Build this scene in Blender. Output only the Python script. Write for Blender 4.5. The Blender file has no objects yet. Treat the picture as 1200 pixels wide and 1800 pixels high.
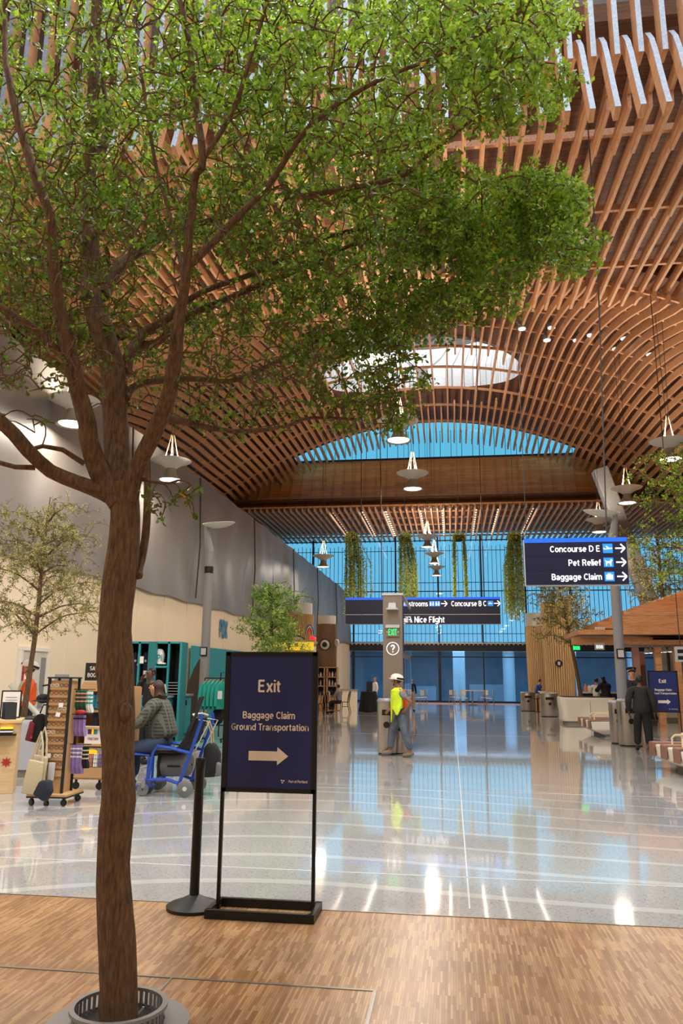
import bpy, bmesh, math, random
import numpy as np
from mathutils import Vector, Matrix

sc = bpy.context.scene
COL = sc.collection
R = math.radians
PI = math.pi

# ------------------------------------------------------------------ camera
YAW, PIT, ROL, FPX = R(8.1), R(12.33), R(0.5), 1350.0
CAM = Vector((0, 0, 1.58))
_f = Vector((-math.sin(YAW)*math.cos(PIT), math.cos(YAW)*math.cos(PIT), math.sin(PIT)))
_r0 = Vector((math.cos(YAW), math.sin(YAW), 0)); _u0 = _r0.cross(_f)
_r = _r0*math.cos(ROL) + _u0*math.sin(ROL); _u = _u0*math.cos(ROL) - _r0*math.sin(ROL)
cd = bpy.data.cameras.new('camera'); cam = bpy.data.objects.new('camera', cd); COL.objects.link(cam)
cd.sensor_fit = 'VERTICAL'; cd.sensor_height = 36; cd.lens = 36*FPX/1800; cd.clip_end = 500; cd.clip_start = 0.05
mw = Matrix((( _r.x, _u.x, -_f.x, CAM.x), (_r.y, _u.y, -_f.y, CAM.y), (_r.z, _u.z, -_f.z, CAM.z), (0, 0, 0, 1)))
cam.matrix_world = mw
sc.camera = cam

def ray(px, py): return _f + _r*((px-600)/FPX) + _u*((900-py)/FPX)
def gp(px, py, z=0.0):
    d = ray(px, py); return CAM + d*((z-CAM.z)/d.z)
def at(px, py, Y):
    d = ray(px, py); return CAM + d*(Y/d.y)

# ------------------------------------------------------------------ world, exposure, lights
def lin(c):
    return tuple(((v/255)/12.92 if v/255 <= 0.04045 else ((v/255+0.055)/1.055)**2.4) for v in c)
w = bpy.data.worlds.new('sky'); sc.world = w; w.use_nodes = True
nt = w.node_tree; nt.nodes.clear()
wo = nt.nodes.new('ShaderNodeOutputWorld'); bg = nt.nodes.new('ShaderNodeBackground')
tc = nt.nodes.new('ShaderNodeTexCoord'); sx = nt.nodes.new('ShaderNodeSeparateXYZ'); cr = nt.nodes.new('ShaderNodeValToRGB')
nt.links.new(tc.outputs['Generated'], sx.inputs[0]); nt.links.new(sx.outputs[2], cr.inputs[0])
nt.links.new(cr.outputs[0], bg.inputs[0]); nt.links.new(bg.outputs[0], wo.inputs[0])
cr.color_ramp.elements[0].position = 0.02; cr.color_ramp.elements[0].color = (*lin((120, 196, 242)), 1)
cr.color_ramp.elements[1].position = 0.45; cr.color_ramp.elements[1].color = (*lin((96, 200, 232)), 1)
bg.inputs[1].default_value = 1.0
sc.view_settings.view_transform = 'Standard'; sc.view_settings.look = 'None'
sc.view_settings.gamma = 1.0; sc.view_settings.exposure = 0.0
sc.view_settings.use_curve_mapping = False

def area(name, loc, size, power, color=(1, 1, 1), down=True, sy=None, rot=None, shape=None, spread=180):
    l = bpy.data.lights.new(name, 'AREA'); l.energy = power; l.color = color
    l.size = size
    if sy: l.shape = 'RECTANGLE'; l.size_y = sy
    if shape: l.shape = shape
    l.spread = R(spread)
    o = bpy.data.objects.new(name, l); COL.objects.link(o); o.location = loc
    o.rotation_euler = rot if rot else ((0, 0, 0) if down else (PI, 0, 0))
    return o
WARM = (1.0, 0.88, 0.74)
# daylight falling through the roof openings
area('skylight_near_daylight', (0.5, 5.2, 17.6), 13, 3300, (0.74, 0.86, 1.0), sy=8)
area('skylight_far_daylight', (-1.4, 42, 21.4), 9, 700, (0.86, 0.93, 1.0), sy=6)

# ------------------------------------------------------------------ materials
MATS = {}
def mat(name, col, rough=0.6, metal=0.0, var=0.0, vscale=8.0, bump=0.0, bscale=60.0, coat=0.0, emit=None, estr=0.0, stretch=None, alpha=None, trans=0.0):
    if name in MATS: return MATS[name]
    m = bpy.data.materials.new(name); m.use_nodes = True
    n = m.node_tree.nodes; L = m.node_tree.links; b = n['Principled BSDF']
    c = lin(col); b.inputs['Base Color'].default_value = (*c, 1)
    b.inputs['Roughness'].default_value = rough; b.inputs['Metallic'].default_value = metal
    b.inputs['Coat Weight'].default_value = coat
    if trans: b.inputs['Transmission Weight'].default_value = trans
    if alpha is not None: b.inputs['Alpha'].default_value = alpha
    if emit: b.inputs['Emission Color'].default_value = (*lin(emit), 1); b.inputs['Emission Strength'].default_value = estr
    if var > 0 or bump > 0:
        t = n.new('ShaderNodeTexCoord'); mp = n.new('ShaderNodeMapping'); L.new(t.outputs['Object'], mp.inputs[0])
        if stretch: mp.inputs['Scale'].default_value = stretch
    if var > 0:
        nz = n.new('ShaderNodeTexNoise'); nz.inputs['Scale'].default_value = vscale; nz.inputs['Detail'].default_value = 5
        L.new(mp.outputs[0], nz.inputs[0])
        rp = n.new('ShaderNodeValToRGB'); L.new(nz.outputs[0], rp.inputs[0])
        rp.color_ramp.elements[0].position = 0.3; rp.color_ramp.elements[1].position = 0.7
        rp.color_ramp.elements[0].color = (*[x*(1-var) for x in c], 1); rp.color_ramp.elements[1].color = (*[min(1, x*(1+var)) for x in c], 1)
        L.new(rp.outputs[0], b.inputs['Base Color'])
    if bump > 0:
        nb = n.new('ShaderNodeTexNoise'); nb.inputs['Scale'].default_value = bscale; nb.inputs['Detail'].default_value = 4
        L.new(mp.outputs[0], nb.inputs[0]); bp = n.new('ShaderNodeBump'); bp.inputs['Strength'].default_value = bump; bp.inputs['Distance'].default_value = 0.02
        L.new(nb.outputs[0], bp.inputs['Height']); L.new(bp.outputs[0], b.inputs['Normal'])
    MATS[name] = m
    return m

def nodes(name):
    m = bpy.data.materials.new(name); m.use_nodes = True; MATS[name] = m
    return m, m.node_tree.nodes, m.node_tree.links, m.node_tree.nodes['Principled BSDF']
def N(n, kind, **kw):
    x = n.new(kind)
    for k, v in kw.items():
        if k.startswith('i_'): x.inputs[k[2:].replace('_', ' ')].default_value = v
        else: setattr(x, k, v)
    return x

# terrazzo with pale flowing bands
m, n, L, b = nodes('terrazzo')
t = N(n, 'ShaderNodeTexCoord')
v = N(n, 'ShaderNodeTexVoronoi', i_Scale=85.0); L.new(t.outputs['Object'], v.inputs['Vector'])
rp = N(n, 'ShaderNodeValToRGB'); L.new(v.outputs['Color'], rp.inputs[0])
e = rp.color_ramp.elements; e[0].position = 0.1; e[0].color = (*lin((158, 156, 152)), 1); e[1].position = 0.55; e[1].color = (*lin((194, 192, 188)), 1)
e2 = e.new(0.25); e2.color = (*lin((184, 182, 178)), 1)
big = N(n, 'ShaderNodeTexNoise', i_Scale=0.35, i_Detail=3.0); L.new(t.outputs['Object'], big.inputs['Vector'])
mp = N(n, 'ShaderNodeMapping'); mp.inputs['Scale'].default_value = (0.10, 0.07, 1); L.new(t.outputs['Object'], mp.inputs[0])
dn = N(n, 'ShaderNodeTexNoise', i_Scale=1.0, i_Detail=0.0); L.new(mp.outputs[0], dn.inputs['Vector'])
dm = N(n, 'ShaderNodeMath', operation='MULTIPLY'); dm.inputs[1].default_value = 9.0; L.new(dn.outputs[0], dm.inputs[0])
cy_ = N(n, 'ShaderNodeCombineXYZ'); L.new(dm.outputs[0], cy_.inputs[1])
va = N(n, 'ShaderNodeVectorMath', operation='ADD'); L.new(t.outputs['Object'], va.inputs[0]); L.new(cy_.outputs[0], va.inputs[1])
m2b = N(n, 'ShaderNodeMapping'); m2b.inputs['Rotation'].default_value = (0, 0, R(4)); m2b.inputs['Scale'].default_value = (0.04, 1, 1); L.new(va.outputs[0], m2b.inputs[0])
wv = N(n, 'ShaderNodeTexWave', wave_type='BANDS', bands_direction='Y', i_Scale=0.34, i_Distortion=2.2, i_Detail=1.0); wv.inputs['Detail Scale'].default_value = 0.6
L.new(m2b.outputs[0], wv.inputs['Vector'])
th = N(n, 'ShaderNodeValToRGB'); th.color_ramp.elements[0].position = 0.955; th.color_ramp.elements[1].position = 0.965; L.new(wv.outputs[0], th.inputs[0])
mx = N(n, 'ShaderNodeMixRGB'); L.new(th.outputs[0], mx.inputs[0]); L.new(rp.outputs[0], mx.inputs[1]); mx.inputs[2].default_value = (*lin((216, 213, 205)), 1)
bm_ = N(n, 'ShaderNodeMixRGB', blend_type='MULTIPLY'); bm_.inputs[0].default_value = 0.25; L.new(mx.outputs[0], bm_.inputs[1]); L.new(big.outputs[0], bm_.inputs[2])
L.new(bm_.outputs[0], b.inputs['Base Color']); b.inputs['Roughness'].default_value = 0.07; b.inputs['Coat Weight'].default_value = 0.6; b.inputs['Coat Roughness'].default_value = 0.04
wn = N(n, 'ShaderNodeTexNoise', i_Scale=1.6, i_Detail=1.0); mp2 = N(n, 'ShaderNodeMapping'); mp2.inputs['Scale'].default_value = (0.6, 1.0, 1); L.new(t.outputs['Object'], mp2.inputs[0]); L.new(mp2.outputs[0], wn.inputs['Vector'])
bp = N(n, 'ShaderNodeBump', i_Strength=0.12, i_Distance=0.006); L.new(wn.outputs[0], bp.inputs['Height']); L.new(bp.outputs[0], b.inputs['Normal']); L.new(bp.outputs[0], b.inputs['Coat Normal'])

# industrial parquet: short upright strips
m, n, L, b = nodes('parquet')
t = N(n, 'ShaderNodeTexCoord'); mp = N(n, 'ShaderNodeMapping'); mp.inputs['Rotation'].default_value = (0, 0, R(90)); L.new(t.outputs['Object'], mp.inputs[0])
br = N(n, 'ShaderNodeTexBrick', offset=0.37, offset_frequency=3, i_Scale=1.0); br.inputs['Brick Width'].default_value = 0.17; br.inputs['Row Height'].default_value = 0.014
br.inputs['Mortar Size'].default_value = 0.0006; br.inputs['Bias'].default_value = -0.1
br.inputs['Color1'].default_value = (*lin((150, 106, 68)), 1); br.inputs['Color2'].default_value = (*lin((198, 158, 112)), 1); br.inputs['Mortar'].default_value = (*lin((92, 60, 36)), 1)
L.new(mp.outputs[0], br.inputs['Vector'])
nz = N(n, 'ShaderNodeTexNoise', i_Scale=3.0, i_Detail=4.0); L.new(t.outputs['Object'], nz.inputs['Vector'])
br2 = N(n, 'ShaderNodeTexBrick', i_Scale=1.0); br2.inputs['Brick Width'].default_value = 0.34; br2.inputs['Row Height'].default_value = 0.21; br2.inputs['Mortar Size'].default_value = 0.0
br2.inputs['Color1'].default_value = (0.82, 0.80, 0.78, 1); br2.inputs['Color2'].default_value = (1, 1, 1, 1); L.new(mp.outputs[0], br2.inputs['Vector'])
mx = N(n, 'ShaderNodeMixRGB', blend_type='MULTIPLY'); mx.inputs[0].default_value = 0.9; L.new(br.outputs[0], mx.inputs[1]); L.new(br2.outputs[0], mx.inputs[2])
mx2 = N(n, 'ShaderNodeMixRGB', blend_type='OVERLAY'); mx2.inputs[0].default_value = 0.35; L.new(mx.outputs[0], mx2.inputs[1]); L.new(nz.outputs[0], mx2.inputs[2])
L.new(mx2.outputs[0], b.inputs['Base Color']); b.inputs['Roughness'].default_value = 0.32

# wood helper: grain along one axis
def wood(name, c1, c2, scale=(1, 1, 1), rough=0.55, bandy=None):
    m, n, L, b = nodes(name)
    t = N(n, 'ShaderNodeTexCoord'); mp = N(n, 'ShaderNodeMapping'); mp.inputs['Scale'].default_value = scale; L.new(t.outputs['Object'], mp.inputs[0])
    nz = N(n, 'ShaderNodeTexNoise', i_Scale=4.0, i_Detail=6.0, i_Roughness=0.6); L.new(mp.outputs[0], nz.inputs['Vector'])
    rp = N(n, 'ShaderNodeValToRGB'); L.new(nz.outputs[0], rp.inputs[0])
    e = rp.color_ramp.elements; e[0].position = 0.32; e[0].color = (*lin(c1), 1); e[1].position = 0.68; e[1].color = (*lin(c2), 1)
    out = rp.outputs[0]
    if bandy:
        br = N(n, 'ShaderNodeTexBrick', i_Scale=1.0); br.inputs['Brick Width'].default_value = bandy[0]; br.inputs['Row Height'].default_value = bandy[1]; br.inputs['Mortar Size'].default_value = bandy[2]
        br.inputs['Color1'].default_value = (0.72, 0.72, 0.72, 1); br.inputs['Color2'].default_value = (1, 1, 1, 1); br.inputs['Mortar'].default_value = (0.35, 0.3, 0.28, 1)
        if len(bandy) > 3:
            m3 = N(n, 'ShaderNodeMapping'); m3.inputs['Rotation'].default_value = bandy[3]; L.new(t.outputs['Object'], m3.inputs[0]); L.new(m3.outputs[0], br.inputs['Vector'])
        else: L.new(t.outputs['Object'], br.inputs['Vector'])
        mx = N(n, 'ShaderNodeMixRGB', blend_type='MULTIPLY'); mx.inputs[0].default_value = 1.0; L.new(out, mx.inputs[1]); L.new(br.outputs[0], mx.inputs[2]); out = mx.outputs[0]
    L.new(out, b.inputs['Base Color']); b.inputs['Roughness'].default_value = rough
    return m
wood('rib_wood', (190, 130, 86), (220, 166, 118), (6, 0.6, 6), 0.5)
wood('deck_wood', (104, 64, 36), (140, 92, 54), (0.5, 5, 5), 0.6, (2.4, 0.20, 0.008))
wood('fascia_wood', (206, 142, 82), (230, 172, 108), (0.4, 4, 5), 0.55, (2.4, 0.24, 0.006, (R(90), 0, 0)))
wood('white_board', (206, 205, 204), (232, 231, 230), (0.5, 5, 5), 0.6, (6.0, 0.22, 0.012))
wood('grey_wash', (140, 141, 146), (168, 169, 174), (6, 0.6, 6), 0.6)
wood('pale_ply', (206, 170, 122), (226, 194, 148), (1, 1, 6), 0.5)
wood('slat_oak', (196, 160, 108), (220, 188, 138), (6, 6, 0.5), 0.5)
wood('pavilion_wood', (158, 104, 62), (196, 142, 94), (0.6, 3, 6), 0.5)
wood('walnut_slat', (120, 92, 66), (150, 120, 90), (6, 6, 0.5), 0.5)
wood('bark', (72, 52, 35), (126, 96, 68), (18, 18, 3.5), 0.9)
mb = MATS['bark']; n = mb.node_tree.nodes; L = mb.node_tree.links; b = n['Principled BSDF']
t = N(n, 'ShaderNodeTexCoord'); mp = N(n, 'ShaderNodeMapping'); mp.inputs['Scale'].default_value = (42, 42, 9); L.new(t.outputs['Object'], mp.inputs[0])
nz = N(n, 'ShaderNodeTexNoise', i_Scale=2.2, i_Detail=6.0, i_Roughness=0.7); L.new(mp.outputs[0], nz.inputs['Vector'])
bp = N(n, 'ShaderNodeBump', i_Strength=0.9, i_Distance=0.012); L.new(nz.outputs[0], bp.inputs['Height']); L.new(bp.outputs[0], b.inputs['Normal'])

def leafmat(name, cs, tr=0.45):
    m, n, L, b = nodes(name)
    a = N(n, 'ShaderNodeAttribute', attribute_name='tint')
    rp = N(n, 'ShaderNodeValToRGB'); L.new(a.outputs['Fac'], rp.inputs[0])
    e = rp.color_ramp.elements
    e[0].position = cs[0][0]; e[0].color = (*lin(cs[0][1]), 1); e[1].position = cs[-1][0]; e[1].color = (*lin(cs[-1][1]), 1)
    for p, c in cs[1:-1]:
        q = e.new(p); q.color = (*lin(c), 1)
    L.new(rp.outputs[0], b.inputs['Base Color']); b.inputs['Roughness'].default_value = 0.42
    tl = N(n, 'ShaderNodeBsdfTranslucent'); L.new(rp.outputs[0], tl.inputs[0])
    ms = N(n, 'ShaderNodeMixShader'); ms.inputs[0].default_value = tr
    L.new(b.outputs[0], ms.inputs[1]); L.new(tl.outputs[0], ms.inputs[2]); L.new(ms.outputs[0], n['Material Output'].inputs[0])
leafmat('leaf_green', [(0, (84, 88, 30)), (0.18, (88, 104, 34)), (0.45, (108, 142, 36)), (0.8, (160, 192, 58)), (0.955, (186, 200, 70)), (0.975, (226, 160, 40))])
leafmat('leaf_olive', [(0, (92, 92, 44)), (0.5, (140, 140, 72)), (0.9, (196, 192, 120)), (1.0, (226, 216, 150))])
leafmat('leaf_bright', [(0, (96, 128, 52)), (0.5, (140, 172, 80)), (1.0, (190, 216, 120))])
leafmat('leaf_vine', [(0, (140, 166, 60)), (0.5, (196, 206, 84)), (1.0, (238, 222, 120))], 0.5)

# glass: mix of clear and mirror, light passes straight through
m, n, L, b = nodes('clear_glass')
n.remove(b); tr = N(n, 'ShaderNodeBsdfTransparent'); tr.inputs[0].default_value = (0.93, 0.97, 0.98, 1); gl = N(n, 'ShaderNodeBsdfGlossy', i_Roughness=0.02)
fr = N(n, 'ShaderNodeFresnel', i_IOR=1.35); ms = N(n, 'ShaderNodeMixShader'); L.new(fr.outputs[0], ms.inputs[0]); L.new(tr.outputs[0], ms.inputs[1]); L.new(gl.outputs[0], ms.inputs[2]); L.new(ms.outputs[0], n['Material Output'].inputs[0])
m, n, L, b = nodes('tinted_glass')
n.remove(b); tr = N(n, 'ShaderNodeBsdfTransparent'); tr.inputs[0].default_value = (*lin((172, 202, 224)), 1); gl = N(n, 'ShaderNodeBsdfGlossy', i_Roughness=0.03)
fr = N(n, 'ShaderNodeFresnel', i_IOR=1.5); ms = N(n, 'ShaderNodeMixShader'); L.new(fr.outputs[0], ms.inputs[0]); L.new(tr.outputs[0], ms.inputs[1]); L.new(gl.outputs[0], ms.inputs[2]); L.new(ms.outputs[0], n['Material Output'].inputs[0])

# plain ones
mat('black_metal', (26, 25, 26), 0.4, 0.3); mat('black_plastic', (22, 22, 23), 0.5); mat('dark_frame', (34, 36, 44), 0.5, 0.2)
mat('steel', (172, 164, 154), 0.3, 0.9, var=0.05, stretch=(20, 20, 0.3)); mat('pylon_metal', (142, 130, 118), 0.38, 0.6, var=0.04, vscale=2)
mat('galv', (150, 148, 150), 0.45, 0.5); mat('grey_paint', (136, 132, 132), 0.5); mat('light_grey', (188, 186, 184), 0.5)
mat('navy_panel', (24, 36, 96), 0.35); mat('navy_sign', (13, 18, 50), 0.35); mat('sign_blue', (20, 92, 226), 0.4, emit=(20, 92, 226), estr=0.6)
mat('icon_blue', (30, 130, 232), 0.4, emit=(30, 130, 232), estr=0.7); mat('sign_white', (236, 236, 236), 0.5, emit=(240, 244, 250), estr=0.75)
mat('print_cream', (232, 218, 204), 0.6); mat('lamp_on', (255, 250, 240), 0.5, emit=(255, 246, 228), estr=5.0); mat('lamp_spot', (255, 250, 240), 0.5, emit=(255, 250, 240), estr=2.2)
mat('cell_on', (255, 250, 240), 0.5, emit=(255, 240, 214), estr=1.0)
mat('exit_green', (20, 220, 110), 0.5, emit=(24, 226, 116), estr=1.0); mat('white_paint', (226, 220, 208), 0.6); mat('hoarding', (236, 219, 190), 0.65, var=0.03, vscale=0.6)
mat('sheeting', (128, 122, 117), 0.42, var=0.12, vscale=0.8, bump=0.6, bscale=1.6, stretch=(1, 1, 0.35)); mat('teal', (38, 142, 152), 0.5, var=0.06); mat('teal_dark', (28, 116, 122), 0.5)
mat('planter_white', (222, 214, 198), 0.5); mat('planter_grey', (176, 178, 186), 0.5); mat('soil', (58, 56, 34), 0.9, bump=0.8, bscale=40)
mat('skin', (196, 138, 104), 0.55); mat('skin_brown', (136, 90, 66), 0.55); mat('skin_dark', (92, 60, 44), 0.55)
mat('denim', (84, 92, 104), 0.8, var=0.4, vscale=5); mat('denim_blue', (52, 66, 92), 0.8, var=0.12); mat('hiviz', (206, 232, 40), 0.6, var=0.08, bump=0.4, bscale=14); mat('orange_cloth', (242, 96, 34), 0.7, var=0.06)
mat('black_cloth', (20, 19, 20), 0.85); mat('coat_dark', (40, 34, 34), 0.85, bump=0.4, bscale=20); mat('navy_cloth', (26, 30, 48), 0.8); mat('royal_cloth', (24, 62, 142), 0.75)
mat('grey_cloth', (120, 118, 116), 0.8, var=0.1); mat('khaki', (168, 134, 96), 0.8); mat('hair_brown', (62, 40, 28), 0.6, bump=0.5, bscale=60); mat('hair_black', (18, 16, 16), 0.5)
mat('shell_white', (226, 218, 206), 0.35); mat('red', (176, 34, 40), 0.5); mat('boot', (120, 104, 88), 0.7); mat('silver_tape', (200, 206, 190), 0.4)
mat('chair_blue', (28, 70, 168), 0.35); mat('rubber_grey', (108, 108, 110), 0.6); mat('bag_grey', (104, 102, 104), 0.8, bump=0.2); mat('canvas', (196, 180, 148), 0.85, bump=0.3, bscale=50)
mat('tan_seat', (132, 92, 74), 0.5); mat('bench_white', (222, 214, 198), 0.45); mat('bench_base', (140, 134, 126), 0.5)
mat('fringe', (214, 206, 188), 0.6); mat('cord', (212, 190, 150), 0.7); mat('shade_metal', (150, 142, 124), 0.45, 0.2); mat('shade_white', (206, 202, 194), 0.5)
mat('rope_dark', (52, 46, 44), 0.6); mat('yellow_sign', (248, 206, 40), 0.5, emit=(250, 206, 40), estr=0.55); mat('purple_cloth', (150, 120, 176), 0.8); mat('green_cloth', (20, 136, 120), 0.85, var=0.08); mat('garden_green', (40, 92, 62), 0.8)
mat('white_cloth', (226, 224, 218), 0.8); mat('paper', (236, 232, 224), 0.7); mat('cyan_bag', (58, 158, 196), 0.6); mat('kraft', (190, 148, 100), 0.7); mat('lens_clear', (190, 196, 200), 0.15)
mat('carpet_teal', (74, 124, 120), 0.9); mat('concrete', (120, 118, 114), 0.8, var=0.08, bump=0.2); mat('pink', (226, 146, 128), 0.7); mat('maroon', (110, 26, 40), 0.75)
mat('interior_dark', (188, 204, 212), 0.9, var=0.2, vscale=0.4); mat('seat_cream', (214, 210, 196), 0.5); mat('table_top', (222, 190, 160), 0.4); mat('eye_white', (206, 200, 190), 0.4); mat('wood_strip', (150, 146, 140), 0.35, 0.8)

# ------------------------------------------------------------------ mesh builder
class MB:
    def __init__(s): s.v = []; s.f = []; s.sm = False
    def add(s, vs, fs):
        o = len(s.v); s.v += [tuple(x) for x in vs]; s.f += [tuple(i+o for i in f) for f in fs]; return s
    def box(s, x, y, z, sx, sy, sz, rz=0, top=1.0):
        c, q = math.cos(rz), math.sin(rz); vs = []
        for k, (dx, dy, dz) in enumerate([(-1,-1,-1),(1,-1,-1),(1,1,-1),(-1,1,-1),(-1,-1,1),(1,-1,1),(1,1,1),(-1,1,1)]):
            g = top if dz > 0 else 1.0
            a, b_ = dx*sx/2*g, dy*sy/2*g
            vs.append((x+a*c-b_*q, y+a*q+b_*c, z+dz*sz/2))
        return s.add(vs, [(0,3,2,1),(4,5,6,7),(0,1,5,4),(1,2,6,5),(2,3,7,6),(3,0,4,7)])
    def bar(s, p, q, w, h):
        p, q = Vector(p), Vector(q); d = (q-p).normalized()
        a = d.cross(Vector((0, 0, 1)));
        if a.length < 1e-4: a = Vector((1, 0, 0))
        a.normalize(); b_ = a.cross(d).normalized(); vs = []
        for e_ in (p, q):
            for i, j in ((-1,-1),(1,-1),(1,1),(-1,1)): vs.append(e_+a*(w/2*i)+b_*(h/2*j))
        return s.add(vs, [(0,1,2,3),(7,6,5,4),(0,4,5,1),(1,5,6,2),(2,6,7,3),(3,7,4,0)])
    def tube(s, pts, r, n=8, cap=True):
        pts = [Vector(p) for p in pts]; rs = r if isinstance(r, (list, tuple)) else [r]*len(pts)
        vs = []; prev = None
        for i, p in enumerate(pts):
            d = (pts[min(i+1, len(pts)-1)]-pts[max(i-1, 0)])
            d = d.normalized() if d.length > 1e-9 else Vector((0, 0, 1))
            if prev is None:
                a = d.cross(Vector((0, 0, 1)));
                if a.length < 0.1: a = d.cross(Vector((0, 1, 0)))
            else: a = prev - d*prev.dot(d)
            a.normalize(); prev = a; b_ = d.cross(a)
            for k in range(n):
                t_ = 2*PI*k/n; vs.append(p+(a*math.cos(t_)+b_*math.sin(t_))*rs[i])
        fs = []
        for i in range(len(pts)-1):
            for k in range(n): fs.append((i*n+k, i*n+(k+1) % n, (i+1)*n+(k+1) % n, (i+1)*n+k))
        if cap: fs.append(tuple(range(n))[::-1]); fs.append(tuple((len(pts)-1)*n+k for k in range(n)))
        s.sm = True
        return s.add(vs, fs)
    def lathe(s, prof, n=24, c=(0, 0, 0), a0=0, a1=2*PI, sy=1.0):
        full = abs(a1-a0-2*PI) < 1e-6; m_ = n if full else n+1; vs = []; fs = []
        for (r_, z) in prof:
            for k in range(m_):
                t_ = a0+(a1-a0)*k/n; vs.append((c[0]+r_*math.cos(t_), c[1]+r_*math.sin(t_)*sy, c[2]+z))
        for i in range(len(prof)-1):
            for k in range(n):
                k2 = (k+1) % m_; fs.append((i*m_+k, i*m_+k2, (i+1)*m_+k2, (i+1)*m_+k))
        s.sm = True
        return s.add(vs, fs)
    def prism(s, poly, d0, d1, plane='xz'):
        m_ = len(poly)
        def P(a, b_, d): return {'xz': (a, d, b_), 'xy': (a, b_, d), 'yz': (d, a, b_)}[plane]
        vs = [P(a, b_, d0) for a, b_ in poly]+[P(a, b_, d1) for a, b_ in poly]
        fs = [tuple(range(m_)), tuple(range(2*m_-1, m_-1, -1))]+[(k, m_+k, m_+(k+1) % m_, (k+1) % m_) for k in range(m_)]
        return s.add(vs, fs)
    def ball(s, c, r, n=10, sx=1, sy=1, sz=1):
        h = n//2+1; s.lathe([(max(1e-4, r*math.sin(PI*i/h)), -r*math.cos(PI*i/h)*sz) for i in range(h+1)], n, c)
        if sx != 1 or sy != 1:
            k = (h+1)*n
            for i in range(len(s.v)-k, len(s.v)):
                x, y, z = s.v[i]; s.v[i] = (c[0]+(x-c[0])*sx, c[1]+(y-c[1])*sy, z)
        return s
    def build(s, name, m, parent=None, bevel=0, smooth=None, label=None, cat=None, group=None, kind=None, loc=None, rz=0):
        me = bpy.data.meshes.new(name); me.from_pydata([tuple(x) for x in s.v], [], s.f); me.validate()
        if m: me.materials.append(MATS[m] if isinstance(m, str) else m)
        o = bpy.data.objects.new(name, me); COL.objects.link(o); o.parent = parent
        bmm = bmesh.new(); bmm.from_mesh(me); bmesh.ops.recalc_face_normals(bmm, faces=bmm.faces); bmm.to_mesh(me); bmm.free()
        if (s.sm if smooth is None else smooth):
            me.polygons.foreach_set('use_smooth', [True]*len(me.polygons))
            try: me.set_sharp_from_angle(angle=R(40))
            except Exception: pass
        if bevel:
            md = o.modifiers.new('bevel', 'BEVEL'); md.width = bevel; md.segments = 2; md.limit_method = 'ANGLE'
        if loc is not None: o.location = loc
        if rz: o.rotation_euler.z = rz
        tag(o, label, cat, group, kind)
        return o
def tag(o, label=None, cat=None, group=None, kind=None):
    if label: o['label'] = label
    if cat: o['category'] = cat
    if group: o['group'] = group
    if kind: o['kind'] = kind
    return o
def T(name, label, cat, loc=(0, 0, 0), rz=0, group=None):
    o = bpy.data.objects.new(name, None); COL.objects.link(o); o.empty_display_size = 0.1
    o.location = loc; o.rotation_euler = (0, 0, rz)
    return tag(o, label, cat, group)
def clone(root, loc=None, rz=None, label=None):
    def cp(o, par):
        c = o.copy(); COL.objects.link(c)
        c.parent = par
        for ch in list(o.children): cp(ch, c)
        return c
    r_ = cp(root, None)
    if loc is not None: r_.location = loc
    if rz is not None: r_.rotation_euler = (0, 0, rz)
    if label: r_['label'] = label
    return r_
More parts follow.
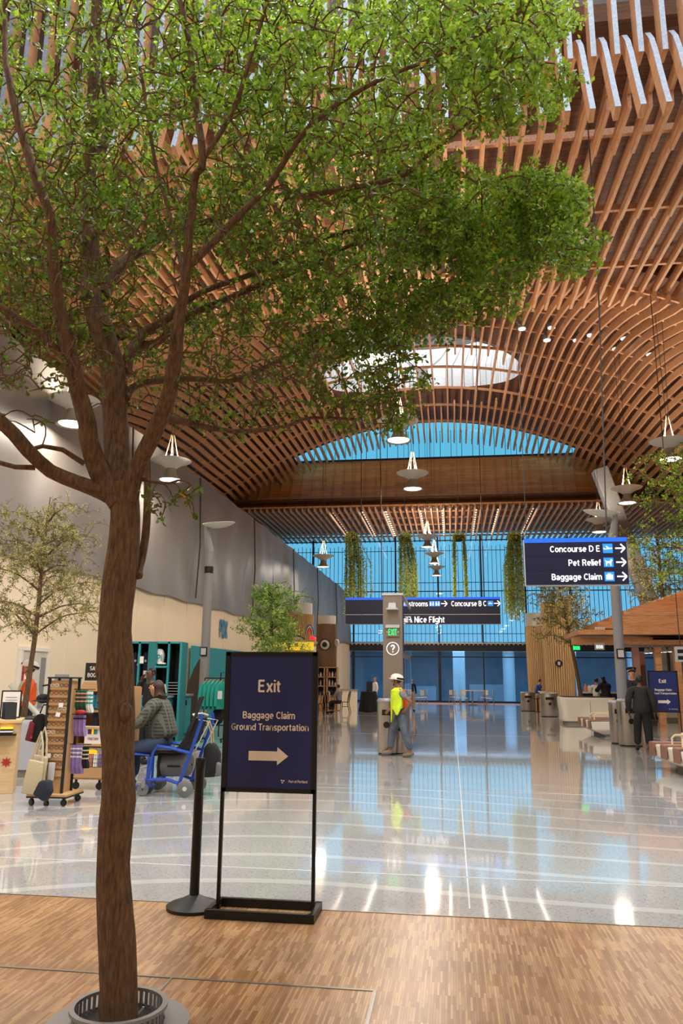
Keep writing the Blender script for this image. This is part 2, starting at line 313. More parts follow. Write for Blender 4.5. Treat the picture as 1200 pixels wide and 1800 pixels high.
# ------------------------------------------------------------------ grotesque sign lettering drawn with even strokes
def _arc(cx, cy, rx, ry, a0, a1, n_=10): return [(cx+rx*math.cos(R(a0+(a1-a0)*i/n_)), cy+ry*math.sin(R(a0+(a1-a0)*i/n_))) for i in range(n_+1)]
_b, _t, _x = 0.07, 0.93, 0.665
_o = lambda w_=.52: _arc(w_/2+.04, (_b+_x)/2, w_/2-.03, (_x-_b)/2, 0, 360, 20)
GL = {
 'E': (.60, [[(.52, _t), (_b, _t), (_b, _b), (.54, _b)], [(_b, .52), (.48, .52)]]),
 'F': (.56, [[(.50, _t), (_b, _t), (_b, 0)], [(_b, .50), (.45, .50)]]),
 'L': (.52, [[(_b, 1), (_b, _b), (.48, _b)]]), 'T': (.58, [[(.0, _t), (.58, _t)], [(.29, _t), (.29, 0)]]), 'I': (.14, [[(_b, 0), (_b, 1)]]),
 'H': (.66, [[(_b, 0), (_b, 1)], [(.59, 0), (.59, 1)], [(_b, .52), (.59, .52)]]), 'N': (.66, [[(_b, 0), (_b, .95), (.59, .05), (.59, 1)]]),
 'A': (.70, [[(.04, 0), (.35, .95), (.66, 0)], [(.15, .30), (.55, .30)]]), 'X': (.64, [[(.05, 0), (.59, 1)], [(.05, 1), (.59, 0)]]), 'K': (.64, [[(_b, 0), (_b, 1)], [(.58, 1), (.10, .42)], [(.26, .56), (.60, 0)]]),
 'D': (.68, [[(_b, _b), (_b, _t), (.28, _t)]+_arc(.28, .5, .33, .43, 90, -90)+[(_b, _b)]]),
 'P': (.60, [[(_b, 0), (_b, _t), (.33, _t)]+_arc(.33, .69, .20, .24, 90, -90)+[(_b, .45)]]),
 'R': (.64, [[(_b, 0), (_b, _t), (.34, _t)]+_arc(.34, .71, .20, .22, 90, -90)+[(_b, .49)], [(.36, .49), (.56, 0)]]),
 'B': (.62, [[(_b, _b), (_b, _t), (.33, _t)]+_arc(.33, .725, .18, .205, 90, -90)+[(_b, .52)], [(.33, .52)]+_arc(.34, .295, .21, .225, 90, -90)+[(_b, _b)]]),
 'C': (.68, [_arc(.36, .5, .29, .43, 42, 318, 20)]), 'G': (.72, [_arc(.36, .5, .29, .43, 45, 340, 20)+[(.63, .45), (.40, .45)]]), 'O': (.72, [_arc(.36, .5, .29, .43, 0, 360, 24)]),
 'S': (.60, [_arc(.30, .71, .22, .22, 20, 200, 10)+[(.12, .60), (.48, .40)]+_arc(.30, .28, .23, .21, 20, -160, 10)]),
 '5': (.56, [[(.48, _t), (.14, _t), (.11, .50)]+_arc(.27, .32, .22, .25, 120, -150, 14)]),
 'a': (.54, [_arc(.26, .46, .19, .205, 165, 0, 8)+[(.45, 0.02)], _arc(.245, .20, .175, .13, 75, 360, 14)[::-1]+[(.245, .335), (.45, .37)]][0:1]+[_arc(.25, .205, .18, .135, 0, 360, 16)]),
 'b': (.58, [[(_b, 0), (_b, 1)], _arc(.29, .367, .22, .297, 0, 360, 18)]), 'd': (.58, [[(.51, 0), (.51, 1)], _arc(.29, .367, .22, .297, 0, 360, 18)]),
 'p': (.58, [[(_b, -.26), (_b, .72)], _arc(.29, .367, .22, .297, 0, 360, 18)]), 'g': (.58, [[(.51, .72), (.51, -.05)]+_arc(.29, -.03, .22, .17, -5, -160, 8), _arc(.29, .39, .22, .275, 0, 360, 18)]),
 'o': (.58, [_arc(.29, .367, .22, .297, 0, 360, 20)]), 'c': (.54, [_arc(.29, .367, .22, .297, 45, 315, 16)]), 'e': (.58, [[(.10, .37), (.50, .37)]+_arc(.29, .367, .22, .297, 0, 310, 16)]),
 'f': (.34, [[(.15, 0), (.15, .80)]+_arc(.27, .80, .12, .13, 180, 95, 5), [(.0, _x), (.32, _x)]]), 't': (.36, [[(.15, .90), (.15, .18)]+_arc(.26, .17, .11, .10, 180, 275, 5), [(.0, _x), (.33, _x)]]),
 'h': (.56, [[(_b, 0), (_b, 1)], _arc(.28, .45, .21, .215, 175, 0, 10)+[(.49, 0)]]), 'n': (.56, [[(_b, 0), (_b, .72)], _arc(.28, .45, .21, .215, 175, 0, 10)+[(.49, 0)]]),
 'm': (.88, [[(_b, 0), (_b, .72)], _arc(.255, .47, .185, .195, 175, 0, 8)+[(.44, 0)], _arc(.625, .47, .185, .195, 175, 0, 8)+[(.81, 0)]]),
 'r': (.36, [[(_b, 0), (_b, .72)], _arc(.29, .44, .22, .225, 175, 80, 6)]), 'u': (.56, [[(.49, .72), (.49, 0)], [(_b, .72)]+_arc(.28, .28, .21, .215, 180, 355, 10)]),
 's': (.50, [_arc(.25, .51, .175, .155, 25, 215, 8)+[(.38, .30)][0:0]+_arc(.25, .215, .185, .15, 35, -155, 8)]), 'i': (.14, [[(_b, 0), (_b, .72)], [(_b, .86), (_b, 1)]]), 'l': (.14, [[(_b, 0), (_b, 1)]]),
 'v': (.54, [[(.04, .72), (.27, .03), (.50, .72)]]), 'x': (.56, [[(.06, 0), (.50, .72)], [(.06, .72), (.50, 0)]]),
 '?': (.54, [_arc(.27, .72, .20, .21, 175, -45, 12)+[(.27, .42), (.27, .28)], [(.27, 0), (.27, .13)]]), ' ': (.24, [])}
def text(name, s, size, m, parent, loc, rot=(R(90), 0, 0), align='CENTER', bold=0.0, ext=0.002, sx=1.0, label=None, weight=0.165):
    cap = size*0.70; gap = 0.085; x = 0; mb_ = MB(); hw = weight/2; V = []; F = []
    for ch in s:
        wd, strokes = GL[ch]
        for st in strokes:
            for i in range(len(st)-1):
                a, b_ = Vector(st[i]), Vector(st[i+1]); d = b_-a
                if d.length < 1e-6: continue
                d.normalize(); nn = Vector((-d.y, d.x))*hw
                k = len(V); V += [(x+a.x+nn.x, a.y+nn.y), (x+a.x-nn.x, a.y-nn.y), (x+b_.x-nn.x, b_.y-nn.y), (x+b_.x+nn.x, b_.y+nn.y)]; F.append((k, k+1, k+2, k+3))
            for q in st[1:-1]:
                k = len(V); V += [(x+q[0]+hw*math.cos(2*PI*j/8), q[1]+hw*math.sin(2*PI*j/8)) for j in range(8)]; F.append(tuple(range(k, k+8)))
        x += wd+gap
    W_ = (x-gap)*cap; off = {'CENTER': -W_/2, 'RIGHT': -W_, 'LEFT': 0}[align]
    me = bpy.data.meshes.new(name); zz = [0.0]*len(V)
    for fi, f_ in enumerate(F):
        for q in f_: zz[q] = 0.00007*(fi % 11)
    me.from_pydata([(a*cap+off, (b_-0.5)*cap, z_) for (a, b_), z_ in zip(V, zz)], [], F); me.update(); me.materials.append(MATS[m])
    o = bpy.data.objects.new(name, me); COL.objects.link(o); o.parent = parent; o.location = loc; o.rotation_euler = rot; o.scale = (sx, 1, 1)
    if label: o['label'] = label
    return o
# ================================================================== SETTING
def struct(mb_, name, m, parent=None, **k):
    o = mb_.build(name, m, parent, **k)
    if parent is None: o['kind'] = 'structure'
    return o
YF = 60.0
WOODY = 5.79
struct(MB().box(4, (WOODY+80)/2, -0.1, 60, 80-WOODY, 0.2), 'floor', 'terrazzo')
struct(MB().box(4, (WOODY-12)/2, -0.1, 60, WOODY+12, 0.2), 'floor', 'parquet')
# metal strips let into the wood and the joint lines of the terrazzo
s1 = MB(); s1.box(-2.72, 4.42, 0.001, 4.6, 0.02, 0.006); struct(s1, 'trim_1', 'wood_strip')
s1 = MB(); s1.box(-1.53, 3.6, 0.001, 0.014, 1.63, 0.006); struct(s1, 'trim_2', 'wood_strip')
s1 = MB(); s1.box(-0.43, 3.6, 0.001, 0.02, 1.63, 0.006); struct(s1, 'trim_3', 'wood_strip')
s1 = MB(); s1.box(4, WOODY, 0.001, 60, 0.012, 0.006); struct(s1, 'trim_4', 'wood_strip')
s1 = MB()
for X in (-5.6, 0.09, 5.8): s1.box(X, 36, 0.0005, 0.012, 60, 0.002)
for Y in (12, 24, 36, 48, 60): s1.box(4, Y, 0.0005, 50, 0.012, 0.002)
s1.box(4, 6.9, 0.0005, 50, 0.02, 0.002); struct(s1, 'trim_5', 'light_grey')
struct(MB().box(-7.6, 21.4, 0.004, 4.6, 5.6, 0.008), 'floor', 'carpet_teal')

# ---- ceiling: curved deck, boards, ribs
AY = [10, 23.2, 26.3, 29.4, 32.5, 35.6, 38.7, 41.8, 44.9, 48, 51, 56]
AV = [14.5, 14.8, 15.84, 16.72, 17.35, 17.67, 17.9, 17.95, 18.05, 18.1, 17.9, 17.8]
def ZB(x, y):                       # underside of the ribs in the domed bay
    return max(12.5, float(np.interp(y, AY, AV)) - 0.0245*(x+1.0)**2 - 0.25)
def Z1(y): return float(np.interp(y, [10, 15, 18.2, 21.4, 24, 26], [12.35, 12.72, 12.98, 13.2, 13.32, 13.32]))
FZ = [(12.55, 48.7), (13.0, 49.6), (13.8, 50.6), (14.8, 51.3), (15.8, 51.7), (16.65, 51.85)]   # profile of the boarded fascia
def FY(z): return float(np.interp(z, [q[0] for q in FZ], [q[1] for q in FZ]))
SKX, SKY, SKA, SKB = -1.35, 40.0, 5.4, 4.0
def deckgrid(x0, x1, y0, y1, st, zf, hole=False):
    nx = int((x1-x0)/st)+1; ny = int((y1-y0)/st)+1; V = []; I = []
    for j in range(ny):
        for i in range(nx):
            x, y = x0+i*st, y0+j*st; r_ = 9.0
            if hole:
                dx, dy = (x-SKX)/SKA, (y-SKY)/SKB; r_ = math.hypot(dx, dy)
                if 0.80 < r_ < 1.0: x, y = SKX+dx/r_*SKA, SKY+dy/r_*SKB
            V.append((x, y, zf(x, y))); I.append(r_)
    F = []
    for j in range(ny-1):
        for i in range(nx-1):
            q = (j*nx+i, j*nx+i+1, (j+1)*nx+i+1, (j+1)*nx+i)
            if min(I[k] for k in q) <= 0.80 or all(I[k] < 1.0 for k in q): continue
            F.append(q)
    return MB().add(V, F)
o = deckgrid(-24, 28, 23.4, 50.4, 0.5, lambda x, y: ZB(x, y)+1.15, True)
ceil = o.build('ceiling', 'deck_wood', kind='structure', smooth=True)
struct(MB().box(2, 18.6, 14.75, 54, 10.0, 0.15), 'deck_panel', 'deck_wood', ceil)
vz = []; xs = np.arange(-24, 28.1, 1.0)
V = [(x, 23.45, 14.75 if ZB(x, 23.4)+1.1 < 14.75 else ZB(x, 23.4)+1.15) for x in xs]+[(x, 23.45, min(14.75, ZB(x, 23.4)+1.1)) for x in xs]; k = len(xs)
MB().add(V, [(i, i+1, k+i+1, k+i) for i in range(k-1)]).build('deck_panel', 'deck_wood', ceil)
MB().box(2, 13.7, 16.4, 54, 0.12, 3.3).build('skylight_wall', 'white_board', ceil)
MB().box(2, 13.62, 14.7, 54, 0.25, 0.42).build('skylight_kerb', 'deck_wood', ceil)
MB().box(2, 0.9, 18.1, 54, 26, 0.15).build('deck_panel', 'white_board', ceil)
# ribs
def rib(mb_, x, pts, w=0.085, h=0.34):
    vs = []; n_ = len(pts)
    for i, (y, z) in enumerate(pts):
        a = pts[max(0, i-1)]; b_ = pts[min(n_-1, i+1)]; d = Vector((0, b_[0]-a[0], b_[1]-a[1])).normalized(); nn = Vector((0, -d.z, d.y))
        for (dx, k_) in ((-w/2, 0), (w/2, 0), (w/2, h), (-w/2, h)): vs.append((x+dx, y+nn.y*k_, z+nn.z*k_))
    fs = [(0, 1, 2, 3), tuple((n_-1)*4+k_ for k_ in (3, 2, 1, 0))]
    for i in range(n_-1):
        for k_ in range(4): fs.append((i*4+k_, i*4+(k_+1) % 4, (i+1)*4+(k_+1) % 4, (i+1)*4+k_))
    mb_.add(vs, fs)
SP = 0.4
m1, m2, m3, m4, m5, m6 = MB(), MB(), MB(), MB(), MB(), MB()
for k in range(-58, 70):
    x = k*SP+0.1
    if x > 26: break
    rib(m1, x, [(y, Z1(y)-0.02) for y in (13.7, 14.6, 15.25)], w=0.075, h=0.30)
    rib(m1, x+0.004, [(y, Z1(y)+0.10) for y in (15.2, 16.5, 18.35)], w=0.085, h=0.30)
    rib(m1, x, [(y, Z1(y)+0.16) for y in (18.3, 20, 22, 23.9)], w=0.085, h=0.30)
    hook = [(15.2, 13.0), (14.2, 13.1), (13.3, 13.2), (12.8, 13.2), (12.45, 13.1), (12.2, 12.9), (12.0, 12.6), (11.85, 12.2), (11.7, 11.7), (11.52, 11.15), (11.4, 10.8)]
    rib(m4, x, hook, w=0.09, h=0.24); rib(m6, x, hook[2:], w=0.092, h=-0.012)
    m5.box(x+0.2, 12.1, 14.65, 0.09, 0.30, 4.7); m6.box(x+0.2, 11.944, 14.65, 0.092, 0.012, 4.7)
    ys = [23.0]+list(np.arange(24, 51.0, 1.0))+[51.25]
    seg = []
    for y in ys:
        r_ = math.hypot((x-SKX)/SKA, (y-SKY)/SKB)
        if k % 2 and r_ < 1.04:
            if len(seg) > 1: rib(m2, x, seg)
            seg = []
        elif y > 46 and y > FY(max(12.6, ZB(x, y)))-0.05: break
        else: seg.append((y, ZB(x, y)))
    if len(seg) > 1: rib(m2, x, seg, w=0.09, h=0.3)
    rib(m3, x, [(48.4, 12.37), (54, 12.4), (61.0, 12.42)], w=0.085, h=0.22)
for mm in (m1, m2, m3, m5): mm.build('rib', 'rib_wood', ceil)
m4.build('rib', 'rib_wood', ceil, smooth=True)
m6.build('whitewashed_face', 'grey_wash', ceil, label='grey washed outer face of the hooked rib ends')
pu = MB()
for y in (15.0, 18.2, 21.4): pu.box(2, y, Z1(y)+0.37, 54, 0.1, 0.16)
for y in np.arange(23.2, 50.5, 3.1):
    px_ = [(x, y, ZB(x, y)+0.31) for x in np.arange(-24, 26.1, 0.8)]
    vs = []; 
    for (x, yy, z) in px_:
        for dy, dz in ((-.05, -.06), (.05, -.06), (.05, .06), (-.05, .06)): vs.append((x, yy+dy, z+dz))
    fs = [(i*4+a, i*4+(a+1) % 4, i*4+4+(a+1) % 4, i*4+4+a) for i in range(len(px_)-1) for a in range(4)]
    pu.add(vs, fs)
for y in (48.6, 50.6, 52.6, 55, 57.5, 59.6): pu.box(2, y, 12.68, 54, 0.1, 0.1)
pu.build('purlin', 'rib_wood', ceil)
# far low bay: deck, boarded fascia, lunette glazing
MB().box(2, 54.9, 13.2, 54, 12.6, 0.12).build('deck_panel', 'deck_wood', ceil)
V = []
for z, y in FZ: V += [(-24, y, z), (28, y, z)]
MB().add(V, [(2*i, 2*i+1, 2*i+3, 2*i+2) for i in range(len(FZ)-1)]).build('fascia_board', 'fascia_wood', ceil, smooth=True)
fb = MB()
for k in range(-24, 25):
    x = -1.2+k*0.74
    for (z0, y0), (z1, y1) in zip(FZ, FZ[1:]): fb.bar((x, y0-0.04, z0), (x, y1-0.04, z1), 0.045, 0.08)
fb.build('fascia_batten', 'fascia_wood', ceil)
MB().box(2, 51.85, 16.72, 54, 0.25, 0.12).build('sill', 'dark_frame', ceil)
w3 = T('window_3', None, None, (-1.2, 51.8, 16.7)); w3['kind'] = 'structure'
mm = MB()
for k in range(-13, 14): mm.box(k*0.74, 0, 1.0, 0.035, 0.05, 2.0)
mm.build('mullion', 'dark_frame', w3); MB().box(0, 0.04, 1.0, 20, 0.012, 2.0).build('pane', 'clear_glass', w3)
xs = [x for x in np.arange(-24, 28.1, 0.5)]
V = []
for x in xs:
    z = min(ZB(x, 50.4)+1.15, 16.66); V += [(x, 50.38, z), (x, FY(z)+0.02, z)]
MB().add(V, [(2*i, 2*i+1, 2*i+3, 2*i+2) for i in range(len(xs)-1) if V[2*i][2] < 16.6 or V[2*i+2][2] < 16.6]).build('deck_panel', 'deck_wood', ceil)
# skylight well over the far bay
def ell(z, k_, n_=64, a=1.0): return [(SKX+SKA*a*math.cos(2*PI*i/n_), SKY+SKB*a*math.sin(2*PI*i/n_), z(i, n_)) for i in range(n_)]
def zr(off): return lambda i, n_: ZB(SKX+SKA*math.cos(2*PI*i/n_), SKY+SKB*math.sin(2*PI*i/n_))+off
for nm, (z0, z1, a0, a1) in {'well_wall': (1.0, 2.3, 1, 1), 'well_hood': (2.3, 6.2, 1.0, 1.12)}.items():
    V = ell(zr(z0), 0, a=a0)+ell(zr(z1), 0, a=a1); MB().add(V, [(i, (i+1) % 64, 64+(i+1) % 64, 64+i) for i in range(64)]).build(nm, 'white_board', ceil, smooth=True)
MB().box(SKX, SKY, 25.2, 14, 11, 0.1).build('well_cap', 'white_board', ceil)

# ---- left side: cream hoarding with grey sheeting hung above it
WL = [(-10.6, -4), (-9.95, 18.0), (-9.45, 28), (-9.0, 36), (-8.3, 55), (-7.75, YF)]
def wallmesh(pts, z0, z1, off=0.0, th=0.12):
    mb_ = MB()
    for (x0, y0), (x1, y1) in zip(pts, pts[1:]):
        n_ = max(1, int((y1-y0)/0.8))
        for i in range(n_):
            a, b_ = i/n_, (i+1)/n_
            xa, ya, xb, yb = x0+(x1-x0)*a+off, y0+(y1-y0)*a, x0+(x1-x0)*b_+off, y0+(y1-y0)*b_
            mb_.add([(xa, ya, z0), (xb, yb, z0), (xb, yb, z1), (xa, ya, z1), (xa-th, ya, z0), (xb-th, yb, z0), (xb-th, yb, z1), (xa-th, ya, z1)], [(0, 1, 2, 3), (3, 2, 6, 7), (4, 7, 6, 5), (0, 4, 5, 1)])
    return mb_
wl = wallmesh(WL, 0, 4.47).build('wall_left', 'hoarding', kind='structure')
sm_ = MB()
for (x0, y0), (x1, y1) in zip(WL, WL[1:]):
    n_ = int((y1-y0)/2.44)
    for i in range(n_+1):
        t_ = (i+0.5)/(n_+1); sm_.box(x0+(x1-x0)*t_+0.008, y0+(y1-y0)*t_, 2.22, 0.012, 0.02, 4.4)
sm_.build('panel_joint', 'print_cream', wl)
sh = T('dust_sheet', 'long grey plastic sheeting hung above the cream wall along the left side', 'sheeting', (-9.4, 30, 4.47))
def wx(y): return float(np.interp(y, [q[1] for q in WL], [q[0] for q in WL]))
def wtop(y): return float(np.interp(y, [-4, 18, 28, 36, 56, YF], [9.6, 9.25, 9.05, 8.85, 8.4, 7.75]))
V = []; nz_ = 12; ysamp = np.arange(-3.5, YF-0.2, 0.2)
for i, y in enumerate(ysamp):
    for j in range(nz_+1):
        f = j/nz_; env = (1-abs(2*f-1)**4)
        wob = 0.035*math.sin(y*3.1+math.sin(f*5+y*0.4)*1.2)*env+0.05*math.sin(y*0.9+f*2.4)*env
        V.append((wx(y)+0.12+wob+9.4, y-30, (wtop(y)-4.47)*f+0.03*math.sin(y*2.3)*(j in (0, nz_))-(0.16 if j == 0 else 0)))
n2 = nz_+1
F = [(i*n2+j, (i+1)*n2+j, (i+1)*n2+j+1, i*n2+j+1) for i in range(len(ysamp)-1) for j in range(nz_)]
MB().add(V, F).build('sheet', 'sheeting', sh, smooth=True)
for y in (21.5, 27.2, 34.0, 41.5, 48, 54.5):
    MB().tube([(wx(y)+9.4+0.24, y-30, 0), (wx(y)+9.4+0.28, y-30+0.1, 2), (wx(y)+9.4+0.2, y-30, wtop(y)-4.5)], 0.03, 5).build('strap', 'rope_dark', sh)
struct(MB().box(-24.1, 28, 8, 0.2, 80, 16), 'wall_left', 'galv')
struct(MB().box(28.1, 28, 8, 0.2, 80, 16), 'wall_right', 'hoarding')
struct(MB().box(2, -12.1, 9.5, 54, 0.2, 19), 'wall_back', 'hoarding')
# ---- far glazed wall
MX = [-17.4+3.3*k for k in range(13)]
w1 = T('window_1', None, None, (2, YF, 4.4)); w1['kind'] = 'structure'
mm = MB()
for x in MX: mm.box(x-2, 0, 4.2, 0.12, 0.22, 8.4)
mm.build('mullion', 'dark_frame', w1)
mm = MB()
for z in (12.35, 8.36): mm.box(0, 0, z-4.4, 52, 0.1, 0.07)
mm.build('transom', 'dark_frame', w1)
MB().box(0, 0.1, 4.2, 52, 0.02, 8.4).build('pane', 'clear_glass', w1)
mm = MB()
for k in range(-78, 79):
    x = k*0.33; top = 7.75-(0.1 if k % 3 else 0); mm.box(x, 0.9, top/2, 0.035, 0.05, top)
for z in (0.76, 4.75, 7.3): mm.box(0, 0.95, z, 52, 0.05, 0.045)
mm.build('sunshade_bar', 'dark_frame', w1)
struct(MB().box(2, YF-0.05, 4.06, 52, 0.5, 0.55), 'trim_6', 'dark_frame')
mm = MB()
for k in range(-78, 79): mm.box(2+k*0.33, YF-0.36, 4.34, 0.09, 0.1, 0.22)
struct(mm, 'trim_7', 'light_grey')
w2 = T('window_2', None, None, (2, YF, 0)); w2['kind'] = 'structure'
mm = MB()
for i, x in enumerate(MX): mm.box(x-2, 0, 1.88, 0.2 if i % 2 else 0.09, 0.2, 3.76)
mm.box(0, 0, 3.35, 52, 0.1, 0.08); mm.box(0, 0, 0.06, 52, 0.12, 0.12)
mm.build('frame', 'dark_frame', w2)
MB().box(0, 0.06, 1.9, 52, 0.02, 3.7).build('pane', 'tinted_glass', w2)
# dark covered frontage outside the lower glazing
struct(MB().box(2, 76, 2.2, 70, 0.3, 4.4), 'wall_outside', 'interior_dark')

# linear downlights in the far soffit
def downlight(px, label):
    p = at(px, 935, 57.5)
    t_ = T('linear_downlight', label, 'light', (p.x, 54.5, 12.62), 0, 'linear downlights between the ribs of the far soffit')
    MB().box(0, 0, 0.03, 0.2, 9.0, 0.06).build('housing', 'black_metal', t_)
    me_ = None
    for i in range(12):
        if me_ is None: o = MB().box(0, 0, 0, 0.15, 0.28, 0.04).build('lamp_cell', 'cell_on', t_); me_ = o.data
        else: o = bpy.data.objects.new('lamp_cell', me_); COL.objects.link(o); o.parent = t_
        o.location = (0, -4.3+i*0.78, -0.015)
    l = bpy.data.lights.new('strip_glow', 'AREA'); l.shape = 'RECTANGLE'; l.size = 0.2; l.size_y = 9; l.energy = 25; l.color = WARM
    o = bpy.data.objects.new('strip_glow', l); COL.objects.link(o); o.parent = t_; o.location = (0, 0, -0.05)
for i, (px, lb) in enumerate([(612, 'leftmost'), (657, 'second from left'), (692, 'third from left'), (745, 'fourth from left'), (780, 'fourth from right'), (831, 'third from right'), (866, 'second from right'), (918, 'rightmost')]):
    downlight(px, 'dashed strip of downlights in the far soffit, %s of eight' % lb)
# grey roof lights between ribs at right
for i, (x, y) in enumerate([(14.6, 34), (15.0, 40), (15.4, 47), (14.2, 52)]):
    MB().box(x, y, 12.95, 0.9, 3.2, 0.05).build('roof_light', 'light_grey', ceil)

for i, x in enumerate((-9.5, -4.6, 0.6, 4.8, 9.6, 15)): struct(MB().lathe([(0.5, 0), (0.5, 4.3)], 20, (x, 66+2*(i % 2), 0)), 'trim_%d' % (8+i), 'white_paint')
struct(MB().box(2, 68.2, 4.45, 70, 15.6, 0.12), 'trim_14', 'white_paint')
for i, (x, w_, h) in enumerate(((-2.5, 2.2, 1.1), (3.0, 3.0, 1.3), (8.0, 2.0, 1.0))): struct(MB().box(x, 70, h/2, w_, 0.6, h), 'trim_%d' % (15+i), 'light_grey')
# added fill lamp under the outer roof, brightens the covered walk
area('outside_fill', (2, 64, 4.3), 40, 3600, (0.58, 0.76, 1.0), sy=5)
# ================================================================== PENDANTS, SPOTS, LAMP POSTS, CABLES
def dome_z(x, y):
    if math.hypot((x-SKX)/SKA, (y-SKY)/SKB) < 1: return 25.15
    return (ZB(x, y)+1.2) if 23.4 < y < 50 else (14.75 if y <= 23.4 else 13.2)
def pendant(loc, label, power, top):
    t_ = T('pendant_light', label, 'lamp', loc, 0, 'dish topped pendant lamps hanging on cables')
    MB().lathe([(0.15, 0.22), (0.24, 0.30), (0.42, 0.40), (0.60, 0.47), (0.63, 0.49), (0.60, 0.50), (0.40, 0.43), (0.22, 0.34)], 32).build('upper_dish', 'shade_white', t_)
    MB().lathe([(0.17, 0.30), (0.15, 0.20), (0.17, 0.08), (0.24, -0.06), (0.38, -0.16), (0.40, -0.17), (0.36, -0.15), (0.22, -0.04), (0.14, 0.1)], 32).build('lamp_shade', 'shade_metal', t_)
    MB().lathe([(0.001, -0.115), (0.30, -0.115), (0.33, -0.14), (0.001, -0.145)], 24).build('diffuser', 'lamp_on', t_)
    f = MB()
    for k in range(26):
        a = 2*PI*k/26; f.box(0.20*math.cos(a), 0.20*math.sin(a), 0.50, 0.012, 0.012, 0.16)
    f.build('prong', 'fringe', t_)
    for k in range(4):
        a = 2*PI*k/4+0.5; MB().tube([(0.24*math.cos(a), 0.24*math.sin(a), 0.40), (0.05*math.cos(a), 0.05*math.sin(a), 1.35)], 0.013, 5).build('cord', 'cord', t_)
    for sg in (-1, 1): MB().tube([(0.04*sg, 0, 1.33), (0.12*sg, 0, top-loc[2])], 0.009, 4).build('cable', 'rope_dark', t_)
    l = bpy.data.lights.new('lamp_glow', 'AREA'); l.shape = 'DISK'; l.size = 0.6; l.energy = power; l.color = WARM
    o = bpy.data.objects.new('lamp_glow', l); COL.objects.link(o); o.parent = t_; o.location = (0, 0, -0.20)
    l = bpy.data.lights.new('lamp_uplight', 'AREA'); l.shape = 'DISK'; l.size = 0.5; l.energy = power*0.8; l.color = WARM
    o = bpy.data.objects.new('lamp_uplight', l); COL.objects.link(o); o.parent = t_; o.location = (0, 0, 0.62); o.rotation_euler = (PI, 0, 0)
PW = 262
for px, py, z, label in [
    (655, 622, 8.9, 'glowing pendant lamp partly behind the leaves, nearest of the middle row'),
    (700, 766, 9.0, 'dish topped pendant lamp just above the left part of the arched window'),
    (725, 853, 9.0, 'dish topped pendant lamp hanging in front of the boarded wooden fascia'),
    (751, 957, 9.0, 'small pendant lamp in the middle row, right under the far soffit'),
    (763, 986, 9.0, 'small pendant lamp in the middle row, middle of the stack of three'),
    (767, 1008, 9.0, 'small pendant lamp in the middle row, lowest and farthest of three'),
    (1178, 800, 8.9, 'large pendant lamp at the right edge of the view under the ribs'),
    (1102, 878, 8.9, 'pendant lamp on the right, above the grey dish lamp post'),
    (1053, 930, 8.9, 'pendant lamp right behind the top of the Concourse D E sign'),
    (128, 736, 7.9, 'bright pendant lamp against the grey sheeting, left of the big trunk'),
    (300, 836, 7.9, 'pendant lamp against the grey sheeting, right of the big trunk'),
    (568, 992, 7.9, 'small pendant lamp near the far end of the grey sheeting')]:
    d = ray(px, py); p = CAM+d*((z-CAM.z)/d.z)
    pendant((p.x, p.y, z), label, PW*(0.45 if z < 8 else 1.0), dome_z(p.x, p.y))
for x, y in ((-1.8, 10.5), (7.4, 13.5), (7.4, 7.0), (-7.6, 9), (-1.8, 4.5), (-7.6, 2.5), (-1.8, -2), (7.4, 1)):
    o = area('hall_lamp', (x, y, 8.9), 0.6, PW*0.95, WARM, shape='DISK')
# spot cans under the dome
for i, (px, py, Y, lb) in enumerate([(917, 577, 31, 'leftmost, beside the oval skylight'), (969, 575, 31, 'upper one of the left pair'), (961, 597, 32.3, 'lower one of the left pair'), (1013, 597, 32.3, 'alone right of the left pair'),
        (1038, 588, 31, 'fourth counted from the right'), (1082, 612, 32.3, 'lower one of the right pair'), (1097, 594, 31, 'upper one of the right pair'), (1142, 622, 32.3, 'rightmost of the eight')]):
    p = at(px, py, Y)
    t_ = T('spotlight', 'small grey can spotlight under the ribs, '+lb, 'spotlight', p, 0, 'can spotlights under the dome')
    MB().lathe([(0.01, 0.42), (0.09, 0.42), (0.12, 0.32), (0.13, 0.2), (0.17, 0.16), (0.18, 0.0), (0.15, -0.02)], 16).build('housing', 'galv', t_)
    MB().lathe([(0.001, -0.01), (0.15, -0.01), (0.15, -0.05), (0.001, -0.06)], 16).build('lens', 'lamp_spot', t_)
    MB().tube([(0, 0, 0.4), (0, 0, max(0.6, ZB(p.x, p.y)+1.2-p.z))], 0.012, 5).build('stem', 'rope_dark', t_)
p = at(1126, 168, 14.9); t_ = T('spotlight', 'bright round spotlight among the ribs at upper right', 'spotlight', p)
MB().lathe([(0.01, 0.3), (0.08, 0.3), (0.11, 0.12), (0.13, 0.0)], 16).build('housing', 'galv', t_); MB().lathe([(0.001, -0.01), (0.12, -0.01), (0.10, -0.05), (0.001, -0.06)], 16).build('lens', 'lamp_on', t_)
MB().tube([(0, 0, 0.28), (0, 0, 14.75-p.z)], 0.012, 5).build('stem', 'rope_dark', t_)
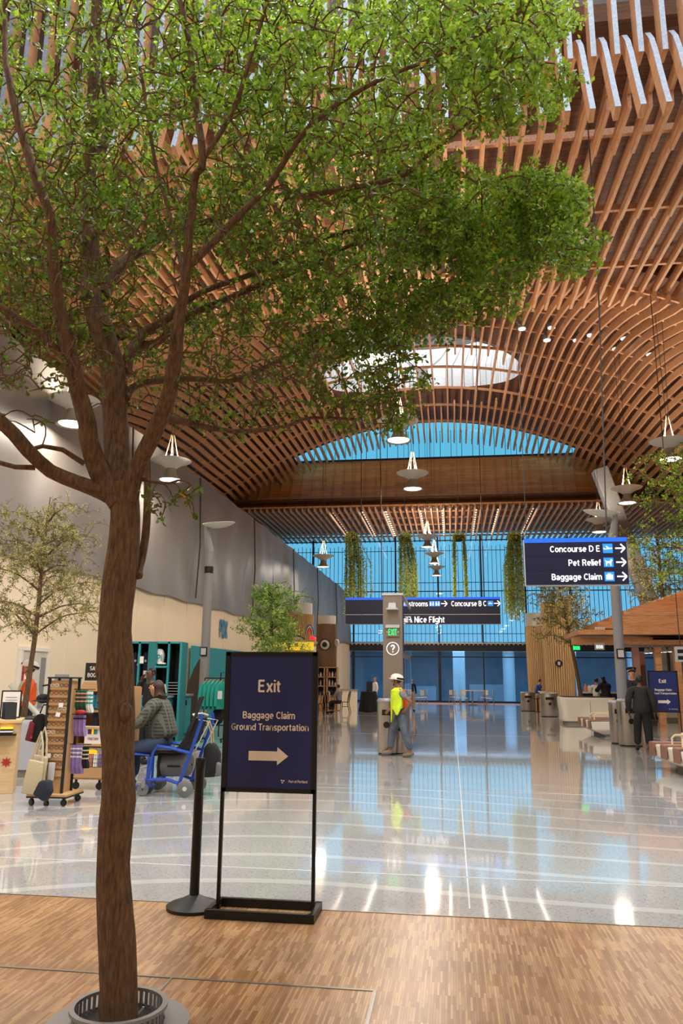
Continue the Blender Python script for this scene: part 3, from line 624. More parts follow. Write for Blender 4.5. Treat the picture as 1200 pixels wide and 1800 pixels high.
# long hanging cables
for i, (pts, lb) in enumerate([([(667, 690), (669, 860), (671, 1048)], 'long thin cable hanging down to the information pylon sign area'),
        ([(1050, 470), (1058, 700), (1066, 950)], 'long thin cable holding the Concourse D E sign')]):
    Y0 = (28, 14.1)[i]
    if i == 0: ps = [at(666, 640, 28), at(669, 860, 28), at(671, 1050, 28)]
    else: ps = [at(1050, 470, 14.1), at(1058, 700, 14.1), at(1066, 950, 14.1)]
    z1 = 14.75 if i else ZB(-3.5, 28)+1.2
    ps = [Vector((ps[0].x, ps[0].y, z1))]+ps
    MB().tube([q-ps[-1] for q in ps], 0.014 if i else 0.02, 5).build('cable', 'rope_dark', None, label=lb, cat='cable', loc=ps[-1])
for px, py, Y, lb in [(925, 950, 14.1, 'thin suspension cable at the left end of the Concourse D E sign')]:
    p = at(px, py, Y); MB().tube([(0, 0, 0), (0, 0, 14.75-p.z)], 0.008, 5).build('cable', 'rope_dark', None, label=lb, cat='cable', loc=p)
# lamp posts with dish reflector
def lamppost(base, h, top_off, dish_tilt, label, plate_z, lean=0.0):
    t_ = T('lamp_post', label, 'lamp post', base)
    MB().lathe([(0.17, 0), (0.17, 0.02), (0.14, 0.04), (0.125, h*0.75), (0.12, h-0.55)], 24).build('pole', 'grey_paint', t_)
    MB().lathe([(0.136, 0), (0.136, 0.20)], 24, (0, 0, h-1.25)).build('collar', 'black_metal', t_)
    MB().tube([(0, 0, h-0.6), (-0.08*top_off, 0, h-0.2), (-0.16*top_off, 0, h+0.25)], [0.13, 0.1, 0.05], 14).build('neck', 'grey_paint', t_)
    d = MB(); d.lathe([(0.02, 0.0), (0.22, 0.02), (0.38, 0.07), (0.50, 0.14), (0.49, 0.155), (0.34, 0.10), (0.02, 0.05)], 40, sy=0.8)
    o = d.build('reflector_dish', 'shade_white', t_); o.location = (0.25*top_off, 0, h+0.12); o.rotation_euler = (0.10, dish_tilt, 0)
    b = MB().box(0.0, -0.155, plate_z, 0.22, 0.03, 0.26).build('number_plate', 'black_metal', t_, bevel=0.02)
    MB().box(0, -0.178, plate_z, 0.15, 0.012, 0.19).build('plate_face', 'light_grey', b)
    l = bpy.data.lights.new('post_uplight', 'SPOT'); l.energy = 260; l.color = WARM; l.spot_size = R(75); l.shadow_soft_size = 0.1
    o = bpy.data.objects.new('post_uplight', l); COL.objects.link(o); o.parent = t_; o.location = (0.25*top_off, 0, h+0.5); o.rotation_euler = (PI, 0, 0)
pL = gp(353, 1290); pL = at(354, 1290, 22)
lamppost((pL.x, 22, 0), 5.9, 1, -0.06, 'grey lamp post with white dish reflector before the grey sheeting', 2.35)
pR = gp(1097, 1305); lamppost((pR.x-0.07, 21.9, 0), 6.0, -1, 0.10, 'grey lamp post with pale dish reflector behind the Concourse D E sign', 2.33)
# hanging planters with trailing vines
def vine(px, Y, L, spread, n_, label, strands=None, seed=1):
    rg = np.random.RandomState(seed); p = at(px, 945, Y)
    t_ = T('hanging_planter', label, 'hanging plant', p, 0, 'trailing vines hanging before the far window')
    MB().lathe([(0.02, -0.25), (0.22, -0.22), (0.30, 0.0), (0.32, 0.10), (0.28, 0.12), (0.02, 0.1)], 18).build('basket', 'soil', t_)
    MB().tube([(0, 0, 0.1), (0, 0, ZB(p.x, min(Y, 48))+1.2-p.z)], 0.012, 5).build('cable', 'rope_dark', t_)
    cs = []; st = MB()
    for k in range(n_):
        if strands: a0 = strands[k % len(strands)]+rg.normal(0, 0.05)
        else: a0 = rg.uniform(-1, 1)
        x0, y0 = 0.34*a0, 0.34*rg.uniform(-1, 1)*math.sqrt(max(0, 1-a0*a0)); l_ = L*rg.uniform(0.72, 1.0)
        dx = spread*rg.uniform(0, 1)*(a0*0.5+0.5 if spread > 0 else 0.5-a0*0.5); pts = []
        for i in range(12):
            f = i/11; pts.append((x0*(1+0.15*f)+dx*min(1, f*2.2), y0, 0.12-l_*f))
        st.tube(pts, 0.008, 3, cap=False)
        for q in range(int(l_*60)):
            f = rg.uniform(0, 1)**0.9; i = min(10, int(f*11)); g = f*11-i
            c = [pts[i][d]*(1-g)+pts[i+1][d]*g for d in range(3)]
            cs.append((c[0]+rg.normal(0, 0.035), c[1]+rg.normal(0, 0.035), c[2]+rg.normal(0, 0.03)))
    for q in range(500):
        v_ = rg.normal(0, 1, 3); v_ /= np.linalg.norm(v_); cs.append((v_[0]*0.33, v_[1]*0.33, v_[2]*0.26+0.06))
    st.build('stem', 'garden_green', t_)
    leaves('foliage', np.array(cs), 0.105, 'leaf_vine', t_, rg)
def leaves(name, C, size, m, parent, rg, ratio=0.55, droop=0.0, tint=None):
    k = len(C); d = rg.normal(0, 1, (k, 3)); d[:, 2] -= droop; d /= np.linalg.norm(d, axis=1)[:, None]
    u = rg.normal(0, 1, (k, 3)); u -= d*(u*d).sum(1)[:, None]; u /= np.linalg.norm(u, axis=1)[:, None]; nn = np.cross(d, u)
    s = size*rg.uniform(0.6, 1.25, k)[:, None]; w_ = s*ratio*0.5
    a = C; l_ = C+d*s*0.62+u*w_+nn*w_*0.25; tp = C+d*s; r_ = C+d*s*0.62-u*w_+nn*w_*0.25
    V = np.stack([a, l_, tp, r_], 1).reshape(-1, 3)
    me = bpy.data.meshes.new(name); me.vertices.add(4*k); me.vertices.foreach_set('co', V.astype(np.float32).ravel())
    F = np.arange(4*k, dtype=np.int32).reshape(k, 4); tri = np.stack([F[:, [0, 1, 2]], F[:, [0, 2, 3]]], 1).reshape(-1)
    me.loops.add(6*k); me.loops.foreach_set('vertex_index', tri); me.polygons.add(2*k)
    me.polygons.foreach_set('loop_start', np.arange(0, 6*k, 3, dtype=np.int32))
    at_ = me.attributes.new('tint', 'FLOAT', 'FACE'); tv = rg.uniform(0, 1, k) if tint is None else tint; at_.data.foreach_set('value', np.repeat(tv, 2).astype(np.float32))
    me.update(); me.validate(); me.materials.append(MATS[m])
    o = bpy.data.objects.new(name, me); COL.objects.link(o); o.parent = parent
    return o
vine(618, 45.3, 4.9, 0.95, 34, 'trailing yellow green vine hanging at left, fanning out to the right', seed=1)
vine(711, 45.3, 4.8, 0.55, 32, 'trailing vine hanging directly above the information pylon', seed=2)
vine(806, 45.3, 5.0, 0.05, 16, 'trailing vine parted into two thin strands', strands=[-0.8, 0.85], seed=3)
vine(904, 45.3, 5.1, -0.5, 40, 'thick trailing vine hanging left of the Concourse D E sign', seed=4)

# ================================================================== TREES
def grow(name, label, cat, base, limbs, attractors, leaf_m, leaf_size, per, bark='bark', seed=7, step=0.09, tip=0.004, droop=0.1, twigsides=4, reach=9, tintf=None, knots=None, perf=None, trunk_sides=20):
    """limbs: list of [(x,y,z,r)...] world points; attractors Nx3; twigs grow from the nearest wood to each attractor"""
    rg = np.random.RandomState(seed); t_ = T(name, label, cat, base); B = np.array(base)
    nodes_ = []; rad = []
    tr = MB(); 
    for li, lb in enumerate(limbs):
        P = np.array([q[:3] for q in lb]); Rr = np.array([q[3] for q in lb]); n_ = max(2, int(np.linalg.norm(np.diff(P, axis=0), axis=1).sum()/(step*0.8)))
        tt = np.linspace(0, len(P)-1, n_); pts = []
        for q in tt:
            i = min(len(P)-2, int(q)); f = q-i
            p0, p1, p2, p3 = P[max(0, i-1)], P[i], P[i+1], P[min(len(P)-1, i+2)]
            pts.append(0.5*((2*p1)+(-p0+p2)*f+(2*p0-5*p1+4*p2-p3)*f*f+(-p0+3*p1-3*p2+p3)*f**3))
        pts = np.array(pts); rr_ = np.interp(tt, range(len(P)), Rr)
        if li == 0: main = (pts, rr_)
        else:
            pts += np.cumsum(rg.normal(0, step*0.06, pts.shape), axis=0)*np.linspace(0, 1, len(pts))[:, None]
        if li == 0 or rr_[0] > 0.02:
            s_ = trunk_sides if li == 0 else 12
            m0 = len(tr.v); tr.tube([tuple(q-B) for q in pts], list(rr_), s_)
            for vi in range(m0, len(tr.v)):      # lumpy bark
                x, y, z = tr.v[vi]; c = (pts[min(len(pts)-1, (vi-m0)//s_)]-B); g = 1+0.05*math.sin(z*9+x*20)+0.04*math.sin(y*31+z*4)+rg.normal(0, 0.012)
                tr.v[vi] = (c[0]+(x-c[0])*g, c[1]+(y-c[1])*g, c[2]+(z-c[2]))
        else: tr.tube([tuple(q-B) for q in pts], list(rr_), 6)
        if li > 0 or len(limbs) == 1 or knots: 
            st_ = 0 if li > 0 else int(len(pts)*0.5)
            nodes_ += list(pts[st_:]); rad += list(rr_[st_:])
    tr.build('trunk', bark, t_)
    NP = np.zeros((len(nodes_)+len(attractors)*14, 3)); k0 = len(nodes_); NP[:k0] = nodes_
    d0 = np.array([np.min(((NP[:k0]-a)**2).sum(1)) for a in attractors]); order = np.argsort(d0)
    tw = MB(); lc = []; lt = []
    for oi in order:
        a = attractors[oi]; dd = ((NP[:k0]-a)**2).sum(1); j = int(np.argmin(dd)); L_ = math.sqrt(dd[j])
        if L_ > reach or L_ < 0.02: continue
        p0 = NP[j]; n_ = int(min(12, max(3, L_/step))); jit = rg.normal(0, L_*0.07, 3); pts = []
        for i in range(n_+1):
            f = i/n_; pts.append(p0*(1-f)+a*f+jit*math.sin(PI*f)+np.array([0, 0, L_*0.12*math.sin(PI*f)])+rg.normal(0, L_*0.012, 3)*(0 < i < n_))
        r0 = tip*(1+1.8*min(3, L_)**0.8); tw.tube([tuple(q-B) for q in pts], list(np.linspace(r0, tip*0.7, n_+1)), twigsides if L_ > 0.25 else 3, cap=False)
        m_ = len(pts)-1
        NP[k0:k0+m_] = pts[1:]; k0 += m_
        c_ = int(per*rg.uniform(0.6, 1.4)*(perf(a) if perf else 1)); base_t = tintf(a, rg) if tintf else rg.uniform(0, 1)
        nc = c_//7
        for q in range(nc):
            f = rg.uniform(0.35, 1.0) if q else 1.0; i = min(n_-1, int(f*n_)); g = f*n_-i; c = pts[i]*(1-g)+pts[i+1]*g+rg.normal(0, 0.035, 3)*(leaf_size/0.03)*(q > 0)
            for z in range(7): lc.append(c+rg.normal(0, 0.012, 3)*(leaf_size/0.03)-B); lt.append(base_t)
    tw.build('branch', bark, t_)
    lt = np.clip(np.array(lt)+rg.normal(0, 0.14, len(lt)), 0, 0.95); hot = rg.uniform(0, 1, len(lt)) < 0.008; lt[hot] = 1.0
    leaves('foliage', np.array(lc), leaf_size, leaf_m, t_, rg, droop=droop, tint=lt)
    return t_
def W(px, py, Y, wpx):          # point on a limb from its place and width in the view, Y metres away
    p = at(px, py, Y); D = (p-CAM).dot(_f); return (p.x, p.y, p.z, wpx/2*D/FPX)
TY = 3.95
g0 = gp(207, 1800); TY = g0.y
trunk = [(g0.x+0.0, TY, -0.02, 0.105), W(206, 1800, TY, 66), W(207, 1720, TY, 64), W(206, 1650, TY, 63), W(203, 1587, TY, 60), W(200, 1520, TY, 57), W(203, 1447, TY, 60), W(209, 1400, TY, 60), W(209, 1333, TY, 55), W(206, 1267, TY, 62), W(202, 1205, TY, 63), W(200, 1160, TY, 64), W(201, 1100, TY, 54), W(212, 1017, TY, 58), W(218, 954, TY, 54), W(220, 892, TY, 50), W(216, 852, TY, 52)]
limbs = [trunk,
 [W(212, 880, TY, 40), W(207, 840, TY+.02, 46), W(204, 740, TY+.05, 42), W(202, 680, TY+.05, 44), W(190, 620, TY+.05, 42), W(168, 560, TY+.05, 38), W(154, 500, TY+.1, 34), W(150, 400, TY+.15, 28), W(147, 300, TY+.2, 22), W(152, 200, TY+.2, 20), W(150, 100, TY+.2, 20), W(155, -60, TY+.2, 16)],
 [W(210, 885, TY-.02, 40), W(178, 835, TY-.05, 38), W(160, 780, TY-.12, 32), W(155, 735, TY-.15, 30), W(140, 670, TY-.2, 28), W(125, 600, TY-.25, 26), W(108, 520, TY-.3, 22), W(99, 440, TY-.35, 20), W(95, 380, TY-.4, 17), W(62, 280, TY-.45, 14), W(25, 160, TY-.5, 11), W(14, 40, TY-.5, 9), W(30, -60, TY-.5, 8)],
 [W(225, 880, TY-.02, 36), W(240, 825, TY-.05, 30), W(270, 760, TY-.1, 28), W(295, 700, TY-.15, 27), W(305, 640, TY-.2, 25), W(315, 560, TY-.25, 21), W(330, 480, TY-.3, 17), W(336, 400, TY-.35, 15), W(346, 310, TY-.4, 14), W(360, 275, TY-.45, 13), W(344, 150, TY-.45, 12), W(334, 60, TY-.5, 11), W(308, -40, TY-.5, 9)],
 [W(208, 880, TY, 36), W(185, 868, TY-.05, 30), W(140, 852, TY-.1, 26), W(92, 833, TY-.15, 25), W(54, 796, TY-.25, 25), W(0, 742, TY-.35, 24), W(-60, 690, TY-.4, 20)],
 [W(62, 822, TY-.2, 10), W(30, 818, TY-.25, 9), W(-30, 800, TY-.3, 8)],
 [W(148, 815, TY-.1, 10), W(110, 790, TY-.15, 9), W(75, 783, TY-.2, 8), W(50, 790, TY-.22, 8)],
 [W(222, 655, TY+.1, 20), W(234, 610, TY+.2, 18), W(280, 600, TY+.3, 14), W(322, 562, TY+.4, 13), W(400, 525, TY+.6, 11), W(520, 480, TY+.8, 9), W(640, 430, TY+1.0, 7)],
 [W(222, 660, TY+.1, 18), W(226, 625, TY+.1, 20), W(250, 585, TY+.2, 16), W(290, 560, TY+.3, 14), W(345, 520, TY+.4, 11), W(450, 480, TY+.6, 9), W(560, 420, TY+.9, 8)],
 [W(222, 700, TY+.05, 14), W(245, 675, TY+.2, 12), W(330, 666, TY+.4, 11), W(410, 668, TY+.6, 9), W(480, 640, TY+.8, 8), W(560, 600, TY+1.0, 6), W(650, 565, TY+1.2, 5)],
 [W(282, 735, TY-.1, 16), W(330, 742, TY+.1, 13), W(400, 757, TY+.3, 9), W(500, 752, TY+.5, 7), W(560, 735, TY+.7, 6), W(640, 742, TY+.9, 5)],
 [W(180, 520, TY+.1, 24), W(208, 472, TY+.3, 20), W(250, 440, TY+.5, 17), W(300, 410, TY+.8, 14), W(400, 380, TY+1.1, 12), W(520, 340, TY+1.3, 9), W(660, 330, TY+1.5, 7)],
 [W(125, 640, TY-.2, 16), W(85, 600, TY-.3, 14), W(40, 560, TY-.4, 12), W(-40, 510, TY-.5, 10)],
 [W(328, 470, TY-.3, 16), W(370, 430, TY-.3, 14), W(420, 380, TY-.3, 13), W(470, 330, TY-.3, 11), W(540, 230, TY-.4, 10), W(640, 160, TY-.4, 8), W(760, 110, TY-.4, 6), W(900, 40, TY-.4, 5)],
 [W(560, 420, TY+.9, 8), W(660, 400, TY+1.0, 10), W(760, 410, TY+1.1, 8), W(850, 392, TY+1.1, 7), W(940, 380, TY+1.1, 5), W(1010, 415, TY+1.1, 4)],
 [W(500, 350, TY+.2, 10), W(620, 330, TY+.2, 9), W(700, 310, TY+.3, 8), W(760, 270, TY+.3, 7), W(850, 200, TY+.3, 6), W(930, 120, TY+.3, 4)],
 [W(258, 800, TY+.2, 12), W(259, 870, TY+.2, 14), W(256, 930, TY+.15, 15), W(246, 980, TY+.1, 16), W(236, 1010, TY+.02, 16)],
 [W(150, 300, TY+.2, 14), W(190, 220, TY+.4, 10), W(180, 120, TY+.4, 8), W(210, 20, TY+.4, 7)],
 [W(360, 275, TY-.45, 10), W(410, 190, TY-.4, 9), W(440, 90, TY-.4, 8), W(470, -20, TY-.4, 7)],
 [W(325, 500, TY-.2, 10), W(300, 380, TY, 8), W(270, 260, TY, 7), W(250, 120, TY, 6)],
 [W(240, 840, TY+.05, 10), W(290, 850, TY-.1, 5), W(330, 845, TY-.2, 4), W(355, 860, TY-.25, 3)]]
rg = np.random.RandomState(11)
def blob(cx, cy, rx, ry, n_, y0, y1):
    o_ = []
    while len(o_) < n_:
        u, v_ = rg.uniform(-1, 1, 2)
        if u*u+v_*v_ <= 1: o_.append((cx+u*rx, cy+v_*ry, rg.uniform(y0, y1)))
    return o_
at_px = []
at_px += blob(250, 60, 330, 170, 620, TY-1.0, TY+1.3)
at_px += blob(620, 90, 330, 190, 900, TY-0.9, TY+1.2)
at_px += blob(850, 50, 130, 105, 240, TY-0.7, TY+.8)
at_px += blob(420, 300, 330, 170, 520, TY-0.8, TY+1.4)
at_px += blob(560, 380, 260, 130, 330, TY-.3, TY+1.4)
at_px += blob(90, 330, 150, 200, 300, TY-0.9, TY+0.8)
at_px += blob(850, 400, 180, 62, 330, TY+.6, TY+1.5)
at_px += blob(960, 345, 70, 45, 110, TY+.7, TY+1.4)
at_px += blob(700, 480, 240, 80, 300, TY+.5, TY+1.5)
at_px += blob(590, 560, 200, 70, 200, TY+.4, TY+1.4)
at_px += blob(620, 640, 110, 70, 110, TY+.5, TY+1.2)
at_px += blob(640, 725, 90, 35, 60, TY+.5, TY+1.1)
at_px += blob(420, 650, 180, 130, 150, TY, TY+1.1)
at_px += blob(700, 590, 100, 40, 30, TY+.5, TY+1.3)
at_px += blob(60, 620, 110, 70, 150, TY-.7, TY+.3)
at_px += blob(60, 500, 110, 90, 120, TY-.7, TY+.6)
for bx, by, brx, bry, bn in ((800, 310, 70, 25, 18), (1010, 440, 45, 45, 40), (900, 200, 80, 30, 22), (960, 150, 50, 40, 25), (800, 530, 110, 45, 60), (930, 330, 70, 25, 40), (985, 30, 30, 45, 22), (730, 240, 60, 40, 20), (880, 480, 70, 30, 30), (700, 660, 60, 40, 20)):
    at_px += blob(bx, by, brx, bry, bn, TY+.2, TY+1.3)
at_px += blob(310, 880, 55, 35, 16, TY-.3, TY)
at_px += blob(330, 860, 60, 16, 6, TY-.3, TY)
at_px += blob(60, 740, 60, 30, 10, TY-.5, TY)
at_px += blob(250, 480, 300, 180, 420, TY-.6, TY+1.2)
at_px += blob(330, 640, 260, 110, 200, TY-.4, TY+1.1)
at_px += blob(100, 430, 150, 200, 260, TY-.9, TY+0.8)
A_ = np.array([tuple(at(a, b_, c)) for a, b_, c in at_px])
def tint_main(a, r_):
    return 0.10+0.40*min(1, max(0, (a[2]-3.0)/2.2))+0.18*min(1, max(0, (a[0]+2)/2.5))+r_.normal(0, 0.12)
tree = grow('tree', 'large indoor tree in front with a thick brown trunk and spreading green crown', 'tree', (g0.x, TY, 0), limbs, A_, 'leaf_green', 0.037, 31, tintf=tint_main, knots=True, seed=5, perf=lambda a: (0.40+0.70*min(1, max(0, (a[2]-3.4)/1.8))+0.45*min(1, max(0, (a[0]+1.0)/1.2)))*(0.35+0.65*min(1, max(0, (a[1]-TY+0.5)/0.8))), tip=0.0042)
# knots on the trunk
for px, py, dy, r_ in ((180, 1178, -0.03, 0.045), (221, 1252, -0.05, 0.04), (196, 1005, -0.06, 0.03)):
    p = at(px, py, TY+dy)-Vector((g0.x, TY, 0)); q = MB()
    q.ball((p.x, p.y, p.z), r_, 14, 0.8, 0.9, 1.25); q.build('knot', 'bark', tree)
# steel collar and slotted grate round the trunk
t_ = T('tree_grate', 'slotted steel collar ring round the foot of the big trunk', 'tree grate', (g0.x+0.0, TY, 0))
c = MB(); nS = 44
for k in range(nS):
    a = 2*PI*k/nS; c.box(0.205*math.cos(a), 0.205*math.sin(a), 0.03, 0.006, 0.016, 0.09, rz=a)
c.build('slat', 'galv', t_)
MB().lathe([(0.20, 0.07), (0.225, 0.07), (0.225, 0.085), (0.20, 0.085), (0.20, 0.07)], 48).build('rim', 'galv', t_)
MB().lathe([(0.215, 0.002), (0.33, 0.002), (0.33, 0.010), (0.215, 0.010)], 48).build('plate', 'galv', t_)
MB().lathe([(0.001, 0.003), (0.20, 0.003)], 32).build('bed', 'black_plastic', t_)
# smaller trees
def small_tree(base, lean, h0, h1, rad, n_, leaf_m, label, seed, ls=0.04, per=14, tr=0.06, tip=0.005, lo=0.25, flat=0.35, layers=5):
    rg = np.random.RandomState(seed); B = np.array(base)
    top = B+np.array([lean[0], lean[1], h1]); limbs_ = [[(*B, tr), (*(B*0.6+top*0.4+np.array([0.03, 0, 0])), tr*0.8), (*(B*0.25+top*0.75), tr*0.5), (*top, tr*0.15)]]
    A = []
    for k in range(layers*3):
        z = h0+(h1-h0)*(0.05+0.85*(k//3)/layers)+rg.uniform(-0.1, 0.1); f = z/h1; p = B*(1-f)+top*f; p[2] = base[2]+z; a = 2*PI*(k*0.381966*1.0)+rg.uniform(-.4, .4)
        rr = rad*(1.0-0.55*((z-h0)/(h1-h0)))*rg.uniform(0.7, 1.0); e = p+np.array([math.cos(a)*rr, math.sin(a)*rr, rr*flat])
        limbs_.append([(*p, tr*0.4), (*(p*0.5+e*0.5+np.array([0, 0, rr*0.1])), tr*0.25), (*e, tr*0.08)])
        for q in range(n_//(layers*3)):
            g = rg.uniform(lo, 1.15); c = p*(1-g)+e*g+rg.normal(0, 1, 3)*np.array([0.2, 0.2, 0.09])*rad; A.append(c)
    return grow('tree', label, 'tree', tuple(base), limbs_, np.array(A), leaf_m, ls, per, seed=seed, step=0.15, tip=tip, twigsides=3, trunk_sides=12, knots=True)
pT = at(40, 1272, 12.6)
small_tree((pT.x, 12.6, 0.85), (0.12, 0, 0), 1.4, 3.9, 1.25, 1300, 'leaf_olive', 'slender tree with sparse pale olive leaves in the grey planter at left', 21, ls=0.032, per=26, tr=0.05, tip=0.004, layers=7)
pT = at(476, 1160, 23)
small_tree((pT.x, 23, 0.6), (0.0, 0, 0), 1.6, 4.1, 1.0, 480, 'leaf_bright', 'small bright green tree behind the front exit sign', 22, ls=0.075, per=26, tr=0.05, tip=0.008, layers=6)
pT = at(1028, 1262, 33.6)
small_tree((pT.x-0.1, 33.6, 0.9), (-0.75, 0, 0), 2.2, 5.3, 1.5, 800, 'leaf_olive', 'thin leaning tree in the white planter below the Concourse D E sign', 23, ls=0.075, per=16, tr=0.085, tip=0.01, layers=6)
pT = at(1176, 1190, 36)
small_tree((pT.x, 36, 0.6), (0.0, 0, 0), 3.4, 8.0, 1.8, 700, 'leaf_olive', 'thin leafy tree rising behind the timber pavilion roof', 24, ls=0.085, per=15, tr=0.08, tip=0.012, layers=6)
pT = at(1262, 1200, 16)
small_tree((pT.x, 16, 0.6), (0.0, 0, 0), 2.7, 6.0, 1.5, 700, 'leaf_green', 'bright green tree reaching in from the right edge under a pendant', 25, ls=0.06, per=18, tr=0.07, tip=0.006, layers=6)
# ================================================================== SIGNS
def arrow_poly(L_, sh, hw, hl): return [(-L_/2, -sh/2), (L_/2-hl, -sh/2), (L_/2-hl, -hw/2), (L_/2, 0), (L_/2-hl, hw/2), (L_/2-hl, sh/2), (-L_/2, sh/2)]
def floor_sign(loc, rz, label, zt, full=True):
    t_ = T('exit_sign_stand', label, 'sign', loc, rz)
    w_, h_ = 0.64, 0.985; zb = zt-h_
    for sg in (-1, 1): MB().box(sg*0.335, 0, zt/2-0.0, 0.024, 0.024, zt).build('post', 'black_metal', t_)
    f = MB()
    f.box(0, 0, zt-0.014, w_+0.05, 0.03, 0.028).box(0, 0, zb+0.014, w_+0.05, 0.03, 0.028).box(-w_/2-0.005, 0, (zt+zb)/2, 0.03, 0.03, h_).box(w_/2+0.005, 0, (zt+zb)/2, 0.03, 0.03, h_)
    f.build('sign_frame', 'black_metal', t_)
    b = MB(); b.box(0, -0.17, 0.03, 0.75, 0.035, 0.055).box(0, 0.13, 0.03, 0.75, 0.035, 0.055).box(-0.357, -0.02, 0.03, 0.035, 0.3, 0.055).box(0.357, -0.02, 0.03, 0.035, 0.3, 0.055)
    b.build('base_frame', 'black_metal', t_)
    p = MB().box(0, 0, (zt+zb)/2, w_-0.02, 0.012, h_-0.03).build('sign_panel', 'navy_panel', t_)
    y = -0.009
    text('exit_lettering', 'Exit', 0.125, 'print_cream', p, (-0.01, y, zt-0.245), bold=0.022)
    text('lettering', 'Baggage Claim', 0.072, 'print_cream', p, (-0.01, y, zt-0.452), bold=0.02)
    text('lettering', 'Ground Transportation', 0.0685, 'print_cream', p, (0.0, y, zt-0.535), bold=0.02, sx=1.0)
    MB().prism([(a-0.005, b_+zt-0.735) for a, b_ in arrow_poly(0.29, 0.065, 0.125, 0.08)], y-0.002, y, 'xz').build('arrow', 'print_cream', p)
    text('lettering', 'Port of Portland', 0.026, 'print_cream', p, (0.215, y, zt-0.905), bold=0.01, sx=0.9)
    e = MB()
    for k in range(3):
        a = 2*PI*k/3+0.3; e.lathe([(0.004, 0), (0.009, 0)], 8, (0, 0, 0)); 
    pts = []
    for k in range(3):
        a = 2*PI*k/3+0.4; MB().prism([(0.103+0.009*math.cos(a)+0.006*math.cos(q*PI/4), zt-0.905+0.009*math.sin(a)+0.006*math.sin(q*PI/4)) for q in range(8)], y-0.001, y, 'xz').build('emblem', 'print_cream', p)
    return t_
zt1 = at(475, 1146, 5.63).z
floor_sign((gp(468, 1603).x, 5.64, 0), 0.0, 'black framed navy Exit sign on a stand, front centre beside the stanchion', zt1)
pS = at(1168, 1240, 20.0)
floor_sign((pS.x, 20.0, 0), -0.05, 'navy Exit sign on a stand at the right, beside the man in black', at(1168, 1179, 20.0).z)
# stanchion
pq = gp(343, 1594); t_ = T('stanchion', 'black crowd control post with a domed base left of the front Exit sign', 'stanchion', (pq.x, 5.68, 0))
MB().lathe([(0.19, 0), (0.192, 0.022), (0.17, 0.035), (0.09, 0.062), (0.045, 0.085), (0.03, 0.09)], 40).build('base', 'black_plastic', t_)
MB().lathe([(0.034, 0.08), (0.034, 0.93), (0.037, 0.935), (0.037, 1.0), (0.03, 1.015), (0.001, 1.017)], 20).build('pole', 'black_metal', t_)
MB().box(0, -0.038, 0.965, 0.03, 0.012, 0.05).build('belt_clip', 'black_plastic', t_)

# hanging overhead signs
def arrow_icon(mb_, cx, cz, s, y):
    mb_.box(cx-0.04*s, y, cz, 0.9*s, 0.006, 0.14*s)
    for sg in (-1, 1): mb_.bar((cx+0.42*s, y, cz), (cx+0.02*s, y, cz+sg*0.42*s), 0.006, 0.14*s)
def plane_icon(cx, cz, s, y, par):
    MB().prism([(cx+a*s, cz+b_*s) for a, b_ in [(-0.40, 0.06), (-0.34, 0.06), (-0.26, -0.03), (-0.05, -0.02), (-0.18, 0.22), (-0.10, 0.22), (0.16, 0.02), (0.36, 0.06), (0.42, 0.0), (0.36, -0.05), (-0.3, -0.12), (-0.36, -0.08)]], y-0.004, y, 'xz').build('airplane_symbol', 'sign_white', par)
def icon_tile(cx, cz, s, y, par): return MB().box(cx, y, cz, s, 0.008, s).build('symbol_tile', 'icon_blue', par)
a, b_ = at(920, 948, 14), at(1106, 1028, 14); cx, cz, w_, h_ = (a.x+b_.x)/2, (a.z+b_.z)/2, b_.x-a.x, a.z-b_.z
t_ = T('overhead_sign', 'large navy hanging sign pointing to Concourse D E, Pet Relief and Baggage Claim', 'sign', (cx, 14, cz-h_/2))
MB().box(0, 0.06, h_/2, w_, 0.14, h_).build('housing', 'light_grey', t_); fc = MB().box(0, -0.02, h_/2-0.02, w_-0.015, 0.02, h_-0.06).build('sign_face', 'navy_sign', t_)
MB().box(0, -0.022, h_-0.035, w_, 0.03, 0.075).build('blue_band', 'sign_blue', t_)
for k in (1, 2): MB().box(0, -0.031, (h_-0.075)*k/3+0.01, w_-0.02, 0.003, 0.006).build('divider', 'black_metal', fc)
rowz = [(h_-0.075)*q+0.015 for q in (0.825, 0.5, 0.17)]; tx = w_/2-0.465
for s_, z, k in zip(('Concourse D E', 'Pet Relief', 'Baggage Claim'), rowz, range(3)):
    text('lettering', s_, 0.160, 'sign_white', fc, (tx, -0.036, z), align='RIGHT', bold=0.014)
    ti = icon_tile(w_/2-0.335, z, 0.165, -0.036, fc)
    if k == 0: plane_icon(w_/2-0.335, z, 0.19, -0.041, ti)
    if k == 1:
        d_ = [(-0.38, 0.28), (-0.30, 0.1), (-0.28, -0.38), (-0.18, -0.38), (-0.14, -0.1), (0.12, -0.1), (0.16, -0.38), (0.26, -0.38), (0.28, 0.02), (0.40, 0.16), (0.36, 0.26), (0.24, 0.34), (0.2, 0.2), (0.08, 0.1), (-0.26, 0.14)]
        MB().prism([(w_/2-0.335+p_*0.165, z+q_*0.165) for p_, q_ in d_], -0.045, -0.041, 'xz').build('dog_symbol', 'sign_white', ti)
    if k == 2:
        c_ = MB().box(w_/2-0.335, -0.043, z-0.01, 0.115, 0.004, 0.085); c_.box(w_/2-0.335, -0.043, z+0.045, 0.05, 0.004, 0.015); c_.build('suitcase_symbol', 'sign_white', ti)
    m_ = MB(); arrow_icon(m_, w_/2-0.118, z, 0.18, -0.038); m_.build('arrow', 'sign_white', fc)
a, b_ = at(607, 1051, 28), at(880, 1097, 28); cx, cz, w_, h_ = (a.x+b_.x)/2, (a.z+b_.z)/2, b_.x-a.x, a.z-b_.z
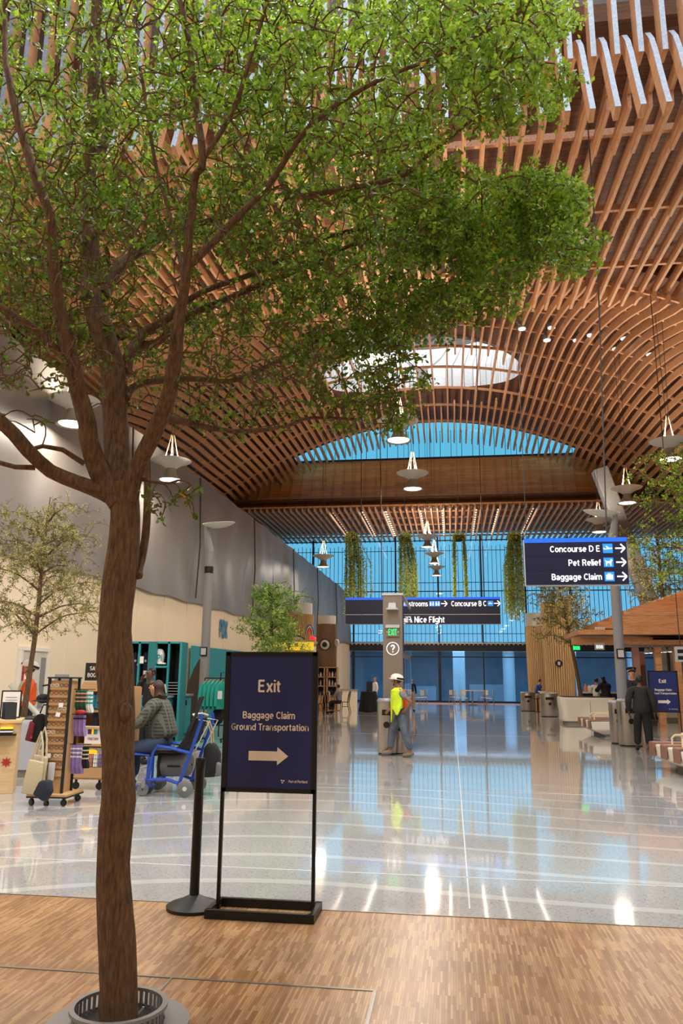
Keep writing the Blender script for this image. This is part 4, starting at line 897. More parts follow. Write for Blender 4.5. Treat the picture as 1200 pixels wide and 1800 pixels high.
t_ = T('overhead_sign', 'long navy hanging sign with Restrooms and Concourse B C, behind the pylon', 'sign', (cx, 28, cz-h_/2))
MB().box(0, 0.08, h_/2, w_, 0.16, h_).build('housing', 'light_grey', t_); fc = MB().box(0, -0.02, h_/2-0.02, w_-0.015, 0.02, h_-0.05).build('sign_face', 'navy_sign', t_)
MB().box(0, -0.022, h_-0.04, w_, 0.03, 0.08).build('blue_band', 'sign_blue', t_); MB().box(0, -0.031, h_*0.36, w_-0.02, 0.003, 0.02).build('divider', 'light_grey', fc)
L0 = -w_/2
def xx(px): return at(px, 1075, 28).x-cx
text('lettering', 'Restrooms', 0.27, 'sign_white', fc, (xx(752), -0.036, h_*0.76), align='RIGHT', bold=0.014, sx=0.85)
for px in (759, 769):
    ti = icon_tile(xx(px), h_*0.76, 0.19, -0.036, fc); q = MB()
    for dx in (-0.045, 0.045): q.box(xx(px)+dx, -0.043, h_*0.76-0.02, 0.05, 0.004, 0.10); q.box(xx(px)+dx, -0.043, h_*0.76+0.055, 0.03, 0.004, 0.03)
    q.build('people_symbol', 'sign_white', ti)
m_ = MB(); arrow_icon(m_, xx(781), h_*0.76, 0.24, -0.038); m_.build('arrow', 'sign_white', fc)
text('lettering', 'Concourse B C', 0.27, 'sign_white', fc, (xx(855), -0.036, h_*0.76), align='RIGHT', bold=0.014, sx=0.85)
ti = icon_tile(xx(862), h_*0.76, 0.19, -0.036, fc); plane_icon(xx(862), h_*0.76, 0.2, -0.041, ti)
m_ = MB(); arrow_icon(m_, xx(874), h_*0.76, 0.24, -0.038); m_.build('arrow', 'sign_white', fc)
text('lettering', 'Have A Nice Flight', 0.31, 'sign_white', fc, (xx(781), -0.036, h_*0.17), align='RIGHT', bold=0.016, sx=0.93)
for s_, lb in ((-0.8, 'left'), (0.8, 'right')): MB().tube([(cx+s_*w_/2, 28.08, a.z), (cx+s_*w_/2, 28.08, ZB(cx, 28)+0.8)], 0.015, 5).build('cable', 'rope_dark', None, label='%s suspension cable of the long Restrooms sign' % lb, cat='cable')

# information pylon: brushed metal end, glazed long side
x0, x1 = at(673, 1200, 18).x, at(708, 1200, 18).x; zt = at(690, 1046, 18).z; cx = (x0+x1)/2; w_ = x1-x0
t_ = T('information_pylon', 'tall bronze grey information pylon with a question mark, behind the worker in yellow', 'pylon', (cx, 18, 0))
MB().box(0, 1.75, zt/2, w_, 3.5, zt).build('body', 'pylon_metal', t_, bevel=0.01)
MB().box(0, 1.75, zt+0.02, w_+0.04, 3.54, 0.05).build('cap', 'light_grey', t_)
g_ = MB()
for k in range(3): g_.box(w_/2+0.01, 0.72+k*1.1, zt*0.80, 0.02, 1.0, zt*0.34).box(w_/2+0.01, 0.72+k*1.1, zt*0.33, 0.02, 1.0, zt*0.52)
mat('pylon_glass', (38, 60, 110), 0.08, 0.2, coat=1.0); g_.build('side_glass', 'pylon_glass', t_)
o = MB().box(0, -0.09, zt-0.26, 0.19, 0.16, 0.13, top=0.8).build('camera_housing', 'light_grey', t_); MB().box(0, -0.10, zt-0.335, 0.26, 0.2, 0.03).build('bracket', 'light_grey', o)
zq = at(690, 1140, 18).z
MB().lathe([(0.132, -0.004), (0.148, -0.004), (0.148, 0.004), (0.132, 0.004), (0.132, -0.004)], 32).build('emblem_ring', 'sign_white', t_, loc=(0, -0.006, zq)).rotation_euler = (R(90), 0, 0)
text('question_mark', '?', 0.25, 'sign_white', t_, (0, -0.006, zq), bold=0.02)
ex = at(690, 1111, 17.98)
t2 = T('exit_sign', 'glowing green EXIT sign mounted on the information pylon', 'exit sign', (ex.x, 17.96, ex.z-0.09))
MB().box(0, 0, 0.22, 0.32, 0.10, 0.07).build('housing', 'light_grey', t2); MB().box(0, 0.0, 0.085, 0.30, 0.012, 0.20).build('sign_plate', 'pylon_metal', t2)
text('lettering', 'EXIT', 0.205, 'exit_green', t2, (0, -0.01, 0.088), bold=0.02, sx=0.62)
for sg in (-1, 1): MB().prism([(sg*0.125, 0.07), (sg*0.145, 0.088), (sg*0.125, 0.106)], -0.012, -0.008, 'xz').build('chevron', 'exit_green', t2)

# ================================================================== BINS, PLANTERS, BENCHES
def bin_(loc, r_, h, label, rz=0, oval=0.75):
    t_ = T('litter_bin', label, 'bin', loc, rz, 'stainless steel litter bins')
    MB().lathe([(r_*0.97, 0.03), (r_, 0.05), (r_, h-0.04), (r_*0.98, h-0.02)], 32, sy=oval).build('body', 'steel', t_)
    MB().lathe([(r_*0.90, 0), (r_*0.90, 0.05), (0.01, 0.05)], 32, sy=oval).build('plinth', 'black_metal', t_)
    MB().lathe([(r_*1.03, h-0.03), (r_*1.04, h+0.0), (r_*0.85, h+0.05), (r_*0.62, h+0.05), (r_*0.60, h-0.02), (0.001, h-0.02)], 32, sy=oval).build('lid', 'galv', t_)
    MB().box(0, -r_*oval-0.0, h*0.78, r_*0.9, 0.02, 0.12).build('opening', 'black_metal', t_)
    m_ = MB().lathe([(0.001, 0), (0.07, 0), (0.07, 0.012), (0.001, 0.012)], 20).build('recycling_mark', 'black_metal', t_); m_.rotation_euler = (R(90), 0, 0); m_.location = (0, -r_*oval, h*0.55)
    return t_
c0 = at(682, 1322, 17.55); bin_((c0.x-0.02, 17.55, 0), 0.22, 1.14, 'stainless bin left of the worker in yellow, in front of the pylon')
c0 = at(702, 1322, 17.62); bin_((c0.x+0.02, 17.68, 0), 0.20, 1.02, 'stainless bin mostly hidden by the legs of the worker in yellow')
for px, py, Y, r_, h, lb in [(1109, 1308, 21.2, 0.30, 1.12, 'large stainless bin at the foot of the right lamp post'), (1088, 1304, 21.9, 0.22, 1.06, 'narrow stainless bin just left of the right lamp post bin'),
        (928, 1247, 44.3, 0.40, 0.98, 'far stainless bin left of the seated man in blue'), (966, 1260, 37.8, 0.42, 1.05, 'stainless bin in front of the slatted column')]:
    p = at(px, py, Y); bin_((p.x, Y, 0), r_, h, lb)
def rbox(w_, d_, h, r_, taper=1.0, z0=0.0, n_=6, inset=0.0):
    prof = []
    for sx_, sy_, a0 in ((1, 1, 0), (-1, 1, 90), (-1, -1, 180), (1, -1, 270)):
        for k in range(n_+1):
            a = R(a0+90*k/n_); prof.append((sx_*(w_/2-r_)+r_*math.cos(a), sy_*(d_/2-r_)+r_*math.sin(a)))
    m_ = MB(); k_ = len(prof); lv = [(0.0, taper), (h*0.9, 1.0), (h-0.03, 0.995), (h, 0.975)]
    V = [(a*s_, b_*s_, z0+z) for z, s_ in lv for a, b_ in prof]
    F = [(i*k_+j, i*k_+(j+1) % k_, (i+1)*k_+(j+1) % k_, (i+1)*k_+j) for i in range(3) for j in range(k_)]+[tuple(range(3*k_, 4*k_)), tuple(range(k_))[::-1]]
    m_.add(V, F); m_.sm = True; return m_
def planter(loc, rz, w_, d_, h, m_, label, seam=True):
    t_ = T('planter', label, 'planter', loc, rz)
    rbox(w_, d_, h-0.12, 0.22, 0.93, 0.12).build('tub', m_, t_)
    rbox(w_*0.84, d_*0.84, 0.12, 0.18, 1.0, 0.0).build('plinth', 'bench_base', t_)
    rbox(w_*0.90, d_*0.90, 0.03, 0.18, 1.0, h-0.01).build('soil', 'soil', t_)
    if seam: MB().box(w_*0.03, -d_/2*0.975, h*0.52, 0.012, 0.05, h*0.78).build('seam', 'bench_base', t_)
    return t_
p = at(1031, 1265, 31.2); planter((p.x+.12, 32.0, 0), -0.05, 2.05, 1.9, 1.0, 'planter_white', 'large cream planter tub holding the thin leaning tree')
p = at(50, 1380, 12.6); planter((p.x, 12.6, 0), 0.1, 1.05, 1.05, 0.90, 'planter_grey', 'grey white planter tub behind the glasses display at left', False)
p = at(476, 1160, 23); planter((p.x, 23, 0), 0, 1.2, 1.2, 0.62, 'planter_white', 'planter tub hidden behind the front Exit sign under the bright green tree', False)
p = at(1176, 1190, 36); planter((p.x, 36, 0), 0, 1.3, 1.3, 0.62, 'planter_white', 'cream planter under the thin tree behind the timber pavilion', False)
p = at(1262, 1200, 16); planter((p.x, 16, 0), 0, 1.3, 1.3, 0.62, 'planter_white', 'cream planter just past the right edge of the view', False)
def bench(loc, rz, label, w_=1.6, d_=2.0):
    t_ = T('bench', label, 'bench', loc, rz, 'cream benches with brown slats')
    z0, z1 = 0.08, 0.46
    lo = [(0.42, 0.2), (w_, 0.2), (w_, d_-0.2), (0.42, d_-0.2)]; mid = [(0.10, 0.10), (w_, 0.0), (w_, d_), (0.10, d_-0.1)]; top = [(0.06, 0.12), (w_, 0.02), (w_, d_-0.02), (0.06, d_-0.12)]
    V = [(x, y, z0) for x, y in lo]+[(x, y, 0.22) for x, y in mid]+[(x, y, z1) for x, y in top]
    F = [(i*4+j, i*4+(j+1) % 4, (i+1)*4+(j+1) % 4, (i+1)*4+j) for i in range(2) for j in range(4)]+[(8, 9, 10, 11), (3, 2, 1, 0)]
    MB().add(V, F).build('body', 'bench_white', t_, bevel=0.03)
    MB().box((w_+0.45)/2, d_/2, 0.04, w_-0.5, d_-0.5, 0.08).build('plinth', 'bench_base', t_)
    for k in range(3):
        y = 0.26+k*(d_-0.52)/2
        s_ = MB(); s_.box(w_*0.5+0.03, y, z1+0.015, w_-0.02, 0.30, 0.035).box(0.045, y, 0.36, 0.035, 0.30, 0.24); s_.build('slat', 'tan_seat', t_, bevel=0.008)
    for k in range(2):
        y = d_*0.36+k*d_*0.30; r_ = MB(); r_.tube([(0.30, y, z1), (0.30, y, z1+0.13), (0.36, y, z1+0.18), (w_-0.15, y, z1+0.18), (w_-0.1, y, z1+0.14), (w_-0.1, y, z1)], 0.02, 8); r_.build('arm_rail', 'cord', t_)
    return t_
p = gp(1150, 1340); bench((at(1136, 1320, 14.6).x+0.40, 14.1, 0), 0.05, 'cream bench with brown slats at the right edge, nearest one', 1.9, 1.9)
bench((at(1030, 1270, 24.4).x, 23.9, 0), 0.0, 'cream bench with brown slats before the large cream planter', 1.3, 2.4)

# ================================================================== COLUMNS
def slat_column(px, Y, w_, zt, m_, label, clear=0.5, cone=1.0, zb=0.0, eye=None, nslat=40):
    p = at(px, 1195, Y); t_ = T('slatted_column', label, 'column', (p.x, Y, zb)); r_ = w_/2
    MB().lathe([(r_*0.95*cone, 0), (r_*0.95, zt-zb)], 40).build('core', 'kraft' if m_ == 'slat_oak' else 'walnut_slat', t_)
    s_ = MB()
    for k in range(nslat):
        a = 2*PI*k/nslat; s_.bar((r_*cone*math.cos(a), r_*cone*math.sin(a), 0), (r_*math.cos(a), r_*math.sin(a), zt-zb), w_*0.035, w_*0.05)
    s_.build('slat', m_, t_)
    if clear: MB().lathe([(r_*0.93, zt-zb), (r_*0.93, zt-zb+clear)], 32).build('translucent_band', 'shade_white', t_)
    if eye:
        e = MB().ball((0, 0, 0), eye, 24, 1, 0.45, 1).build('eye_disc', 'eye_white', t_); e.location = (0, -r_*1.0, at(px, 1134, Y).z-zb)
        MB().ball((0, -eye*0.30, 0), eye*0.55, 18, 1, 0.5, 1).build('pupil', 'black_metal', e)
        MB().lathe([(eye*1.0, -0.05), (eye*1.12, -0.05), (eye*1.12, 0.05), (eye*1.0, 0.05), (eye*1.0, -0.05)], 28).build('ring', 'black_metal', e).rotation_euler = (R(90), 0, 0)
    return t_
slat_column(984, 41, 1.55, 5.6, 'slat_oak', 'pale oak slatted column behind the cream planter, bearing a round black emblem', 0, 0.86)
c_ = at(982, 1166, 40.2); t_ = bpy.data.objects['slatted_column']
e = MB().lathe([(0.001, -0.03), (0.17, -0.03), (0.17, 0.03), (0.001, 0.03)], 24).build('emblem_disc', 'black_metal', t_); e.rotation_euler = (R(90), 0, 0); e.location = (c_.x-t_.location.x, -0.78, c_.z)
MB().box(0, 0, 0.035, 0.12, 0.17, 0.02).build('emblem_plate', 'light_grey', e)
slat_column(947, 46, 1.25, 4.7, 'slat_oak', 'pale oak slatted column farther back, behind the seated man in blue', 0.75, 0.9)
slat_column(573, 42, 1.08, 4.55, 'walnut_slat', 'brown slatted drum above the bottle shelves with a large eye on it', 0.45, 1.0, 2.25, 0.27, 36)
slat_column(526, 41, 1.35, 5.0, 'slat_oak', 'pale oak slatted drum with an eye, behind the bright green tree', 0.6, 1.0, 2.6, 0.42, 40)
# lamps and camera pods at the sides of the brown drum
for px, lb in ((552, 'left'), (592, 'right')):
    p = at(px, 1130, 41.6); t_ = T('wall_speaker', 'small pale round loudspeaker on the %s side of the brown drum' % lb, 'speaker', p)
    MB().ball((0, 0, 0), 0.16, 14, 0.9, 0.9, 1.3).build('shell', 'shade_white', t_); MB().box(0, -0.14, 0, 0.12, 0.03, 0.26).build('grille', 'galv', t_)

# ================================================================== TIMBER PAVILION (right)
t_ = T('timber_pavilion', 'open timber pavilion with layered plank roof behind the right Exit sign', 'pavilion', (8.2, 30, 0))
BX, BY = 8.2, 30
def pb(x0, x1, y, z0, z1, d_=0.5, name='beam'): MB().box((x0+x1)/2-BX, y-BY, (z0+z1)/2, x1-x0, d_, z1-z0).build(name, 'pavilion_wood', t_)
def Q(px, py, Y): return at(px, py, Y)
for (pa, pbx, ya, yb, Y, dd) in [(1005, 1290, 1121, 1134, 30, 0.5), (1003, 1290, 1112, 1120, 31.0, 3.5), (1036, 1290, 1098, 1110, 32.0, 3.5), (1055, 1290, 1091, 1100, 33.0, 3.5), (1092, 1290, 1083, 1112, 29.6, 0.4)]:
    a, b_ = Q(pa, ya, Y), Q(pbx, yb, Y); pb(a.x, b_.x, Y, b_.z, a.z, dd, 'plank_layer')
# hip roof
ridge = [Q(1092, 1084, 29.8), Q(1290, 1084, 29.8), Q(1215, 1040, 34), Q(1290, 1040, 34)]
rf = MB(); steps = 9
for k in range(steps):
    f = k/steps; xa = ridge[0].x*(1-f)+ridge[2].x*f; z = ridge[0].z*(1-f)+ridge[2].z*f; Yk = 29.6+f*4.6
    rf.box((xa+12.5)/2-BX, Yk-BY+1.0, z+0.10, 12.5-xa, 2.4, (ridge[2].z-ridge[0].z)/steps+0.02)
rf.build('roof', 'pavilion_wood', t_)
for px, m_, yb in ((1119, 'tan_seat', 29.9), (1158, 'pavilion_wood', 29.9), (1192, 'pavilion_wood', 29.9), (1130, 'tan_seat', 37)):
    p = Q(px, 1190, yb); MB().box(p.x-BX, yb-BY, 1.42, 0.22, 0.22, 2.84 if yb < 30 else 2.9).build('post', m_, t_)
MB().box(10.0-BX, 3.0, 3.15, 5.4, 6.5, 0.08).build('soffit', 'pavilion_wood', t_)
for i, px in enumerate((1136, 1143, 1151, 1160, 1168, 1177)):
    p = at(px, 1146-0.5*i, 30.5); t2 = T('pendant_lamp', 'white bell pendant lamp under the timber pavilion, %s of six' % ('leftmost', 'second', 'third', 'fourth', 'fifth', 'rightmost')[i], 'lamp', p, 0, 'six bell lamps under the pavilion')
    MB().lathe([(0.03, 0.16), (0.06, 0.12), (0.09, 0.02), (0.11, -0.05), (0.10, -0.05), (0.06, 0.05)], 18).build('lamp_shade', 'shade_white', t2)
    MB().lathe([(0.001, -0.04), (0.09, -0.045), (0.001, -0.06)], 14).build('bulb', 'lamp_on', t2); MB().tube([(0, 0, 0.15), (0, 0, 0.47)], 0.008, 4).build('cord', 'rope_dark', t2)
p = at(1155, 1129, 30.5); MB().box(0, 0, 0, 1.4, 0.12, 0.05).build('lamp_track', 'light_grey', None, label='pale lamp track under the pavilion carrying six bell lamps', cat='lamp track', loc=(p.x, 30.5, at(1160, 1145, 30.5).z+0.44))
# signs around the pavilion
p = at(1053, 1136, 29.5); t2 = T('gate_sign', 'small grey gate sign reading B5B under the pavilion edge', 'sign', p)
MB().box(0, 0, 0, 0.34, 0.08, 0.26).build('sign_box', 'grey_paint', t2); text('lettering', 'B5B', 0.17, 'sign_white', t2, (0, -0.045, -0.02), bold=0.02)
p = at(1013, 1139, 29.9); t2 = T('exit_sign', 'tiny green exit sign hanging near the slatted column', 'exit sign', p)
MB().box(0, 0, 0, 0.24, 0.06, 0.14).build('sign_box', 'exit_green', t2)
p = at(1054, 1106, 30.2); t2 = T('fascia_sign', 'small white lettered board on the pavilion roof edge', 'sign', p); MB().box(0, 0, 0, 0.36, 0.05, 0.15).build('board', 'light_grey', t2)
for k in range(3): MB().box(-0.1+k*0.1, -0.03, 0, 0.06, 0.01, 0.09).build('letter_mark', 'kraft', t2)
p = at(1196, 1150, 23); t2 = T('hanging_screen', 'small black and white screen sign at the right edge', 'screen', p); MB().box(0, 0, 0, 0.3, 0.06, 0.42).build('screen', 'light_grey', t2); MB().box(0, -0.035, 0.08, 0.18, 0.01, 0.1).box(0, -0.035, -0.1, 0.18, 0.01, 0.1).build('lettering_block', 'black_metal', t2)
MB().tube([(0, 0, 0.2), (0, 0, 11)], 0.012, 5).build('cable', 'rope_dark', t2)
# slanted concrete column
a, b_ = at(1096, 940, 40), at(1205, 1232, 40); zt_ = 12.4
d_ = (b_-a)/(a.z-b_.z); A2 = a+(a-b_)*((zt_-a.z)/(a.z-b_.z)); B2 = b_-(a-b_)*(b_.z/(a.z-b_.z))
m_ = MB(); m_.bar((0, 0, 0), A2-B2, 0.75, 0.75); m_.build('slanted_column', 'concrete', None, label='slanting grey concrete column rising behind the timber pavilion', cat='column', loc=B2, bevel=0.05)
# pavilion counter with dark equipment
p = at(1060, 1215, 36.2); t2 = T('bar_counter', 'long pale topped counter behind the seated pair under the pavilion', 'counter', (p.x+0.6, 36.2, 0))
MB().box(0, 0, 1.12, 3.4, 0.5, 0.06).build('worktop', 'seat_cream', t2); MB().box(0, 0.1, 0.55, 3.3, 0.3, 1.08).build('front_panel', 'dark_frame', t2)
for i, (dx, h, c) in enumerate(((-1.35, 0.36, 'pink'), (-1.2, 0.3, 'paper'), (0.6, 0.3, 'black_plastic'), (1.1, 0.26, 'black_plastic'))):
    q = MB().lathe([(0.001, 0), (0.07, 0), (0.07, h*0.7), (0.03, h*0.85), (0.03, h), (0.001, h)], 12) if i < 2 else MB().box(0, 0, h/2, 0.42, 0.25, h, top=0.8)
    q.build(('bottle', 'bottle', 'till', 'till')[i], c, None, label=('pink tall bottle at the left end of the pavilion counter', 'white bottle next to the pink one on the pavilion counter', 'black till on the pavilion counter behind the seated pair', 'black till on the pavilion counter near the lamp post')[i], cat=('bottle', 'bottle', 'till', 'till')[i], loc=(p.x+0.6+dx, 36.2, 1.15))
for i, px in enumerate((1032, 1042, 1078)):
    p = at(px, 1195, 35.4); t2 = T('bar_stool', 'dark bar stool at the pavilion counter, %s of three' % ('leftmost', 'middle', 'rightmost')[i], 'stool', (p.x, 35.4, 0), 0, 'dark stools at the counter')
    MB().lathe([(0.001, 0.74), (0.18, 0.74), (0.19, 0.78), (0.001, 0.80)], 16).build('seat', 'black_plastic', t2)
    for k in range(4): a = PI/4+k*PI/2; MB().tube([(0.13*math.cos(a), 0.13*math.sin(a), 0.74), (0.2*math.cos(a), 0.2*math.sin(a), 0)], 0.014, 5).build('leg', 'black_metal', t2)
    MB().tube([(0.17*math.cos(k*PI/6), 0.17*math.sin(k*PI/6), 0.28) for k in range(13)], 0.01, 5).build('footrest', 'black_metal', t2)
# ================================================================== PEOPLE
def skin_obj(name, V, E_, Rd, m, parent, root=0, sub=2):
    me = bpy.data.meshes.new(name); me.from_pydata([tuple(v) for v in V], E_, []); o = bpy.data.objects.new(name, me); COL.objects.link(o); o.parent = parent
    me.materials.append(MATS[m]); md = o.modifiers.new('skin', 'SKIN'); md.use_smooth_shade = True; md.branch_smoothing = 0.5
    if not me.skin_vertices:
        bmm = bmesh.new(); bmm.from_mesh(me); bmm.verts.layers.skin.verify(); bmm.to_mesh(me); bmm.free()
    for i, r_ in enumerate(Rd):
        s_ = me.skin_vertices[0].data[i]; s_.radius = (r_, r_) if not isinstance(r_, tuple) else r_; s_.use_root = (i == root)
    sb = o.modifiers.new('sub', 'SUBSURF'); sb.levels = sub; sb.render_levels = sub
    return o
DEF = dict(pelvis=(0, 0, .94), waist=(0, 0, 1.08), chest=(0, 0, 1.28), neckb=(0, -.01, 1.44), neck=(0, .0, 1.51), jaw=(0, .03, 1.575), head=(0, .01, 1.645), crown=(0, -.01, 1.70),
    shL=(-.185, 0, 1.40), elL=(-.245, -.04, 1.13), wrL=(-.25, .04, .89), shR=(.185, 0, 1.40), elR=(.245, -.04, 1.13), wrR=(.25, .04, .89),
    hipL=(-.09, 0, .90), knL=(-.10, .03, .50), anL=(-.10, -.02, .09), hipR=(.09, 0, .90), knR=(.10, .03, .50), anR=(.10, -.02, .09), toeL=(-.115, .17, .035), toeR=(.115, .17, .035))
def person(label, loc, rz, skin, J={}, sc_=1.0, shirt=None, sleeve='long', coat=None, trousers='denim', shoes='black_cloth', hair=None, hair_long=0, helmet=None, vest=None, cap=None, fat=1.0, faceside=False):
    K = {k: Vector(v) for k, v in DEF.items()}; K.update({k: Vector(v) for k, v in J.items()})
    t_ = T('person', label, 'person', loc, rz); t_.scale = (sc_,)*3
    V = []; E_ = []; Rd = []; ix = {}
    def a(k, r_, par=None, pos=None):
        ix[k] = len(V); V.append(pos if pos is not None else K[k]); Rd.append(r_)
        if par is not None: E_.append((ix[par], ix[k]))
    a('pelvis', .125); a('waist', .115, 'pelvis'); a('chest', .13, 'waist'); a('neckb', .07, 'chest'); a('neck', .055, 'neckb'); a('jaw', (.058, .07), 'neck'); a('head', (.078, .098), 'jaw'); a('crown', .062, 'head')
    for s_ in 'LR':
        a('sh'+s_, .058, 'neckb'); a('el'+s_, .044, 'sh'+s_); a('wr'+s_, .03, 'el'+s_)
        d = (K['wr'+s_]-K['el'+s_]).normalized(); f = Vector((0, 1, 0)) if abs(d.y) < .8 else Vector((0, 0, 1)); sd = d.cross(f).normalized(); f = sd.cross(d).normalized()
        w0 = K['wr'+s_]; a('pm'+s_, (.036, .022), 'wr'+s_, w0+d*.075)
        for q, (o_, l_) in enumerate(((-.027, .062), (-.009, .075), (.009, .072), (.026, .056))):
            b0 = w0+d*.105+f*o_; a('f%d%s' % (q, s_), .009, 'pm'+s_, b0); a('g%d%s' % (q, s_), .0085, 'f%d%s' % (q, s_), b0+d*l_*.5+sd*.012); a('h%d%s' % (q, s_), .007, 'g%d%s' % (q, s_), b0+d*l_*.8+sd*.034)
        a('th'+s_, .011, 'pm'+s_, w0+d*.06+f*.042+sd*.008); a('tt'+s_, .009, 'th'+s_, w0+d*.10+f*.058+sd*.02)
        a('hip'+s_, .085, 'pelvis'); a('kn'+s_, .055, 'hip'+s_); a('an'+s_, .036, 'kn'+s_); a('toe'+s_, .03, 'an'+s_)
    skin_obj('body', V, E_, Rd, skin, t_, 0)
    # face: nose, eyes, brows, mouth, ears placed in the head's own frame
    hd = K['head']; up = (K['crown']-K['jaw']).normalized(); fw = J.get('look', Vector((0, 1, 0))); fw = Vector(fw); fw = (fw-up*fw.dot(up)).normalized(); sd = fw.cross(up).normalized()
    def HP(x, y, z): return hd+sd*x+fw*y+up*z
    q = MB(); q.tube([HP(0, .088, .0), HP(0, .112, -.035), HP(0, .088, -.045)], [.007, .014, .008], 6); q.build('nose', skin, t_)
    for sg in (-1, 1):
        MB().ball(tuple(HP(sg*.031, .084, .0)), .0105, 8).build('eye', 'eye_white', t_); MB().ball(tuple(HP(sg*.031, .092, .0)), .0055, 6).build('pupil', 'black_cloth', t_)
        MB().tube([HP(sg*.014, .09, .02), HP(sg*.048, .082, .018)], .004, 4).build('brow', hair or 'hair_black', t_); MB().ball(tuple(HP(sg*.085, -.005, -.01)), .024, 8, .5, .8, 1.3).build('ear', skin, t_)
    MB().tube([HP(-.022, .083, -.066), HP(0, .089, -.066), HP(.022, .083, -.066)], .005, 5).build('mouth', 'tan_seat', t_)
    def garment(name, keys, par, rad, m):
        V = []; E_ = []; ii = {}
        for k, p_, r_ in zip(keys, par, rad):
            ii[k] = len(V); V.append(K[k] if k in K else k); 
            if p_: E_.append((ii[p_], ii[k]))
        return skin_obj(name, V, E_, rad, m, t_, 0)
    F_ = fat
    K['hemL'] = K['anL']*.9+K['knL']*.1; K['hemR'] = K['anR']*.9+K['knR']*.1
    if trousers: garment('trousers', ['pelvis', 'waist', 'hipL', 'knL', 'hemL', 'hipR', 'knR', 'hemR'], [None, 'pelvis', 'pelvis', 'hipL', 'knL', 'pelvis', 'hipR', 'knR'], [.145*F_, .125*F_, .108*F_, .08*F_, .068*F_, .108*F_, .08*F_, .068*F_], trousers)
    K['mL'] = K['shL']*.35+K['elL']*.65; K['mR'] = K['shR']*.35+K['elR']*.65
    low = K['pelvis']*.6+K['waist']*.4; K['low'] = low; K['lowc'] = K['pelvis']+Vector((0, 0, -.13)) if K['hipL'].z > .7 else K['pelvis']+Vector((0, -.02, .02))
    if sleeve == 'long': aL = ['shL', 'elL', 'wrL', 'shR', 'elR', 'wrR']; aP = ['neckb', 'shL', 'elL', 'neckb', 'shR', 'elR']; ar = [.072*F_, .058*F_, .042*F_]*2
    else: aL = ['shL', 'mL', 'shR', 'mR']; aP = ['neckb', 'shL', 'neckb', 'shR']; ar = [.072*F_, .062*F_]*2
    if shirt: garment('shirt', ['low', 'waist', 'chest', 'neckb']+aL, [None, 'low', 'waist', 'chest']+aP, [.14*F_, .138*F_, .15*F_, .085]+ar, shirt)
    if coat:
        ar2 = [x*1.18 for x in ar]; garment('coat', ['lowc', 'waist', 'chest', 'neckb']+aL, [None, 'lowc', 'waist', 'chest']+aP, [.175*F_, .17*F_, .175*F_, .095]+ar2, coat)
    if vest: garment('safety_vest', ['low', 'waist', 'chest', 'neckb', 'shL', 'shR'], [None, 'low', 'waist', 'chest', 'neckb', 'neckb'], [.155*F_, .152*F_, .165*F_, .095, .085, .085], vest)
    for s_ in 'LR':
        d = (K['toe'+s_]-K['an'+s_]); hz = Vector((d.x, d.y, 0)).normalized(); an = K['an'+s_]; tz = K['toe'+s_]
        skin_obj('shoe', [an+Vector((0, 0, .02)), an+Vector((0, 0, -.03))-hz*.03, tz+hz*.02-Vector((0, 0, .0)), tz*.5+an*.5-Vector((0, 0, .02))], [(0, 1), (1, 3), (3, 2)], [.05, .045, .04, .048], shoes, t_)
    if hair:
        hv = [HP(0, -.035, -.06), HP(0, -.03, .02), HP(0, .005, .055), HP(0, .05, .06)]; hr = [.07, .088, .088, .052]
        he = [(0, 1), (1, 2), (2, 3)]
        if hair_long: hv += [HP(0, -.085, -.10), HP(0, -.13, -.12-hair_long)]; hr += [.09, .075]; he += [(0, 4), (4, 5)]
        skin_obj('hair', hv, he, hr, hair, t_)
    M = Matrix((( sd.x, fw.x, up.x, hd.x), (sd.y, fw.y, up.y, hd.y), (sd.z, fw.z, up.z, hd.z), (0, 0, 0, 1)))
    if helmet:
        h = MB(); h.lathe([(.122, .0), (.126, .03), (.118, .07), (.09, .108), (.05, .126), (.001, .132)], 24, sy=1.18); ho = h.build('hard_hat', helmet, t_); ho.matrix_local = M @ Matrix.Translation((0, 0, .025))
        b_ = MB(); b_.lathe([(.12, .0), (.15, -.004), (.15, .004), (.12, .01)], 24, a0=R(20), a1=R(160), sy=1.25); b_.build('brim', helmet, ho)
        s_ = MB(); s_.lathe([(.128, .012), (.130, .05), (.127, .052)], 24, a0=R(190), a1=R(350), sy=1.18); s_.build('helmet_band', 'black_plastic', ho)
        MB().tube([(-.105, .0, .0), (-.09, .03, -.08), (0, .07, -.135), (.09, .03, -.08), (.105, .0, .0)], .006, 5).build('chin_strap', 'black_plastic', ho)
        MB().ball((0, .148, .03), .022, 8).build('headlamp', 'red', ho)
    if cap:
        h = MB(); h.lathe([(.095, .0), (.098, .03), (.128, .075), (.122, .088), (.001, .096)], 24, sy=1.15); ho = h.build('peaked_cap', cap, t_); ho.matrix_local = M @ Matrix.Translation((0, 0, .035))
        MB().lathe([(.098, .008), (.13, -.012), (.128, -.004), (.098, .016)], 20, a0=R(30), a1=R(150), sy=1.2).build('peak', 'black_metal', ho); MB().lathe([(.099, .004), (.101, .022)], 24, sy=1.15).build('cap_band', 'cord', ho); MB().ball((0, .118, .05), .015, 8).build('badge', 'cord', ho)
    return t_, K, M
